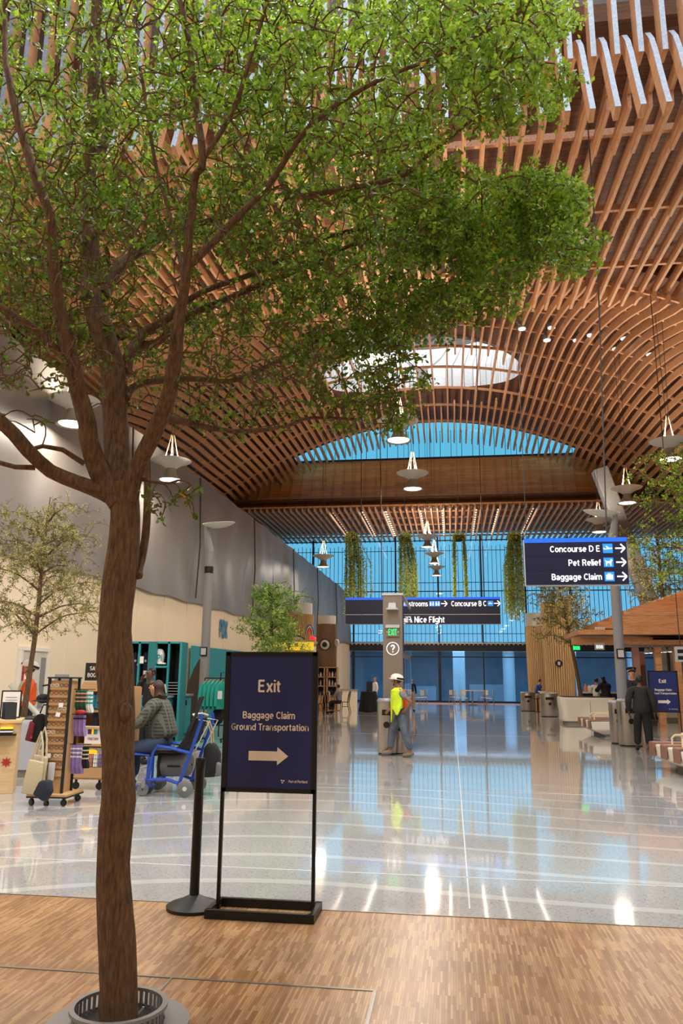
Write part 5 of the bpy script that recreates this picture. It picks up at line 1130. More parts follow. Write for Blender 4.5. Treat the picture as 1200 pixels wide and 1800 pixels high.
# worker in yellow, striding to the left, seen side on
pw = gp(709, 1328)
Jw = dict(pelvis=(0, .0, .93), waist=(0, .03, 1.06), chest=(.0, .05, 1.25), neckb=(0, .05, 1.40), neck=(0, .08, 1.47), jaw=(0, .13, 1.52), head=(.0, .12, 1.595), crown=(0, .11, 1.65), look=(0.05, 1, -.08),
    shL=(-.20, .03, 1.36), elL=(-.27, -.25, 1.15), wrL=(-.20, -.10, .99), shR=(.20, .08, 1.36), elR=(.26, .14, 1.10), wrR=(.22, .30, .98),
    hipL=(-.10, -.01, .90), knL=(-.11, -.06, .50), anL=(-.11, -.21, .10), toeL=(-.13, -.03, .035), hipR=(.10, .03, .90), knR=(.11, .24, .52), anR=(.11, .30, .10), toeR=(.12, .48, .05))
wk, K, M = person('person in white hard hat and yellow vest striding left before the pylon', (pw.x, 17.05, 0), R(83), 'skin_brown', Jw, 0.985, shirt='grey_cloth', sleeve='short', trousers='denim', shoes='boot', hair='hair_black', helmet='shell_white', vest='orange_cloth', fat=1.12)
# beard, glasses and bright cloth draped over the vest
hb = skin_obj('beard', [K['jaw']+Vector((0, .045, .0)), K['jaw']+Vector((0, .055, -.035))], [(0, 1)], [.045, .03], 'hair_black', wk)
def drape(par, m):      # cloth over shoulder and back on the side turned to the viewer
    V = []; nU, nV = 15, 16
    for i in range(nV+1):
        f = i/nV; z = 1.45-0.50*f
        for j in range(nU+1):
            g = j/nU; a = R(72+140*g); rx, ry = .245+.012*math.sin(g*19+f*5)+.01*math.sin(f*9+g*7), .205+.012*math.sin(g*23+f*3)
            if f < .12: k_ = .55+f*3.7; rx *= k_; ry *= k_
            zz = z-(0.08*math.sin(g*11) if f > .9 else 0)-(0.22*max(0, 1-abs(g-.25)*4) if f > .8 else 0)
            V.append((rx*math.cos(a)*1.08, .05+ry*math.sin(a)*.95, zz))
    n1 = nU+1; F = [(i*n1+j, i*n1+j+1, (i+1)*n1+j+1, (i+1)*n1+j) for i in range(nV) for j in range(nU)]
    o = MB().add(V, F).build('yellow_vest_cloth', m, par, smooth=True, label='bright yellow green cloth over the orange vest'); s_ = o.modifiers.new('s', 'SOLIDIFY'); s_.thickness = .012
drape(wk, 'hiviz')
# man in a dark coat seen from behind
pm = gp(1132, 1320)
person('person in a dark coat and black trousers walking away beside the right Exit sign', (pm.x, pm.y, 0), R(-8), 'skin_dark', dict(elL=(-.29, -.06, 1.13), wrL=(-.28, .02, .90), elR=(.29, -.06, 1.13), wrR=(.29, .03, .88), shL=(-.21, 0, 1.40), shR=(.21, 0, 1.40), knL=(-.11, .06, .5), anL=(-.13, .08, .09), toeL=(-.14, .26, .035), anR=(.12, -.10, .11), knR=(.11, .0, .5), toeR=(.13, .06, .03)), 1.0, coat='coat_dark', trousers='black_cloth', shoes='black_cloth', hair='hair_black', fat=1.22)
p = at(1112, 1240, 23.6)
person('person in pilot uniform with peaked cap, half hidden by the man in the dark coat', (p.x+0.02, 23.6, 0), R(172), 'skin', {'look': (-.35, 1, 0)}, 1.12, shirt='paper', coat='navy_cloth', trousers='navy_cloth', hair='hair_brown', cap='black_cloth')
t_ = [o for o in bpy.data.objects if o.name.startswith('person')][-1]
MB().box(0, .185, 1.25, .05, .01, .3).build('tie', 'black_cloth', t_)
# orange worker behind the planter
p = at(44, 1270, 13.6)
person('person in orange safety vest and white hard hat carrying a long pole at left', (p.x, 13.6, 0), R(128), 'skin', dict(elL=(-.27, .08, 1.15), wrL=(-.16, .28, 1.12), elR=(.27, .08, 1.12), wrR=(.14, .26, .98), look=(.1, 1, -.05)), 1.05, shirt='orange_cloth', trousers='navy_cloth', hair='hair_brown', helmet='shell_white', vest='orange_cloth', fat=1.1)
t_ = [o for o in bpy.data.objects if o.name.startswith('person')][-1]
for sg in (-1, 1): MB().tube([(sg*.12, .16, 1.0), (sg*.11, .175, 1.25), (sg*.09, .10, 1.43), (sg*.10, -.12, 1.40), (sg*.12, -.17, 1.15)], .018, 5).build('reflective_band', 'silver_tape', t_)
a, b_ = at(18, 1204, 13.3), at(72, 1262, 13.3); MB().tube([(0, 0, 0), b_-a], .045, 12).build('pole', 'silver_tape', None, label='long silver pole held slanting by the person in orange', cat='pole', loc=a)

# seated figures: shared pose, facing local +y
SIT = dict(pelvis=(0, 0, .55), waist=(0, .0, .70), chest=(0, .02, .90), neckb=(0, .03, 1.06), neck=(0, .05, 1.13), jaw=(0, .09, 1.19), head=(0, .08, 1.26), crown=(0, .06, 1.32),
    shL=(-.19, .02, 1.02), elL=(-.26, .12, .80), wrL=(-.18, .34, .80), shR=(.19, .02, 1.02), elR=(.26, .12, .80), wrR=(.18, .34, .80),
    hipL=(-.10, .02, .53), knL=(-.12, .45, .54), anL=(-.12, .47, .10), toeL=(-.13, .64, .035), hipR=(.10, .02, .53), knR=(.12, .45, .54), anR=(.12, .47, .10), toeR=(.13, .64, .035))
p = at(268, 1300, 11.0)
SW = dict(SIT); SW.update(pelvis=(0, 0, .60), waist=(0, .02, .76), chest=(0, .06, .98), neckb=(0, .10, 1.14), neck=(0, .12, 1.20), jaw=(0, .17, 1.25), head=(0, .15, 1.32), crown=(0, .13, 1.38), shL=(-.2, .10, 1.10), shR=(.2, .10, 1.10), elL=(-.28, .24, .86), elR=(.28, .24, .86), wrL=(-.2, .44, .84), wrR=(.2, .44, .84), hipL=(-.1, .02, .56), hipR=(.1, .02, .56), look=(0.2, 1, -.25))
wo_, K, M = person('person with brown hair and grey plaid shirt sitting behind the thick trunk', (p.x+0.10, 11.2, 0), R(88), 'skin', SW, 1.09, coat='grey_cloth', trousers='denim_blue', shoes='black_cloth', hair='hair_brown', hair_long=.26, fat=1.18)
MB().tube([K['head']+Vector((.0, -.115, .05)), K['head']+Vector((.02, -.13, -.06))], .012, 5).build('hair_clip', 'canvas', wo_)
mp_, n, L, b = nodes('plaid')
t = N(n, 'ShaderNodeTexCoord'); cs = []
for d in 'XZ':
    wv = N(n, 'ShaderNodeTexWave', wave_type='BANDS', bands_direction=d, i_Scale=7.0); L.new(t.outputs['Object'], wv.inputs['Vector']); r_ = N(n, 'ShaderNodeValToRGB'); r_.color_ramp.elements[0].position = .55; r_.color_ramp.elements[1].position = .75; L.new(wv.outputs[0], r_.inputs[0]); cs.append(r_)
mx = N(n, 'ShaderNodeMixRGB', blend_type='ADD'); mx.inputs[0].default_value = .7; L.new(cs[0].outputs[0], mx.inputs[1]); L.new(cs[1].outputs[0], mx.inputs[2])
m2_ = N(n, 'ShaderNodeMixRGB'); L.new(mx.outputs[0], m2_.inputs[0]); m2_.inputs[1].default_value = (*lin((58, 58, 52)), 1); m2_.inputs[2].default_value = (*lin((98, 96, 84)), 1); L.new(m2_.outputs[0], b.inputs['Base Color']); b.inputs['Roughness'].default_value = .85
for c in wo_.children:
    if c.name.startswith('coat'): c.data.materials[0] = MATS['plaid']; c.name = 'plaid_shirt'
p = at(262, 1240, 14.6)
person('person in black holding a phone to the ear before the teal cabinet', (p.x, 14.6, 0), R(150), 'skin_dark', dict(elR=(.33, .08, 1.22), wrR=(.15, .10, 1.50), look=(0, 1, 0)), 1.02, shirt='black_cloth', trousers='black_cloth', hair='hair_black', fat=1.05)
t_ = [o for o in bpy.data.objects if o.name.startswith('person')][-1]
MB().box(.105, .06, 1.62, .02, .07, .14).build('phone', 'eye_white', t_)
p = at(945, 1240, 43.5)
SB = dict(SIT); SB.update(pelvis=(0, 0, .80), waist=(0, .02, .95), chest=(0, .06, 1.14), neckb=(0, .10, 1.30), neck=(0, .14, 1.36), jaw=(0, .19, 1.42), head=(0, .18, 1.49), crown=(0, .16, 1.55), shL=(-.19, .08, 1.26), shR=(.19, .08, 1.26), elL=(-.25, .22, 1.05), elR=(.25, .22, 1.05), wrL=(-.15, .42, 1.10), wrR=(.15, .42, 1.10), hipL=(-.1, .02, .77), hipR=(.1, .02, .77), knL=(-.12, .42, .72), knR=(.12, .42, .72), anL=(-.12, .36, .30), anR=(.12, .36, .30), toeL=(-.13, .52, .25), toeR=(.13, .52, .25))
person('person in a royal blue shirt sitting on a stool at a small counter', (p.x, 43.5, 0), R(-82), 'skin', SB, 1.08, shirt='royal_cloth', sleeve='short', trousers='khaki', shoes='black_cloth', hair='hair_brown', fat=1.15)
def stool(x, y, h, label):
    t2 = T('bar_stool', label, 'stool', (x, y, 0)); MB().lathe([(0.001, h-.06), (0.18, h-.06), (0.19, h-.02), (0.001, h)], 16).build('seat', 'black_plastic', t2); MB().lathe([(.2, 0), (.2, .02), (.03, .04), (.025, h-.06)], 16).build('pedestal', 'black_metal', t2)
stool(p.x, 43.5, .72, 'dark stool under the person in the royal blue shirt')
q = at(958, 1215, 42.6); t2 = T('high_table', 'small high table where the person in royal blue leans', 'table', (q.x, 42.9, 0)); MB().box(0, 0, 1.06, .6, .6, .05).build('tabletop', 'paper', t2); MB().tube([(0, 0, 0), (0, 0, 1.04)], .04, 10).build('pedestal', 'steel', t2); MB().lathe([(0.001, .02), (.26, .01), (.26, 0)], 20).build('foot', 'steel', t2)
p = at(1051, 1240, 35.0)
person('person in black and white checked top sitting at the pavilion counter', (p.x-.05, 35.0, 0), R(-20), 'skin', SB, 1.1, shirt='white_cloth', trousers='khaki', hair='hair_black', fat=1.05)
stool(p.x-.05, 34.95, .78, 'dark stool under the person in the checked top')
p = at(1067, 1240, 34.2)
person('person with long black hair in a dark jacket before the pavilion counter', (p.x, 34.2, 0), R(25), 'skin', SB, 1.15, shirt='black_cloth', coat='black_cloth', trousers='khaki', hair='hair_black', hair_long=.34, fat=1.05)
stool(p.x, 34.15, .80, 'dark stool under the person with long black hair')
p = at(659, 1240, 44.0)
person('person in white behind the black draped table', (p.x, 44.0, 0), R(120), 'skin', {}, 1.0, shirt='white_cloth', trousers='white_cloth', hair='grey_cloth')
p = at(737, 1240, 46.0)
person('person in dark clothes partly hidden behind the worker in yellow', (p.x-.25, 42.0, 0), R(200), 'skin', {}, .98, shirt='black_cloth', trousers='khaki', hair='hair_black')
p = at(596, 1235, 37.6)
person('person in grey top seated at the cafe tables', (p.x, 37.6, 0), R(60), 'skin', dict(SIT, look=(0, 1, 0)), 1.0, shirt='grey_cloth', trousers='black_cloth', hair='hair_black')
# ================================================================== LEFT SIDE: SHOP FITTINGS
# door in the cream wall
dY = 17.6; dx = wx(dY)
d1 = T('door_1', None, None, (dx+0.02, dY, 0)); d1['kind'] = 'structure'
f_ = MB(); f_.box(0, -0.62, 1.1, 0.1, 0.09, 2.2).box(0, 0.62, 1.1, 0.1, 0.09, 2.2).box(0, 0, 2.24, 0.1, 1.33, 0.09); f_.build('door_frame', 'white_paint', d1)
MB().box(-0.02, 0, 1.1, 0.06, 1.15, 2.2).build('door_leaf', 'shade_white', d1); MB().box(0.012, 0.42, 1.45, 0.02, 0.22, 1.2).build('vision_panel', 'grey_paint', d1)
p = at(24, 1170, 16.6); n_ = T('notice', 'red framed notice with a yellow patch beside the door in the cream wall', 'notice', (dx+0.09, 17.2, 1.35))
MB().box(0, 0, 0.28, 0.02, 0.34, 0.60).build('frame', 'red', n_); MB().box(0.012, 0, 0.28, 0.01, 0.24, 0.48).build('sheet', 'paper', n_); MB().box(0.02, 0, 0.40, 0.006, 0.16, 0.14).build('patch', 'yellow_sign', n_)
# pale wood counter cut by the left edge, with books and a framed sign
p = gp(22, 1395); X0 = p.x; Y0 = p.y
CR = R(27); cc, cs_ = math.cos(CR), math.sin(CR)
def CL(x, y, z): x -= 0.55; y += 0.4; return (X0+x*cc-y*cs_, Y0+x*cs_+y*cc, z)
t_ = T('shop_counter', 'pale wood counter cut by the left edge of the view', 'counter', CL(0, 0, 0), CR)
zc = at(22, 1266, Y0).z
MB().box(0, 0, (zc-0.03)/2, 1.1, 0.8, zc-0.03).build('body', 'pale_ply', t_, bevel=0.006); MB().box(0, 0, zc-0.015, 1.16, 0.86, 0.035).build('top', 'pale_ply', t_)
MB().box(0.28, -0.46, zc-0.19, 0.5, 0.12, 0.02).build('open_shelf', 'black_metal', t_)
st = MB(); st.prism([(r_*math.cos(a), r_*math.sin(a)) for a, r_ in [(PI*k/8, 0.075 if k % 2 == 0 else 0.035) for k in range(16)]], 0, 0.004, 'xz'); o = st.build('red_star', 'red', t_); o.location = (0.43, -0.408, 0.42)
for i in range(4):
    MB().box(0, 0, 0.011, 0.16, 0.12, 0.02).build('magazine', ('black_plastic', 'paper', 'black_plastic', 'yellow_sign')[i], None, label='%s magazine lying on the open shelf of the left counter' % ('bottom black', 'white', 'upper black', 'yellow topmost')[i], cat='magazine', group='magazines on the left counter', loc=CL(0.40, -0.46, zc-0.178+0.022*i), rz=CR)
for i in range(3):
    o = MB().box(0, 0, 0.12, 0.15, 0.02, 0.24).build('book', ('black_plastic', 'navy_cloth', 'black_plastic')[i], None, label='upright dark book on the left counter, %s of three' % ('front', 'middle', 'back')[i], cat='book', group='upright books on the left counter', loc=CL(0.42-0.03*i, -0.22+0.1*i, zc+0.003), rz=CR+0.2); o.rotation_euler.x = -0.2
o = T('framed_sign', 'small framed paper sign standing on the left counter', 'sign', CL(0.38, 0.2, zc+0.003), CR); MB().box(0, 0, 0.2, 0.28, 0.02, 0.40).build('frame', 'black_metal', o); MB().box(0, -0.012, 0.2, 0.24, 0.006, 0.36).build('paper', 'paper', o)
for k in range(5): MB().box(0, -0.016, 0.3-0.04*k, 0.16, 0.003, 0.008).build('print_line', 'grey_paint', o)

# rotating display with glasses and socks
b0 = gp(101, 1418); RX, RY = b0.x-0.17, b0.y+0.25; RZ = R(3)
rk = T('display_stand', 'tall spinning display stand with rows of glasses and hanging socks', 'display stand', (RX, RY, 0), RZ)
def RL(x, y, z):
    c, s_ = math.cos(RZ), math.sin(RZ); return Vector((RX+x*c-y*s_, RY+x*s_+y*c, z))
MB().box(0, 0, 0.125, 0.52, 0.52, 0.03).build('base_board', 'kraft', rk); MB().box(0, 0, 0.105, 0.525, 0.525, 0.02).build('base_edge', 'black_plastic', rk)
for sx_ in (-1, 1):
    for sy_ in (-1, 1):
        w_ = MB(); w_.lathe([(0.005, -0.015), (0.04, -0.015), (0.04, 0.015), (0.005, 0.015)], 14); o = w_.build('caster', 'black_plastic', rk); o.rotation_euler = (R(90), 0, 0.5*sx_); o.location = (0.21*sx_, 0.21*sy_, 0.04); MB().box(0.21*sx_, 0.21*sy_, 0.085, 0.03, 0.03, 0.03).build('fork', 'black_metal', rk)
MB().box(0, 0, 0.84, 0.26, 0.26, 1.40).build('column', 'kraft', rk)
for sx_ in (-1, 1):
    for sy_ in (-1, 1): MB().box(0.14*sx_, 0.14*sy_, 0.85, 0.03, 0.03, 1.44).build('post', 'black_plastic', rk)
for k in range(12): MB().box(0, -0.14, 0.38+k*0.098, 0.25, 0.02, 0.07).build('shelf_strip', 'kraft', rk)
MB().box(0, 0, 1.575, 0.33, 0.33, 0.02).build('top', 'black_plastic', rk)
gl0 = None
def glasses_mesh():
    m_ = MB()
    for sg in (-1, 1):
        pts = [(sg*0.034+0.027*math.cos(2*PI*k/12), 0, 0.021*math.sin(2*PI*k/12)) for k in range(13)]; m_.tube(pts, 0.0038, 5, cap=False)
        m_.tube([(sg*0.061, 0, 0.008), (sg*0.066, 0.05, 0.006)], 0.003, 4)
    m_.tube([(-0.008, -0.002, 0.006), (0, -0.003, 0.010), (0.008, -0.002, 0.006)], 0.003, 4); return m_
cols = ['black_plastic', 'silver_tape', 'maroon', 'hair_brown']; gcache = {}
for k in range(11):
    for j in (0, 1):
        c = cols[(k*3+j*2+k//3) % 4]
        if c not in gcache: o = glasses_mesh().build('eyeglasses', c); gcache[c] = o.data
        else: o = bpy.data.objects.new('eyeglasses', gcache[c]); COL.objects.link(o)
        row = ('top', 'second', 'third', 'fourth', 'fifth', 'sixth', 'seventh', 'eighth', 'ninth', 'tenth', 'bottom')[10-k]
        tag(o, '%s pair of glasses in the %s row of the spinning stand' % (('left', 'right')[j], row), 'glasses', 'glasses on the spinning stand'); o.location = RL(-0.063+0.126*j, -0.158, 0.50+k*0.098); o.rotation_euler = (0, 0, RZ); o.scale = (0.9, 0.9, 0.9)
for i, (x, z) in enumerate(((0.05, 1.23), (0.02, 1.11), (-0.06, 0.60), (-0.09, 0.50))):
    o = MB().box(0, 0, 0, 0.06, 0.003, 0.055).build('price_card', 'paper', None, label='white price card on the glasses stand, %s of four' % ('topmost', 'second', 'third', 'lowest')[i], cat='card', group='price cards on the glasses stand'); o.location = RL(x, -0.168, z); o.rotation_euler = (0, (0, .2, 0, .5)[i], RZ)
def sock_mesh(w_=0.045, h=0.26):
    m_ = MB(); m_.prism([(-w_/2, 0), (w_/2, 0), (w_/2*.9, -h*.6), (w_*1.25, -h*.86), (w_*1.2, -h), (w_*.3, -h), (-w_/2*.8, -h*.75)], -0.008, 0.008, 'xz'); return m_
for name_, m_, z, n_, lb in [('green', 'garden_green', 1.42, 6, 'dark green sock'), ('lilac', 'purple_cloth', 1.10, 6, 'lilac sock'), ('striped', 'purple_cloth', 0.72, 6, 'long purple sock'), ('white', 'white_cloth', 1.40, 3, 'white sock'), ('black', 'black_cloth', 0.70, 3, 'black and cream sock')]:
    me = None
    for k in range(n_):
        if me is None: o = sock_mesh(0.04, 0.27 if name_ != 'striped' else 0.36).build('sock', m_, bevel=0); me = o.data
        else: o = bpy.data.objects.new('sock', me); COL.objects.link(o)
        x0 = {'white': 0.32, 'black': 0.32}.get(name_, 0.17)
        o.location = RL(x0+0.027*k, 0.02-0.01*(k % 2), z); o.rotation_euler = (0, 0.0, RZ+R(70))
        tag(o, '%s hanging on the right side of the spinning stand' % lb, 'sock', '%s socks hanging on the stand' % name_)
        for q in range(3 if name_ != 'lilac' else 1):
            s_ = MB().box(0, 0, -0.045-0.05*q, 0.043, 0.02, 0.018).build('stripe', {'green': 'pink', 'striped': 'white_cloth', 'white': 'green_cloth', 'black': 'canvas', 'lilac': 'navy_cloth'}[name_], o)
MB().tube([(-0.11, 0, 1.5), (-0.30, 0.0, 1.47)], 0.012, 5).build('peg', 'black_metal', rk)
# rods carrying the socks
for z in (1.43, 1.11, 0.73): MB().tube([(0.11, 0.02, z), (0.42, 0.02, z)], 0.006, 5).build('hook_rod', 'black_metal', rk)
# red scarf between the sock rows, tote bags, cap, backpack
p = RL(0.26, -0.03, 1.14); MB().ball((0, 0, 0), 0.05, 10, 1.6, .6, .6).build('folded_scarf', 'red', None, label='small red bundle between the green and lilac socks', cat='scarf', loc=p)
def soft(name, label, cat, loc, pts, m, th=0.08, rz=0, parent=None, group=None):
    mb_ = MB().prism(pts, -th/2, th/2, 'xz'); o = mb_.build(name, m, parent, label=label, cat=cat, loc=loc, rz=rz, bevel=0, group=group)
    md = o.modifiers.new('b', 'BEVEL'); md.width = th*0.35; md.segments = 3; o.data.polygons.foreach_set('use_smooth', [True]*len(o.data.polygons)); return o
for i in range(3):
    p = at(58+i*9, 1400, 9.6+0.14*i)
    o = soft('tote_bag', 'cream canvas tote bag hanging at the left of the glasses stand, %s of three' % ('front', 'middle', 'rear')[i], 'bag', (p.x-0.01*i, 9.55+0.12*i, 0.14+0.05*i), [(-0.17, 0), (0.14, 0.0), (0.17, 0.40), (-0.08, 0.42)], 'canvas', 0.05, R(-20), None, 'cream tote bags')
    h_ = MB().tube([(-0.05, 0, 0.40), (0.02, 0, 0.62), (0.08, 0, 0.76), (0.13, 0, 0.62), (0.15, 0, 0.39)], 0.013, 6); h_.build('handle', 'canvas', o)
p = at(80, 1385, 9.35); soft('cap', 'dark navy cap shaped bag lying at the foot of the glasses stand', 'cap', (p.x, 9.3, p.z-0.03), [(-0.15, -0.05), (0.05, -0.12), (0.15, 0.0), (0.10, 0.14), (-0.05, 0.12)], 'navy_cloth', 0.10, R(-20))
p = at(97, 1372, 9.2); soft('pouch', 'small clear and navy pouch hanging low on the glasses stand', 'pouch', RL(0.0, -0.2, 0.42), [(-0.03, -0.12), (0.05, -0.12), (0.055, 0.10), (-0.03, 0.10)], 'light_grey', 0.02, RZ)
p = at(68, 1280, 9.9); bp_ = T('backpack', 'black and maroon backpack hanging at the left of the glasses stand', 'backpack', (p.x, 9.9, p.z))
soft('bag_body', None, None, (0, 0, 0), [(-0.13, -0.17), (0.05, -0.19), (0.11, -0.05), (0.09, 0.16), (0.0, 0.20), (-0.08, 0.12)], 'black_cloth', 0.14, 0, bp_); soft('front_pocket', None, None, (-0.02, -0.08, -0.02), [(-0.11, -0.13), (-0.01, -0.15), (0.01, 0.08), (-0.06, 0.12)], 'maroon', 0.05, 0, bp_)
MB().box(-0.03, -0.115, -0.11, 0.03, 0.01, 0.03).build('tag', 'red', bp_)
MB().tube([(0, 0, 0.19), (0.04, 0.0, 0.30), (0.2, 0.05, 0.30)], 0.01, 5).build('strap', 'black_cloth', bp_)
p = at(76, 1228, 9.9); o = MB().ball((0, 0, 0), 0.09, 14, 1, 1, .7); o.lathe([(0.08, -0.02), (0.15, -0.035), (0.15, -0.03), (0.08, -0.01)], 16, (0, 0, 0), R(200), R(330)); o.build('cap', 'black_cloth', None, label='black cap perched on the left top of the glasses stand', cat='cap', loc=p)
for px, py in ((82, 1250), (80, 1268)): pass
# grey blank board on a thin stand, black SALE BOOKS sign
p = at(107, 1210, 10.9); t_ = T('sign_board', 'blank grey rounded board on a thin stem above the glasses stand', 'sign', p)
MB().box(0.0, 0, 0.11, 0.22, 0.02, 0.19).build('board', 'galv', t_, bevel=0.008); MB().tube([(0, 0.012, -0.16), (0, 0.012, 0.05)], 0.007, 6).build('stem', 'black_metal', t_)
# book shelving behind
q = at(184, 1400, 11.2); SX, SY = q.x-0.05, 11.2
sf = T('book_shelf', 'pale wood bookcase on casters between the glasses stand and the trunk', 'shelf', (SX, SY, 0))
MB().box(0, 0.17, 0.82, 0.84, 0.03, 1.28).build('back_panel', 'kraft', sf)
for z in (0.16, 0.30, 0.62, 0.86, 1.10, 1.40): MB().box(0, 0, z, 0.84, 0.36, 0.03).build('shelf', 'kraft', sf)
for sg in (-1, 1): MB().box(0.42*sg, 0.02, 0.80, 0.025, 0.36, 1.30).build('side_panel', 'kraft', sf); 
MB().box(0, -0.19, 0.24, 0.83, 0.02, 0.14).build('lower_front', 'kraft', sf)
for sx_ in (-1, 0, 1):
    o = MB().lathe([(0.005, -0.015), (0.05, -0.015), (0.05, 0.015), (0.005, 0.015)], 14).build('caster', 'black_plastic', sf); o.rotation_euler = (R(90), 0, 0); o.location = (0.36*sx_, -0.1, 0.05); MB().box(0.36*sx_, -0.1, 0.12, 0.03, 0.03, 0.06).build('fork', 'black_metal', sf)
for k in range(3): MB().box(0.18, -0.02+0.0*k, 1.432+0.035*k, 0.52-0.05*k, 0.3, 0.033).build('flat_box', 'kraft', None, label='%s flat wooden box stacked on top of the bookcase' % ('bottom', 'middle', 'top')[k], cat='box', group='flat boxes on the bookcase', loc=(SX-0.30, SY, 0))
t_ = T('shop_sign', 'black sign reading SALE BOOKS on top of the bookcase', 'sign', (SX-0.22, SY-0.05, 1.538))
MB().box(0, 0, 0.13, 0.30, 0.02, 0.26).build('board', 'black_plastic', t_); text('lettering', 'SALE', 0.085, 'print_cream', t_, (0, -0.012, 0.18), bold=0.02); text('lettering', 'BOOKS', 0.085, 'print_cream', t_, (0, -0.012, 0.08), bold=0.02)
for i, px_ in enumerate((-0.24, -0.10, 0.04)):
    o = soft('cyan_bag', 'cyan zip bag in the wire basket of the bookcase, %s of three' % ('left', 'middle', 'right')[i], 'bag', (SX+px_, SY-0.1+0.03*i, 1.235), [(-0.075, -0.11), (0.075, -0.11), (0.08, 0.10), (0.0, 0.13), (-0.08, 0.10)], 'cyan_bag', 0.05, 0, None, 'cyan bags in the basket'); MB().box(0, -0.028, -0.02, 0.05, 0.004, 0.03).build('label_patch', 'black_plastic', o)
def wire(name, x, y, z, w_, h, par):
    m_ = MB()
    for k in range(int(w_/0.03)+1): m_.tube([(x-w_/2+k*0.03, y, z), (x-w_/2+k*0.03, y, z+h)], 0.0025, 4)
    for k in range(4): m_.tube([(x-w_/2, y, z+h*k/3), (x+w_/2, y, z+h*k/3)], 0.003, 4)
    m_.build(name, 'black_metal', par)
wire('wire_basket', -0.10, -0.19, 1.12, 0.54, 0.17, sf); wire('wire_basket', -0.08, -0.19, 0.32, 0.54, 0.17, sf)
for i, (x, z, w_, h, m_, lb) in enumerate([(-0.14, 0.877, 0.09, 0.2, 'navy_cloth', 'dark navy book standing on the middle shelf of the bookcase'), (-0.02, 0.877, 0.08, 0.2, 'maroon', 'dark red book beside the navy one in the bookcase')]):
    MB().box(0, 0, h/2, w_, 0.03, h).build('book', m_, None, label=lb, cat='book', loc=(SX+x, SY-0.08, z))
t_ = T('picture_book', 'white picture book with coloured bars reading TOGETHER', 'book', (SX-0.13, SY-0.13, 0.637)); MB().box(0, 0, 0.125, 0.26, 0.03, 0.25).build('cover', 'paper', t_)
for k, c in enumerate(('chair_blue', 'red', 'yellow_sign', 'teal', 'cyan_bag')): MB().box(-0.07+0.03*k, -0.017, 0.18, 0.028, 0.003, 0.09).build('colour_bar', c, t_)
text('lettering', 'TOGETHER', 0.05, 'red', t_, (0, -0.018, 0.07), bold=0.02, sx=0.85)
t_ = T('flower_packet', 'packet with a yellow flower in the lower wire basket', 'packet', (SX-0.14, SY-0.1, 0.32)); MB().box(0, 0, 0.13, 0.3, 0.04, 0.26).build('cover', 'light_grey', t_); MB().ball((0, -0.02, 0.2), 0.06, 12, 1.4, .15, .7).build('flower', 'yellow_sign', t_)
for k in range(4): MB().box(0, 0, 0.09, 0.06, 0.06, 0.18).build('packet', ('paper', 'pink', 'paper', 'purple_cloth')[k], None, label='small %s packet in the lower basket' % ('white', 'pink', 'second white', 'lilac')[k], cat='packet', group='packets in the lower basket', loc=(SX-0.22+0.085*k, SY-0.16+0.02*(k % 2), 0.318))

# pushchair style airport wheelchair
q = at(300, 1398, 10.75); WX, WY = q.x, 10.9
wc = T('wheelchair', 'blue framed airport wheelchair with black back, right of the trunk', 'wheelchair', (WX, WY, 0))
for sy_ in (-0.27, 0.27):
    MB().tube([(-0.30, sy_, 0.20), (-0.24, sy_, 0.58), (-0.18, sy_, 0.66), (0.0, sy_, 0.64), (0.28, sy_, 0.58)], 0.022, 8).build('side_frame', 'chair_blue', wc)
    MB().tube([(-0.34, sy_, 0.215), (-0.02, sy_, 0.225), (0.10, sy_, 0.19), (0.24, sy_, 0.16)], 0.022, 8).build('lower_frame', 'chair_blue', wc)
    MB().tube([(0.14, sy_, 0.14), (0.30, sy_, 0.60), (0.43, sy_, 1.02), (0.41, sy_, 1.10)], 0.024, 8).build('back_post', 'chair_blue', wc)
    o = MB().lathe([(0.01, -0.02), (0.10, -0.022), (0.11, -0.015), (0.11, 0.015), (0.10, 0.022), (0.01, 0.02)], 24).build('rear_wheel', 'rubber_grey', wc); o.rotation_euler = (R(90), 0, 0); o.location = (0.25, sy_*1.1, 0.115)
    MB().lathe([(0.001, -0.026), (0.03, -0.026), (0.03, 0.026), (0.001, 0.026)], 14).build('hub', 'silver_tape', o)
    o = MB().lathe([(0.01, -0.015), (0.075, -0.018), (0.08, -0.01), (0.08, 0.01), (0.075, 0.018), (0.01, 0.015)], 20).build('front_wheel', 'rubber_grey', wc); o.rotation_euler = (R(90), 0, 0); o.location = (-0.36, sy_, 0.085); MB().box(-0.35, sy_, 0.16, 0.05, 0.05, 0.1).build('fork', 'galv', wc)
    MB().tube([(0.10, sy_*0.8, 0.80), (0.24, sy_*0.8, 1.32)] if sy_ > 0 else [(0.26, sy_, 0.86), (0.44, sy_, 1.34)], 0.02, 8).build('push_handle', 'black_plastic', wc)
MB().tube([(0.35, -0.27, 1.06), (0.28, -0.2, 1.09), (0.28, 0.2, 1.09), (0.35, 0.27, 1.06)], 0.014, 6).build('top_bar', 'silver_tape', wc)
MB().tube([(0.36, -0.2, 1.02), (0.52, -0.2, 1.00), (0.34, -0.2, 0.62)], 0.008, 5).build('basket_bar', 'silver_tape', wc); MB().tube([(0.36, 0.2, 1.02), (0.52, 0.2, 1.00), (0.34, 0.2, 0.62)], 0.008, 5).build('basket_bar', 'silver_tape', wc)
V = []; prof = [(0.0, 0.62), (0.10, 0.66), (0.18, 0.78), (0.23, 0.92), (0.30, 1.05), (0.37, 1.04), (0.30, 0.86), (0.24, 0.70), (0.14, 0.60), (0.02, 0.57)]
MB().prism(prof, -0.24, 0.24, 'xz').build('back_sling', 'black_cloth', wc, bevel=0.01)
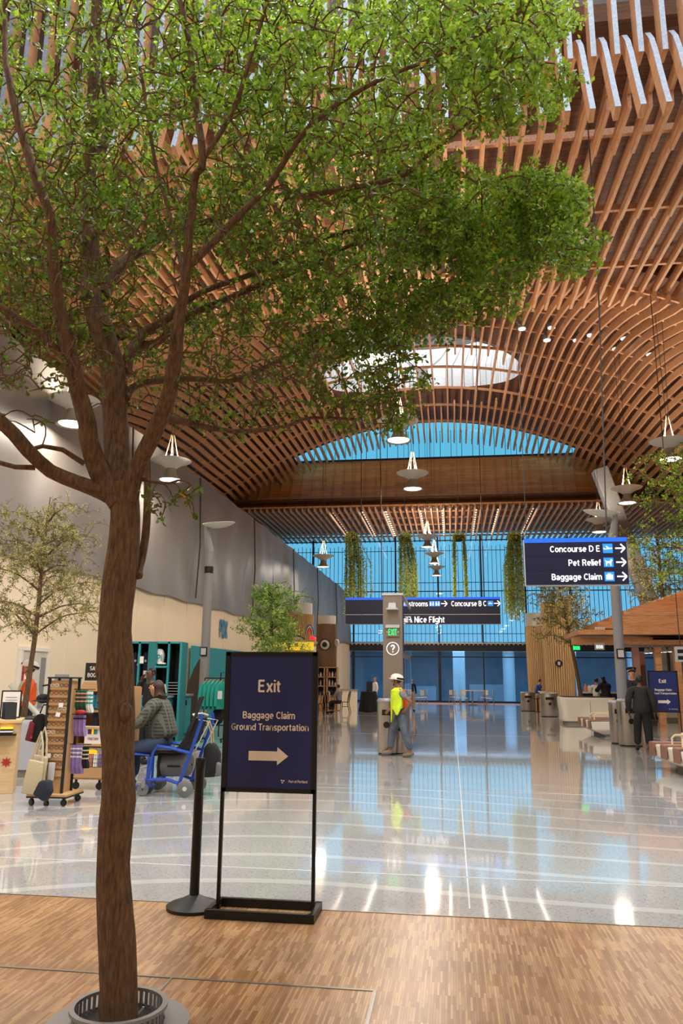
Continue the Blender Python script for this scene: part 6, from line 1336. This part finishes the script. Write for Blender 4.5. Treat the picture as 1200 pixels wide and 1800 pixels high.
MB().box(-0.08, 0, 0.585, 0.42, 0.5, 0.04).build('seat', 'black_cloth', wc)
MB().box(-0.42, 0.0, 0.10, 0.18, 0.34, 0.02).build('footplate', 'chair_blue', wc)
db = T('duffel_bag', 'grey duffel bag stowed under the seat of the blue wheelchair', 'bag', (WX+0.0, WY, 0.40)); o = MB(); o.lathe([(0.02, -0.25), (0.13, -0.24), (0.155, -0.20), (0.155, 0.18), (0.13, 0.22), (0.02, 0.23)], 20); o = o.build('bag_body', 'bag_grey', db); o.rotation_euler = (0, R(90), 0)
MB().tube([(-0.06, -0.158, -0.01), (-0.05, -0.175, -0.01), (0.10, -0.175, -0.01), (0.11, -0.158, -0.01)], 0.013, 6).build('carry_handle', 'black_cloth', db); MB().box(-0.20, 0, 0, 0.04, 0.34, 0.33).build('end_panel', 'black_cloth', db, bevel=0.02)
bp_ = T('backpack', 'black backpack hanging behind the blue wheelchair', 'backpack', (WX+0.50, WY, 0.45)); soft('bag_body', None, None, (0, 0, 0), [(-0.13, -0.22), (0.14, -0.2), (0.14, 0.10), (0.06, 0.26), (-0.08, 0.24)], 'black_cloth', 0.22, 0, bp_); soft('side_pocket', None, None, (0.13, -0.05, -0.08), [(-0.05, -0.12), (0.05, -0.11), (0.05, 0.05), (-0.03, 0.1)], 'bag_grey', 0.1, 0, bp_)
for sg in (-1, 1): MB().tube([(0.02, 0.05*sg, 0.22), (0.0, 0.05*sg, 0.40), (-0.06, 0.05*sg, 0.55)], 0.009, 5).build('strap', 'kraft', bp_)
# second chair that carries the seated person
w2_ = T('wheelchair', 'second blue framed wheelchair under the person in plaid, mostly hidden by the trunk', 'wheelchair', (WX-0.62, 11.25, 0))
for sy_ in (-0.25, 0.25):
    MB().tube([(0.17, sy_, 0.10), (0.17, sy_, 0.50), (-0.1, sy_, 0.52), (-0.3, sy_, 0.50)], 0.02, 8).build('side_frame', 'chair_blue', w2_); MB().tube([(0.24, sy_, 0.10), (0.24, sy_, 0.48)], 0.02, 8).build('rear_tube', 'chair_blue', w2_)
    o = MB().lathe([(0.01, -0.015), (0.075, -0.018), (0.08, 0.0), (0.075, 0.018), (0.01, 0.015)], 20).build('wheel', 'rubber_grey', w2_); o.rotation_euler = (R(90), 0, 0); o.location = (0.2, sy_, 0.08)
MB().box(0.0, 0, 0.50, 0.44, 0.46, 0.04).build('seat', 'black_cloth', w2_)

# teal cabinet with jerseys
Ycb = 19.6
a, b_ = at(226, 1128, Ycb), at(316, 1133, Ycb); w_ = b_.x-a.x; zt = a.z
cb = T('display_cabinet', 'tall teal display cabinet with dark open bays, right of the trunk', 'cabinet', ((a.x+b_.x)/2, Ycb, 0))
MB().box(0, 0.5, zt/2, w_, 0.04, zt).build('back_panel', 'black_plastic', cb); MB().box(0, 0.25, zt-0.02, w_, 0.54, 0.05).build('top_panel', 'teal', cb)
def cx_(px): return at(px, 1180, Ycb).x-(a.x+b_.x)/2
for px in (226, 243, 261, 272, 295, 316): MB().box(cx_(px), 0.01, zt/2, 0.05, 0.06, zt).build('upright', 'teal', cb); MB().box(cx_(px), 0.27, zt/2, 0.03, 0.46, zt-0.01).build('divider', 'teal_dark' if px == 316 else 'black_plastic', cb)
MB().box(cx_(266), -0.02, zt*0.78, cx_(271)-cx_(258), 0.03, zt*0.44).build('side_panel', 'teal_dark', cb)
MB().box(cx_(284), 0.2, at(284, 1172, Ycb).z, cx_(295)-cx_(272), 0.5, 0.05).build('shelf', 'teal', cb)
for k in range(5): MB().box(cx_(305), 0.2, at(305, 1200+5*k, Ycb).z, cx_(316)-cx_(295)-0.04, 0.4, 0.02).build('shelf', 'galv', cb)
p = at(277, 1160, Ycb); js = T('cap', 'white cap with teal letters Pi on the upper shelf of the teal cabinet', 'cap', (p.x, Ycb+0.15, at(284, 1170, Ycb).z+0.02))
soft('crown', None, None, (0, 0, 0.22), [(-0.12, -0.20), (0.10, -0.2), (0.13, 0.05), (0.06, 0.2), (-0.10, 0.2)], 'white_cloth', 0.16, 0, js); text('lettering', 'Pi', 0.24, 'teal', js, (0.02, -0.09, 0.18), bold=0.03); soft('brim', None, None, (0.10, -0.1, 0.03), [(-0.1, -0.02), (0.12, -0.02), (0.08, 0.03), (-0.1, 0.03)], 'white_cloth', 0.16, 0, js)
for i, px in enumerate((232, 237, 250, 256)):
    p = at(px, 1165, Ycb); o = soft('jersey', 'dark hanging garment in the left bays of the teal cabinet, %s of four' % ('leftmost', 'second', 'third', 'rightmost')[i], 'garment', (p.x, Ycb+0.2, p.z), [(-0.05, -0.6), (0.05, -0.6), (0.07, 0.2), (0, 0.3), (-0.07, 0.2)], 'navy_cloth', 0.06, 0, None, 'dark garments in the cabinet'); MB().ball((0.02, -0.04, 0.05-0.1*(i % 2)), 0.035, 8).build('print_patch', 'light_grey', o)
p = at(249, 1160, Ycb-0.1); MB().box(0, 0, 0, 0.10, 0.01, 0.18).build('price_card', 'paper', None, label='white card hanging in the teal cabinet', cat='card', loc=p)
# teal counter
c1, c2, c3 = gp(300, 1303), gp(333, 1293), gp(262, 1296)
h_ = at(300, 1222, c1.y).z
ct = T('shop_counter', 'teal counter with black handles in front of the teal cabinet', 'counter', (c1.x, c1.y, 0))
ang = math.atan2(c2.y-c1.y, c2.x-c1.x); L_ = (c2-c1).length
def CP(u, v_, z): c, s_ = math.cos(ang), math.sin(ang); return (u*c-v_*s_, u*s_+v_*c, z)
def cbox(name, u0, u1, v0, v1, z0, z1, m): 
    V = [CP(u, v_, z) for z in (z0, z1) for u, v_ in ((u0, v0), (u1, v0), (u1, v1), (u0, v1))]; return MB().add(V, [(0, 1, 2, 3), (4, 5, 6, 7), (0, 1, 5, 4), (1, 2, 6, 5), (2, 3, 7, 6), (3, 0, 4, 7)]).build(name, m, ct)
cbox('plinth', -0.6, L_-0.03, 0.05, 0.9, 0, 0.1, 'teal_dark'); cbox('body', -0.65, L_, 0.0, 0.95, 0.1, h_-0.05, 'teal'); cbox('worktop', -0.68, L_+0.05, -0.05, 1.0, h_-0.05, h_, 'grey_paint')
for u in (-0.3, 0.05, L_*0.33, L_*0.66): cbox('door_joint', u, u+0.012, -0.004, 0.0, 0.12, h_-0.08, 'teal_dark')
for u in (0.0, 0.10, L_*0.66-0.05, L_*0.66+0.05): cbox('handle', u, u+0.015, -0.03, -0.004, h_-0.30, h_-0.16, 'black_metal')
p = at(320, 1208, c2.y+.3); t_ = T('poster_stand', 'small white poster with a red stroke standing on the teal counter', 'poster', (p.x, c2.y+0.35, h_)); MB().box(0, 0, 0.22, 0.16, 0.02, 0.44).build('frame', 'paper', t_); o = MB().box(0, 0, 0, 0.03, 0.006, 0.18).build('red_stroke', 'red', t_); o.location = (0, -0.014, 0.15); o.rotation_euler = (0, .3, 0)
# teal panel on the wall, PDX letters
tp = T('wall_panel', 'large teal panel leaning along the cream wall behind the sweatshirts', 'panel', (wx(34.5)+0.08, 34.5, 0))
a0, a1 = at(368, 1150, 30), 0
sl = math.atan2(wx(34)-wx(26), 8)
MB().add([(0.10+sl*u, u, z) for u, z in ((-7.2, 0), (4.5, 0), (4.5, 2.75), (-7.2, 2.75))]+[(0.03+sl*u, u, z) for u, z in ((-7.2, 0), (4.5, 0), (4.5, 2.75), (-7.2, 2.75))], [(0, 1, 2, 3), (4, 5, 6, 7), (0, 1, 5, 4), (1, 2, 6, 5), (2, 3, 7, 6), (3, 0, 4, 7)]).build('board', 'teal', tp)
pl = T('wall_lettering', 'blue letters PDX on the cream wall above the teal panel', 'lettering', (wx(30.9)+0.05, 30.9, 3.45))
text('lettering', 'PDX', 1.0, 'cyan_bag', pl, (0, 0, 0.12), rot=(R(90), 0, R(90)-sl), weight=0.24, sx=0.62)
for o in pl.children: o.data.materials[0] = mat('pdx_blue', (36, 128, 168), 0.6)
# clothes rail with green sweatshirts
q = gp(380, 1306); GX, GY = at(377, 1250, 19.7).x, 19.7
rl = T('clothes_rail', 'black rail on casters holding green sweatshirts', 'clothes rail', (GX, GY, 0))
zr_ = at(377, 1192, GY).z
MB().tube([(-0.30, 0, zr_), (0.27, 0, zr_)], 0.018, 8).build('top_rail', 'black_metal', rl)
for x in (-0.29, 0.26): MB().tube([(x, 0, zr_), (x, 0, 0.1)], 0.016, 8).build('upright', 'black_metal', rl); MB().box(x, 0, 0.09, 0.05, 0.5, 0.03).build('foot', 'black_metal', rl)
MB().tube([(-0.30, 0, 0.42), (0.27, 0, 0.42)], 0.018, 8).build('lower_rail', 'black_metal', rl)
for x in (-0.29, 0.26):
    for y in (-0.2, 0.2): MB().ball((x, y, 0.04), 0.04, 10, .6).build('caster', 'black_plastic', rl)
for i in range(5):
    x = -0.24+0.105*i; t2 = T('sweatshirt', 'green sweatshirt on the clothes rail, %s of five' % ('leftmost', 'second', 'middle', 'fourth', 'rightmost')[i], 'sweatshirt', (GX+x, GY, zr_-0.08), R(68), 'green sweatshirts on the rail')
    soft('body', None, None, (0, 0, 0), [(-0.22, -0.70), (0.22, -0.70), (0.23, -0.2), (0.20, -0.08), (0.06, 0), (-0.06, 0), (-0.20, -0.08), (-0.23, -0.2)], 'green_cloth', 0.06, 0, t2)
    for sg in (-1, 1): MB().tube([(sg*0.2, 0, -0.1), (sg*0.255, 0, -0.35), (sg*0.26, 0, -0.62)], [0.06, 0.05, 0.04], 8).build('sleeve', 'green_cloth', t2)
    MB().tube([(-0.1, 0, -0.02), (0, 0, 0.04), (0.1, 0, -0.02)], 0.01, 5).build('hanger', 'kraft', t2); MB().tube([(0, 0, 0.03), (0, 0, 0.09), (0.02, 0, 0.1)], 0.006, 5).build('hook', 'galv', t2)
MB().box(0, 0, 0, 0.12, 0.012, 0.2).build('swing_tag', 'light_grey', None, label='grey swing tag on the rightmost green sweatshirt', cat='tag', loc=(GX+0.20, GY-0.26, zr_-0.42))
p = at(372, 1278, 19.4); MB().ball((0, 0, 0), 0.18, 16, .9, .8, 1.2).build('round_bag', 'black_cloth', None, label='round black bag under the green sweatshirts', cat='bag', loc=(p.x, 19.9, 0.64))
# mannequin like black garment behind rail
p = at(398, 1240, 21.5); t2 = T('clothes_rail', 'second black rail of dark garments partly hidden by the front Exit sign', 'clothes rail', (p.x, 21.5, 0))
MB().tube([(-0.2, 0, 0.0), (-0.2, 0, 1.75), (0.4, 0, 1.75), (0.4, 0, 0.0)], 0.018, 8).build('frame', 'black_metal', t2); soft('garment', None, None, (0, 0, 1.6), [(-0.14, -0.95), (0.16, -0.95), (0.16, -0.1), (0, 0), (-0.14, -0.1)], 'black_cloth', 0.1, 0, t2)
# dark brown panel added in place of the shadow behind the lamp post
p = gp(338, 1291); t2 = T('shadow_panel', 'dark brown arched panel in place of a shadow behind the left lamp post', 'screen', (at(338, 1230, 23.5).x, 23.5, 0))
w_ = 0.46; MB().prism([(-w_/2, 0), (w_/2+.05, 0), (w_/2+.05, 2.25), (w_/2-.08, 2.15), (0, 1.85), (-w_/2+.06, 1.4), (-w_/2, 0.9)], -0.04, 0.04, 'xz').build('panel', mat('shadow_brown', (62, 48, 38), 0.7), t2); MB().box(0.0, 0.3, 0.02, 0.5, 0.6, 0.04).build('foot', 'shadow_brown', t2)

# yellow lit sign band, rainbow, shelves, cafe
a, b_ = at(440, 1128, 38), at(550, 1143, 38); t2 = T('shop_sign', 'glowing yellow sign band above the front Exit sign', 'sign', ((a.x+b_.x)/2, 38, b_.z))
MB().box(0, 0.1, (a.z-b_.z)/2, b_.x-a.x, 0.2, a.z-b_.z).build('light_box', 'yellow_sign', t2); MB().box(0, 0.1, (a.z-b_.z)+0.05, b_.x-a.x+0.1, 0.3, 0.1).build('cornice', 'kraft', t2)
MB().box(0, 0.3, -1.5, b_.x-a.x, 0.2, 3.0+0.0).build('shop_front', 'kraft', t2)
c_ = at(549, 1112, 38.5); t2 = T('rainbow_sign', 'small rainbow arch sign with a red blob beside the brown drum', 'sign', c_)
for k, c in enumerate(('chair_blue', 'white_cloth', 'red', 'orange_cloth')):
    r_ = 0.26-0.05*k; MB().tube([(r_*math.cos(PI*q/10)*0.75-0.15, 0, r_*1.9*math.sin(PI*q/10)-0.1) for q in range(11)], 0.025, 6).build('arch_band', c, t2)
MB().ball((0.02, -0.05, -0.35), 0.17, 14).build('red_blob', mat('neon_red', (236, 40, 60), 0.4, emit=(236, 40, 60), estr=0.8), t2); MB().box(0.0, 0.05, -0.5, 0.5, 0.06, 0.1).build('mount', 'light_grey', t2)
a, b_ = at(550, 1173, 41), at(592, 1236, 41); w_ = b_.x-a.x; cx = (a.x+b_.x)/2; h_ = a.z
sh_ = T('bottle_shelf', 'oak shelving with dark bays and bottles under the brown drum', 'shelf', (cx, 41, 0))
MB().box(0, 0.3, h_/2, w_, 0.04, h_).build('back_panel', 'navy_cloth', sh_)
for x in (-w_/2, -0.02, 0.12, w_/2): MB().box(x, 0.1, h_/2, 0.07, 0.4, h_).build('upright', 'kraft', sh_)
for z in (0.75, 1.25, 1.72, h_): MB().box(0, 0.1, z, w_, 0.4, 0.05).build('shelf', 'kraft', sh_)
MB().box(0, -0.08, 0.37, w_, 0.04, 0.72).build('front_panel', 'kraft', sh_)
rr = random.Random(8); nb = 0
for z, zn in ((0.78, 'lower'), (1.28, 'middle'), (1.75, 'upper')):
    for i in range(8):
        x = -w_/2+0.10+i*(w_-0.2)/7
        if abs(x-0.05) < 0.09: continue
        hh = rr.uniform(0.16, 0.32); c = ('paper', 'white_cloth', 'pink', 'purple_cloth', 'light_grey', 'canvas', 'seat_cream', 'navy_cloth')[rr.randrange(8)]
        m_ = MB().lathe([(0.001, 0), (0.05, 0), (0.05, hh*.6), (0.02, hh*.8), (0.02, hh), (0.001, hh)], 10)
        m_.build('bottle', c, None, label='bottle on the %s shelf under the brown drum, number %s from the left' % (zn, ('one', 'two', 'three', 'four', 'five', 'six', 'seven', 'eight')[i]), cat='bottle', group='bottles under the brown drum', loc=(cx+x, 41.05, z))
a, b_ = at(602, 1207, 46), at(621, 1232, 46); t2 = T('counter', 'cream box counter at the far end of the cream wall', 'counter', ((a.x+b_.x)/2+.05, 46, 0)); MB().box(0, 0, 0.5, 0.9, 0.9, 1.0).build('body', 'hoarding', t2); MB().box(0, 0, 1.02, 1.0, 1.0, 0.05).build('top', 'grey_paint', t2)
def cafe_chair(px, py, rz, label, sc_=1.0):
    p = gp(px, py); t2 = T('cafe_chair', label, 'chair', (p.x, p.y, 0), rz, 'black bentwood cafe chairs'); t2.scale = (sc_,)*3
    MB().lathe([(0.001, 0.44), (0.20, 0.44), (0.21, 0.46), (0.001, 0.475)], 18).build('seat', 'black_metal', t2)
    for sx_ in (-1, 1): MB().tube([(0.15*sx_, 0.15, 0.45), (0.17*sx_, 0.2, 0)], 0.017, 6).build('leg', 'black_metal', t2); MB().tube([(0.14*sx_, -0.14, 0.45), (0.17*sx_, -0.24, 0)], 0.017, 6).build('leg', 'black_metal', t2)
    MB().tube([(-0.18, -0.15, 0.45), (-0.19, -0.2, 0.75), (-0.12, -0.24, 0.92), (0, -0.25, 0.95), (0.12, -0.24, 0.92), (0.19, -0.2, 0.75), (0.18, -0.15, 0.45)], 0.016, 6).build('back_hoop', 'black_metal', t2)
    MB().tube([(-0.08, -0.17, 0.46), (-0.07, -0.22, 0.9)], 0.011, 5).build('back_spindle', 'black_metal', t2); MB().tube([(0.08, -0.17, 0.46), (0.07, -0.22, 0.9)], 0.011, 5).build('back_spindle', 'black_metal', t2); MB().tube([(0.16*math.cos(k*PI/6), 0.16*math.sin(k*PI/6), 0.25) for k in range(13)], 0.01, 5).build('ring', 'black_metal', t2)
cafe_chair(557, 1257, R(160), 'black bentwood chair closest to the front Exit sign', 1.1)
cafe_chair(578, 1254, R(20), 'black bentwood chair in the middle, seen from behind', 1.1)
cafe_chair(606, 1252, R(85), 'black bentwood chair farthest right with a curved back', 1.1)
p = gp(590, 1250); t2 = T('cafe_table', 'small dark cafe table between the black bentwood chairs', 'table', (p.x-.15, p.y+.6, 0)); MB().lathe([(0.001, 0.72), (0.33, 0.72), (0.33, 0.75), (0.001, 0.75)], 24).build('tabletop', 'black_metal', t2); MB().tube([(0, 0, 0), (0, 0, 0.72)], 0.035, 8).build('pedestal', 'black_metal', t2); MB().lathe([(0.25, 0), (0.25, 0.02), (0.03, 0.05)], 20).build('foot', 'black_metal', t2)
# black draped table with a box and case
p = gp(655, 1249); t2 = T('draped_table', 'small table under a black cloth, left of the pylon', 'table', (p.x, 40, 0))
V = []; n_ = 32
for z, r_ in ((0.02, 0.50), (0.5, 0.45), (1.0, 0.40), (1.03, 0.36)):
    for k in range(n_): a = 2*PI*k/n_; q = r_*(1+0.06*math.sin(8*a)*(1.03-z)); V.append((q*math.cos(a), q*math.sin(a), z))
F = [(i*n_+k, i*n_+(k+1) % n_, (i+1)*n_+(k+1) % n_, (i+1)*n_+k) for i in range(3) for k in range(n_)]+[tuple(range(3*n_, 4*n_))]
MB().add(V, F).build('black_cloth', 'black_cloth', t2, smooth=True); MB().tube([(0, 0, 0), (0, 0, 1.0)], 0.04, 8).build('pedestal', 'black_metal', t2)
t2 = T('carry_case', 'grey case with a handle standing on the black draped table', 'case', (p.x+.03, 40, 1.035)); MB().box(0, 0, 0.24, 0.30, 0.2, 0.48).build('case_body', 'dark_frame', t2, bevel=0.02); MB().tube([(-0.04, 0, 0.48), (-0.04, 0, 0.66), (0.04, 0, 0.66), (0.04, 0, 0.48)], 0.012, 5).build('handle', 'black_metal', t2)

# ---- far seating by the glass
fl = MB().box(at(822, 1232, 57).x, 56.4, 0.006, 9.6, 4.4, 0.012).build('floor', mat('tan_floor', (196, 150, 118), 0.35), kind='structure')
def far_chair(px, Y, rz, label):
    p = at(px, 1225, Y); t2 = T('dining_chair', label, 'chair', (p.x, Y, 0), rz, 'cream chairs by the far glass wall')
    MB().box(0, 0, 0.46, 0.46, 0.44, 0.04).build('seat', 'seat_cream', t2, bevel=0.01); MB().box(0, -0.22, 0.78, 0.44, 0.03, 0.34).build('backrest', 'seat_cream', t2, bevel=0.01)
    for sx_ in (-1, 1):
        MB().tube([(0.19*sx_, 0.18, 0.45), (0.22*sx_, 0.22, 0)], 0.016, 5).build('leg', 'galv', t2); MB().tube([(0.19*sx_, -0.2, 0.95), (0.19*sx_, -0.2, 0.45), (0.22*sx_, -0.26, 0)], 0.016, 5).build('leg', 'galv', t2)
for px, Y, rz, lb in [(797, 56.5, -60, 'leftmost cream chair of the far table group'), (804, 54.2, -75, 'cream chair near the left end of the far table, turned right'), (815, 53.2, -80, 'cream chair close to the left side of the far table'), (813, 56.8, 170, 'cream chair behind the left side of the far table'),
        (846, 54.4, 75, 'cream chair just right of the far table'), (852, 56.2, 160, 'cream chair behind the right side of the far table'), (861, 53.4, 80, 'rightmost cream chair of the far table group'), (737, 53, 60, 'cream chair just right of the worker in yellow'), (744, 54.5, 100, 'second cream chair right of the worker in yellow')]:
    far_chair(px, Y, R(rz), lb)
p = at(830, 1225, 53.8); t2 = T('dining_table', 'pale topped table on a central leg in the far seating area', 'table', (p.x, 53.8, 0)); MB().box(0, 0, 0.95, 1.5, 0.8, 0.05).build('tabletop', 'table_top', t2, bevel=0.01); MB().tube([(0, 0, 0.04), (0, 0, 0.93)], 0.05, 10).build('pedestal', 'galv', t2)
for k in range(4): a = PI/4+k*PI/2; MB().tube([(0, 0, 0.06), (0.4*math.cos(a), 0.4*math.sin(a), 0.02)], 0.03, 6).build('foot', 'galv', t2)
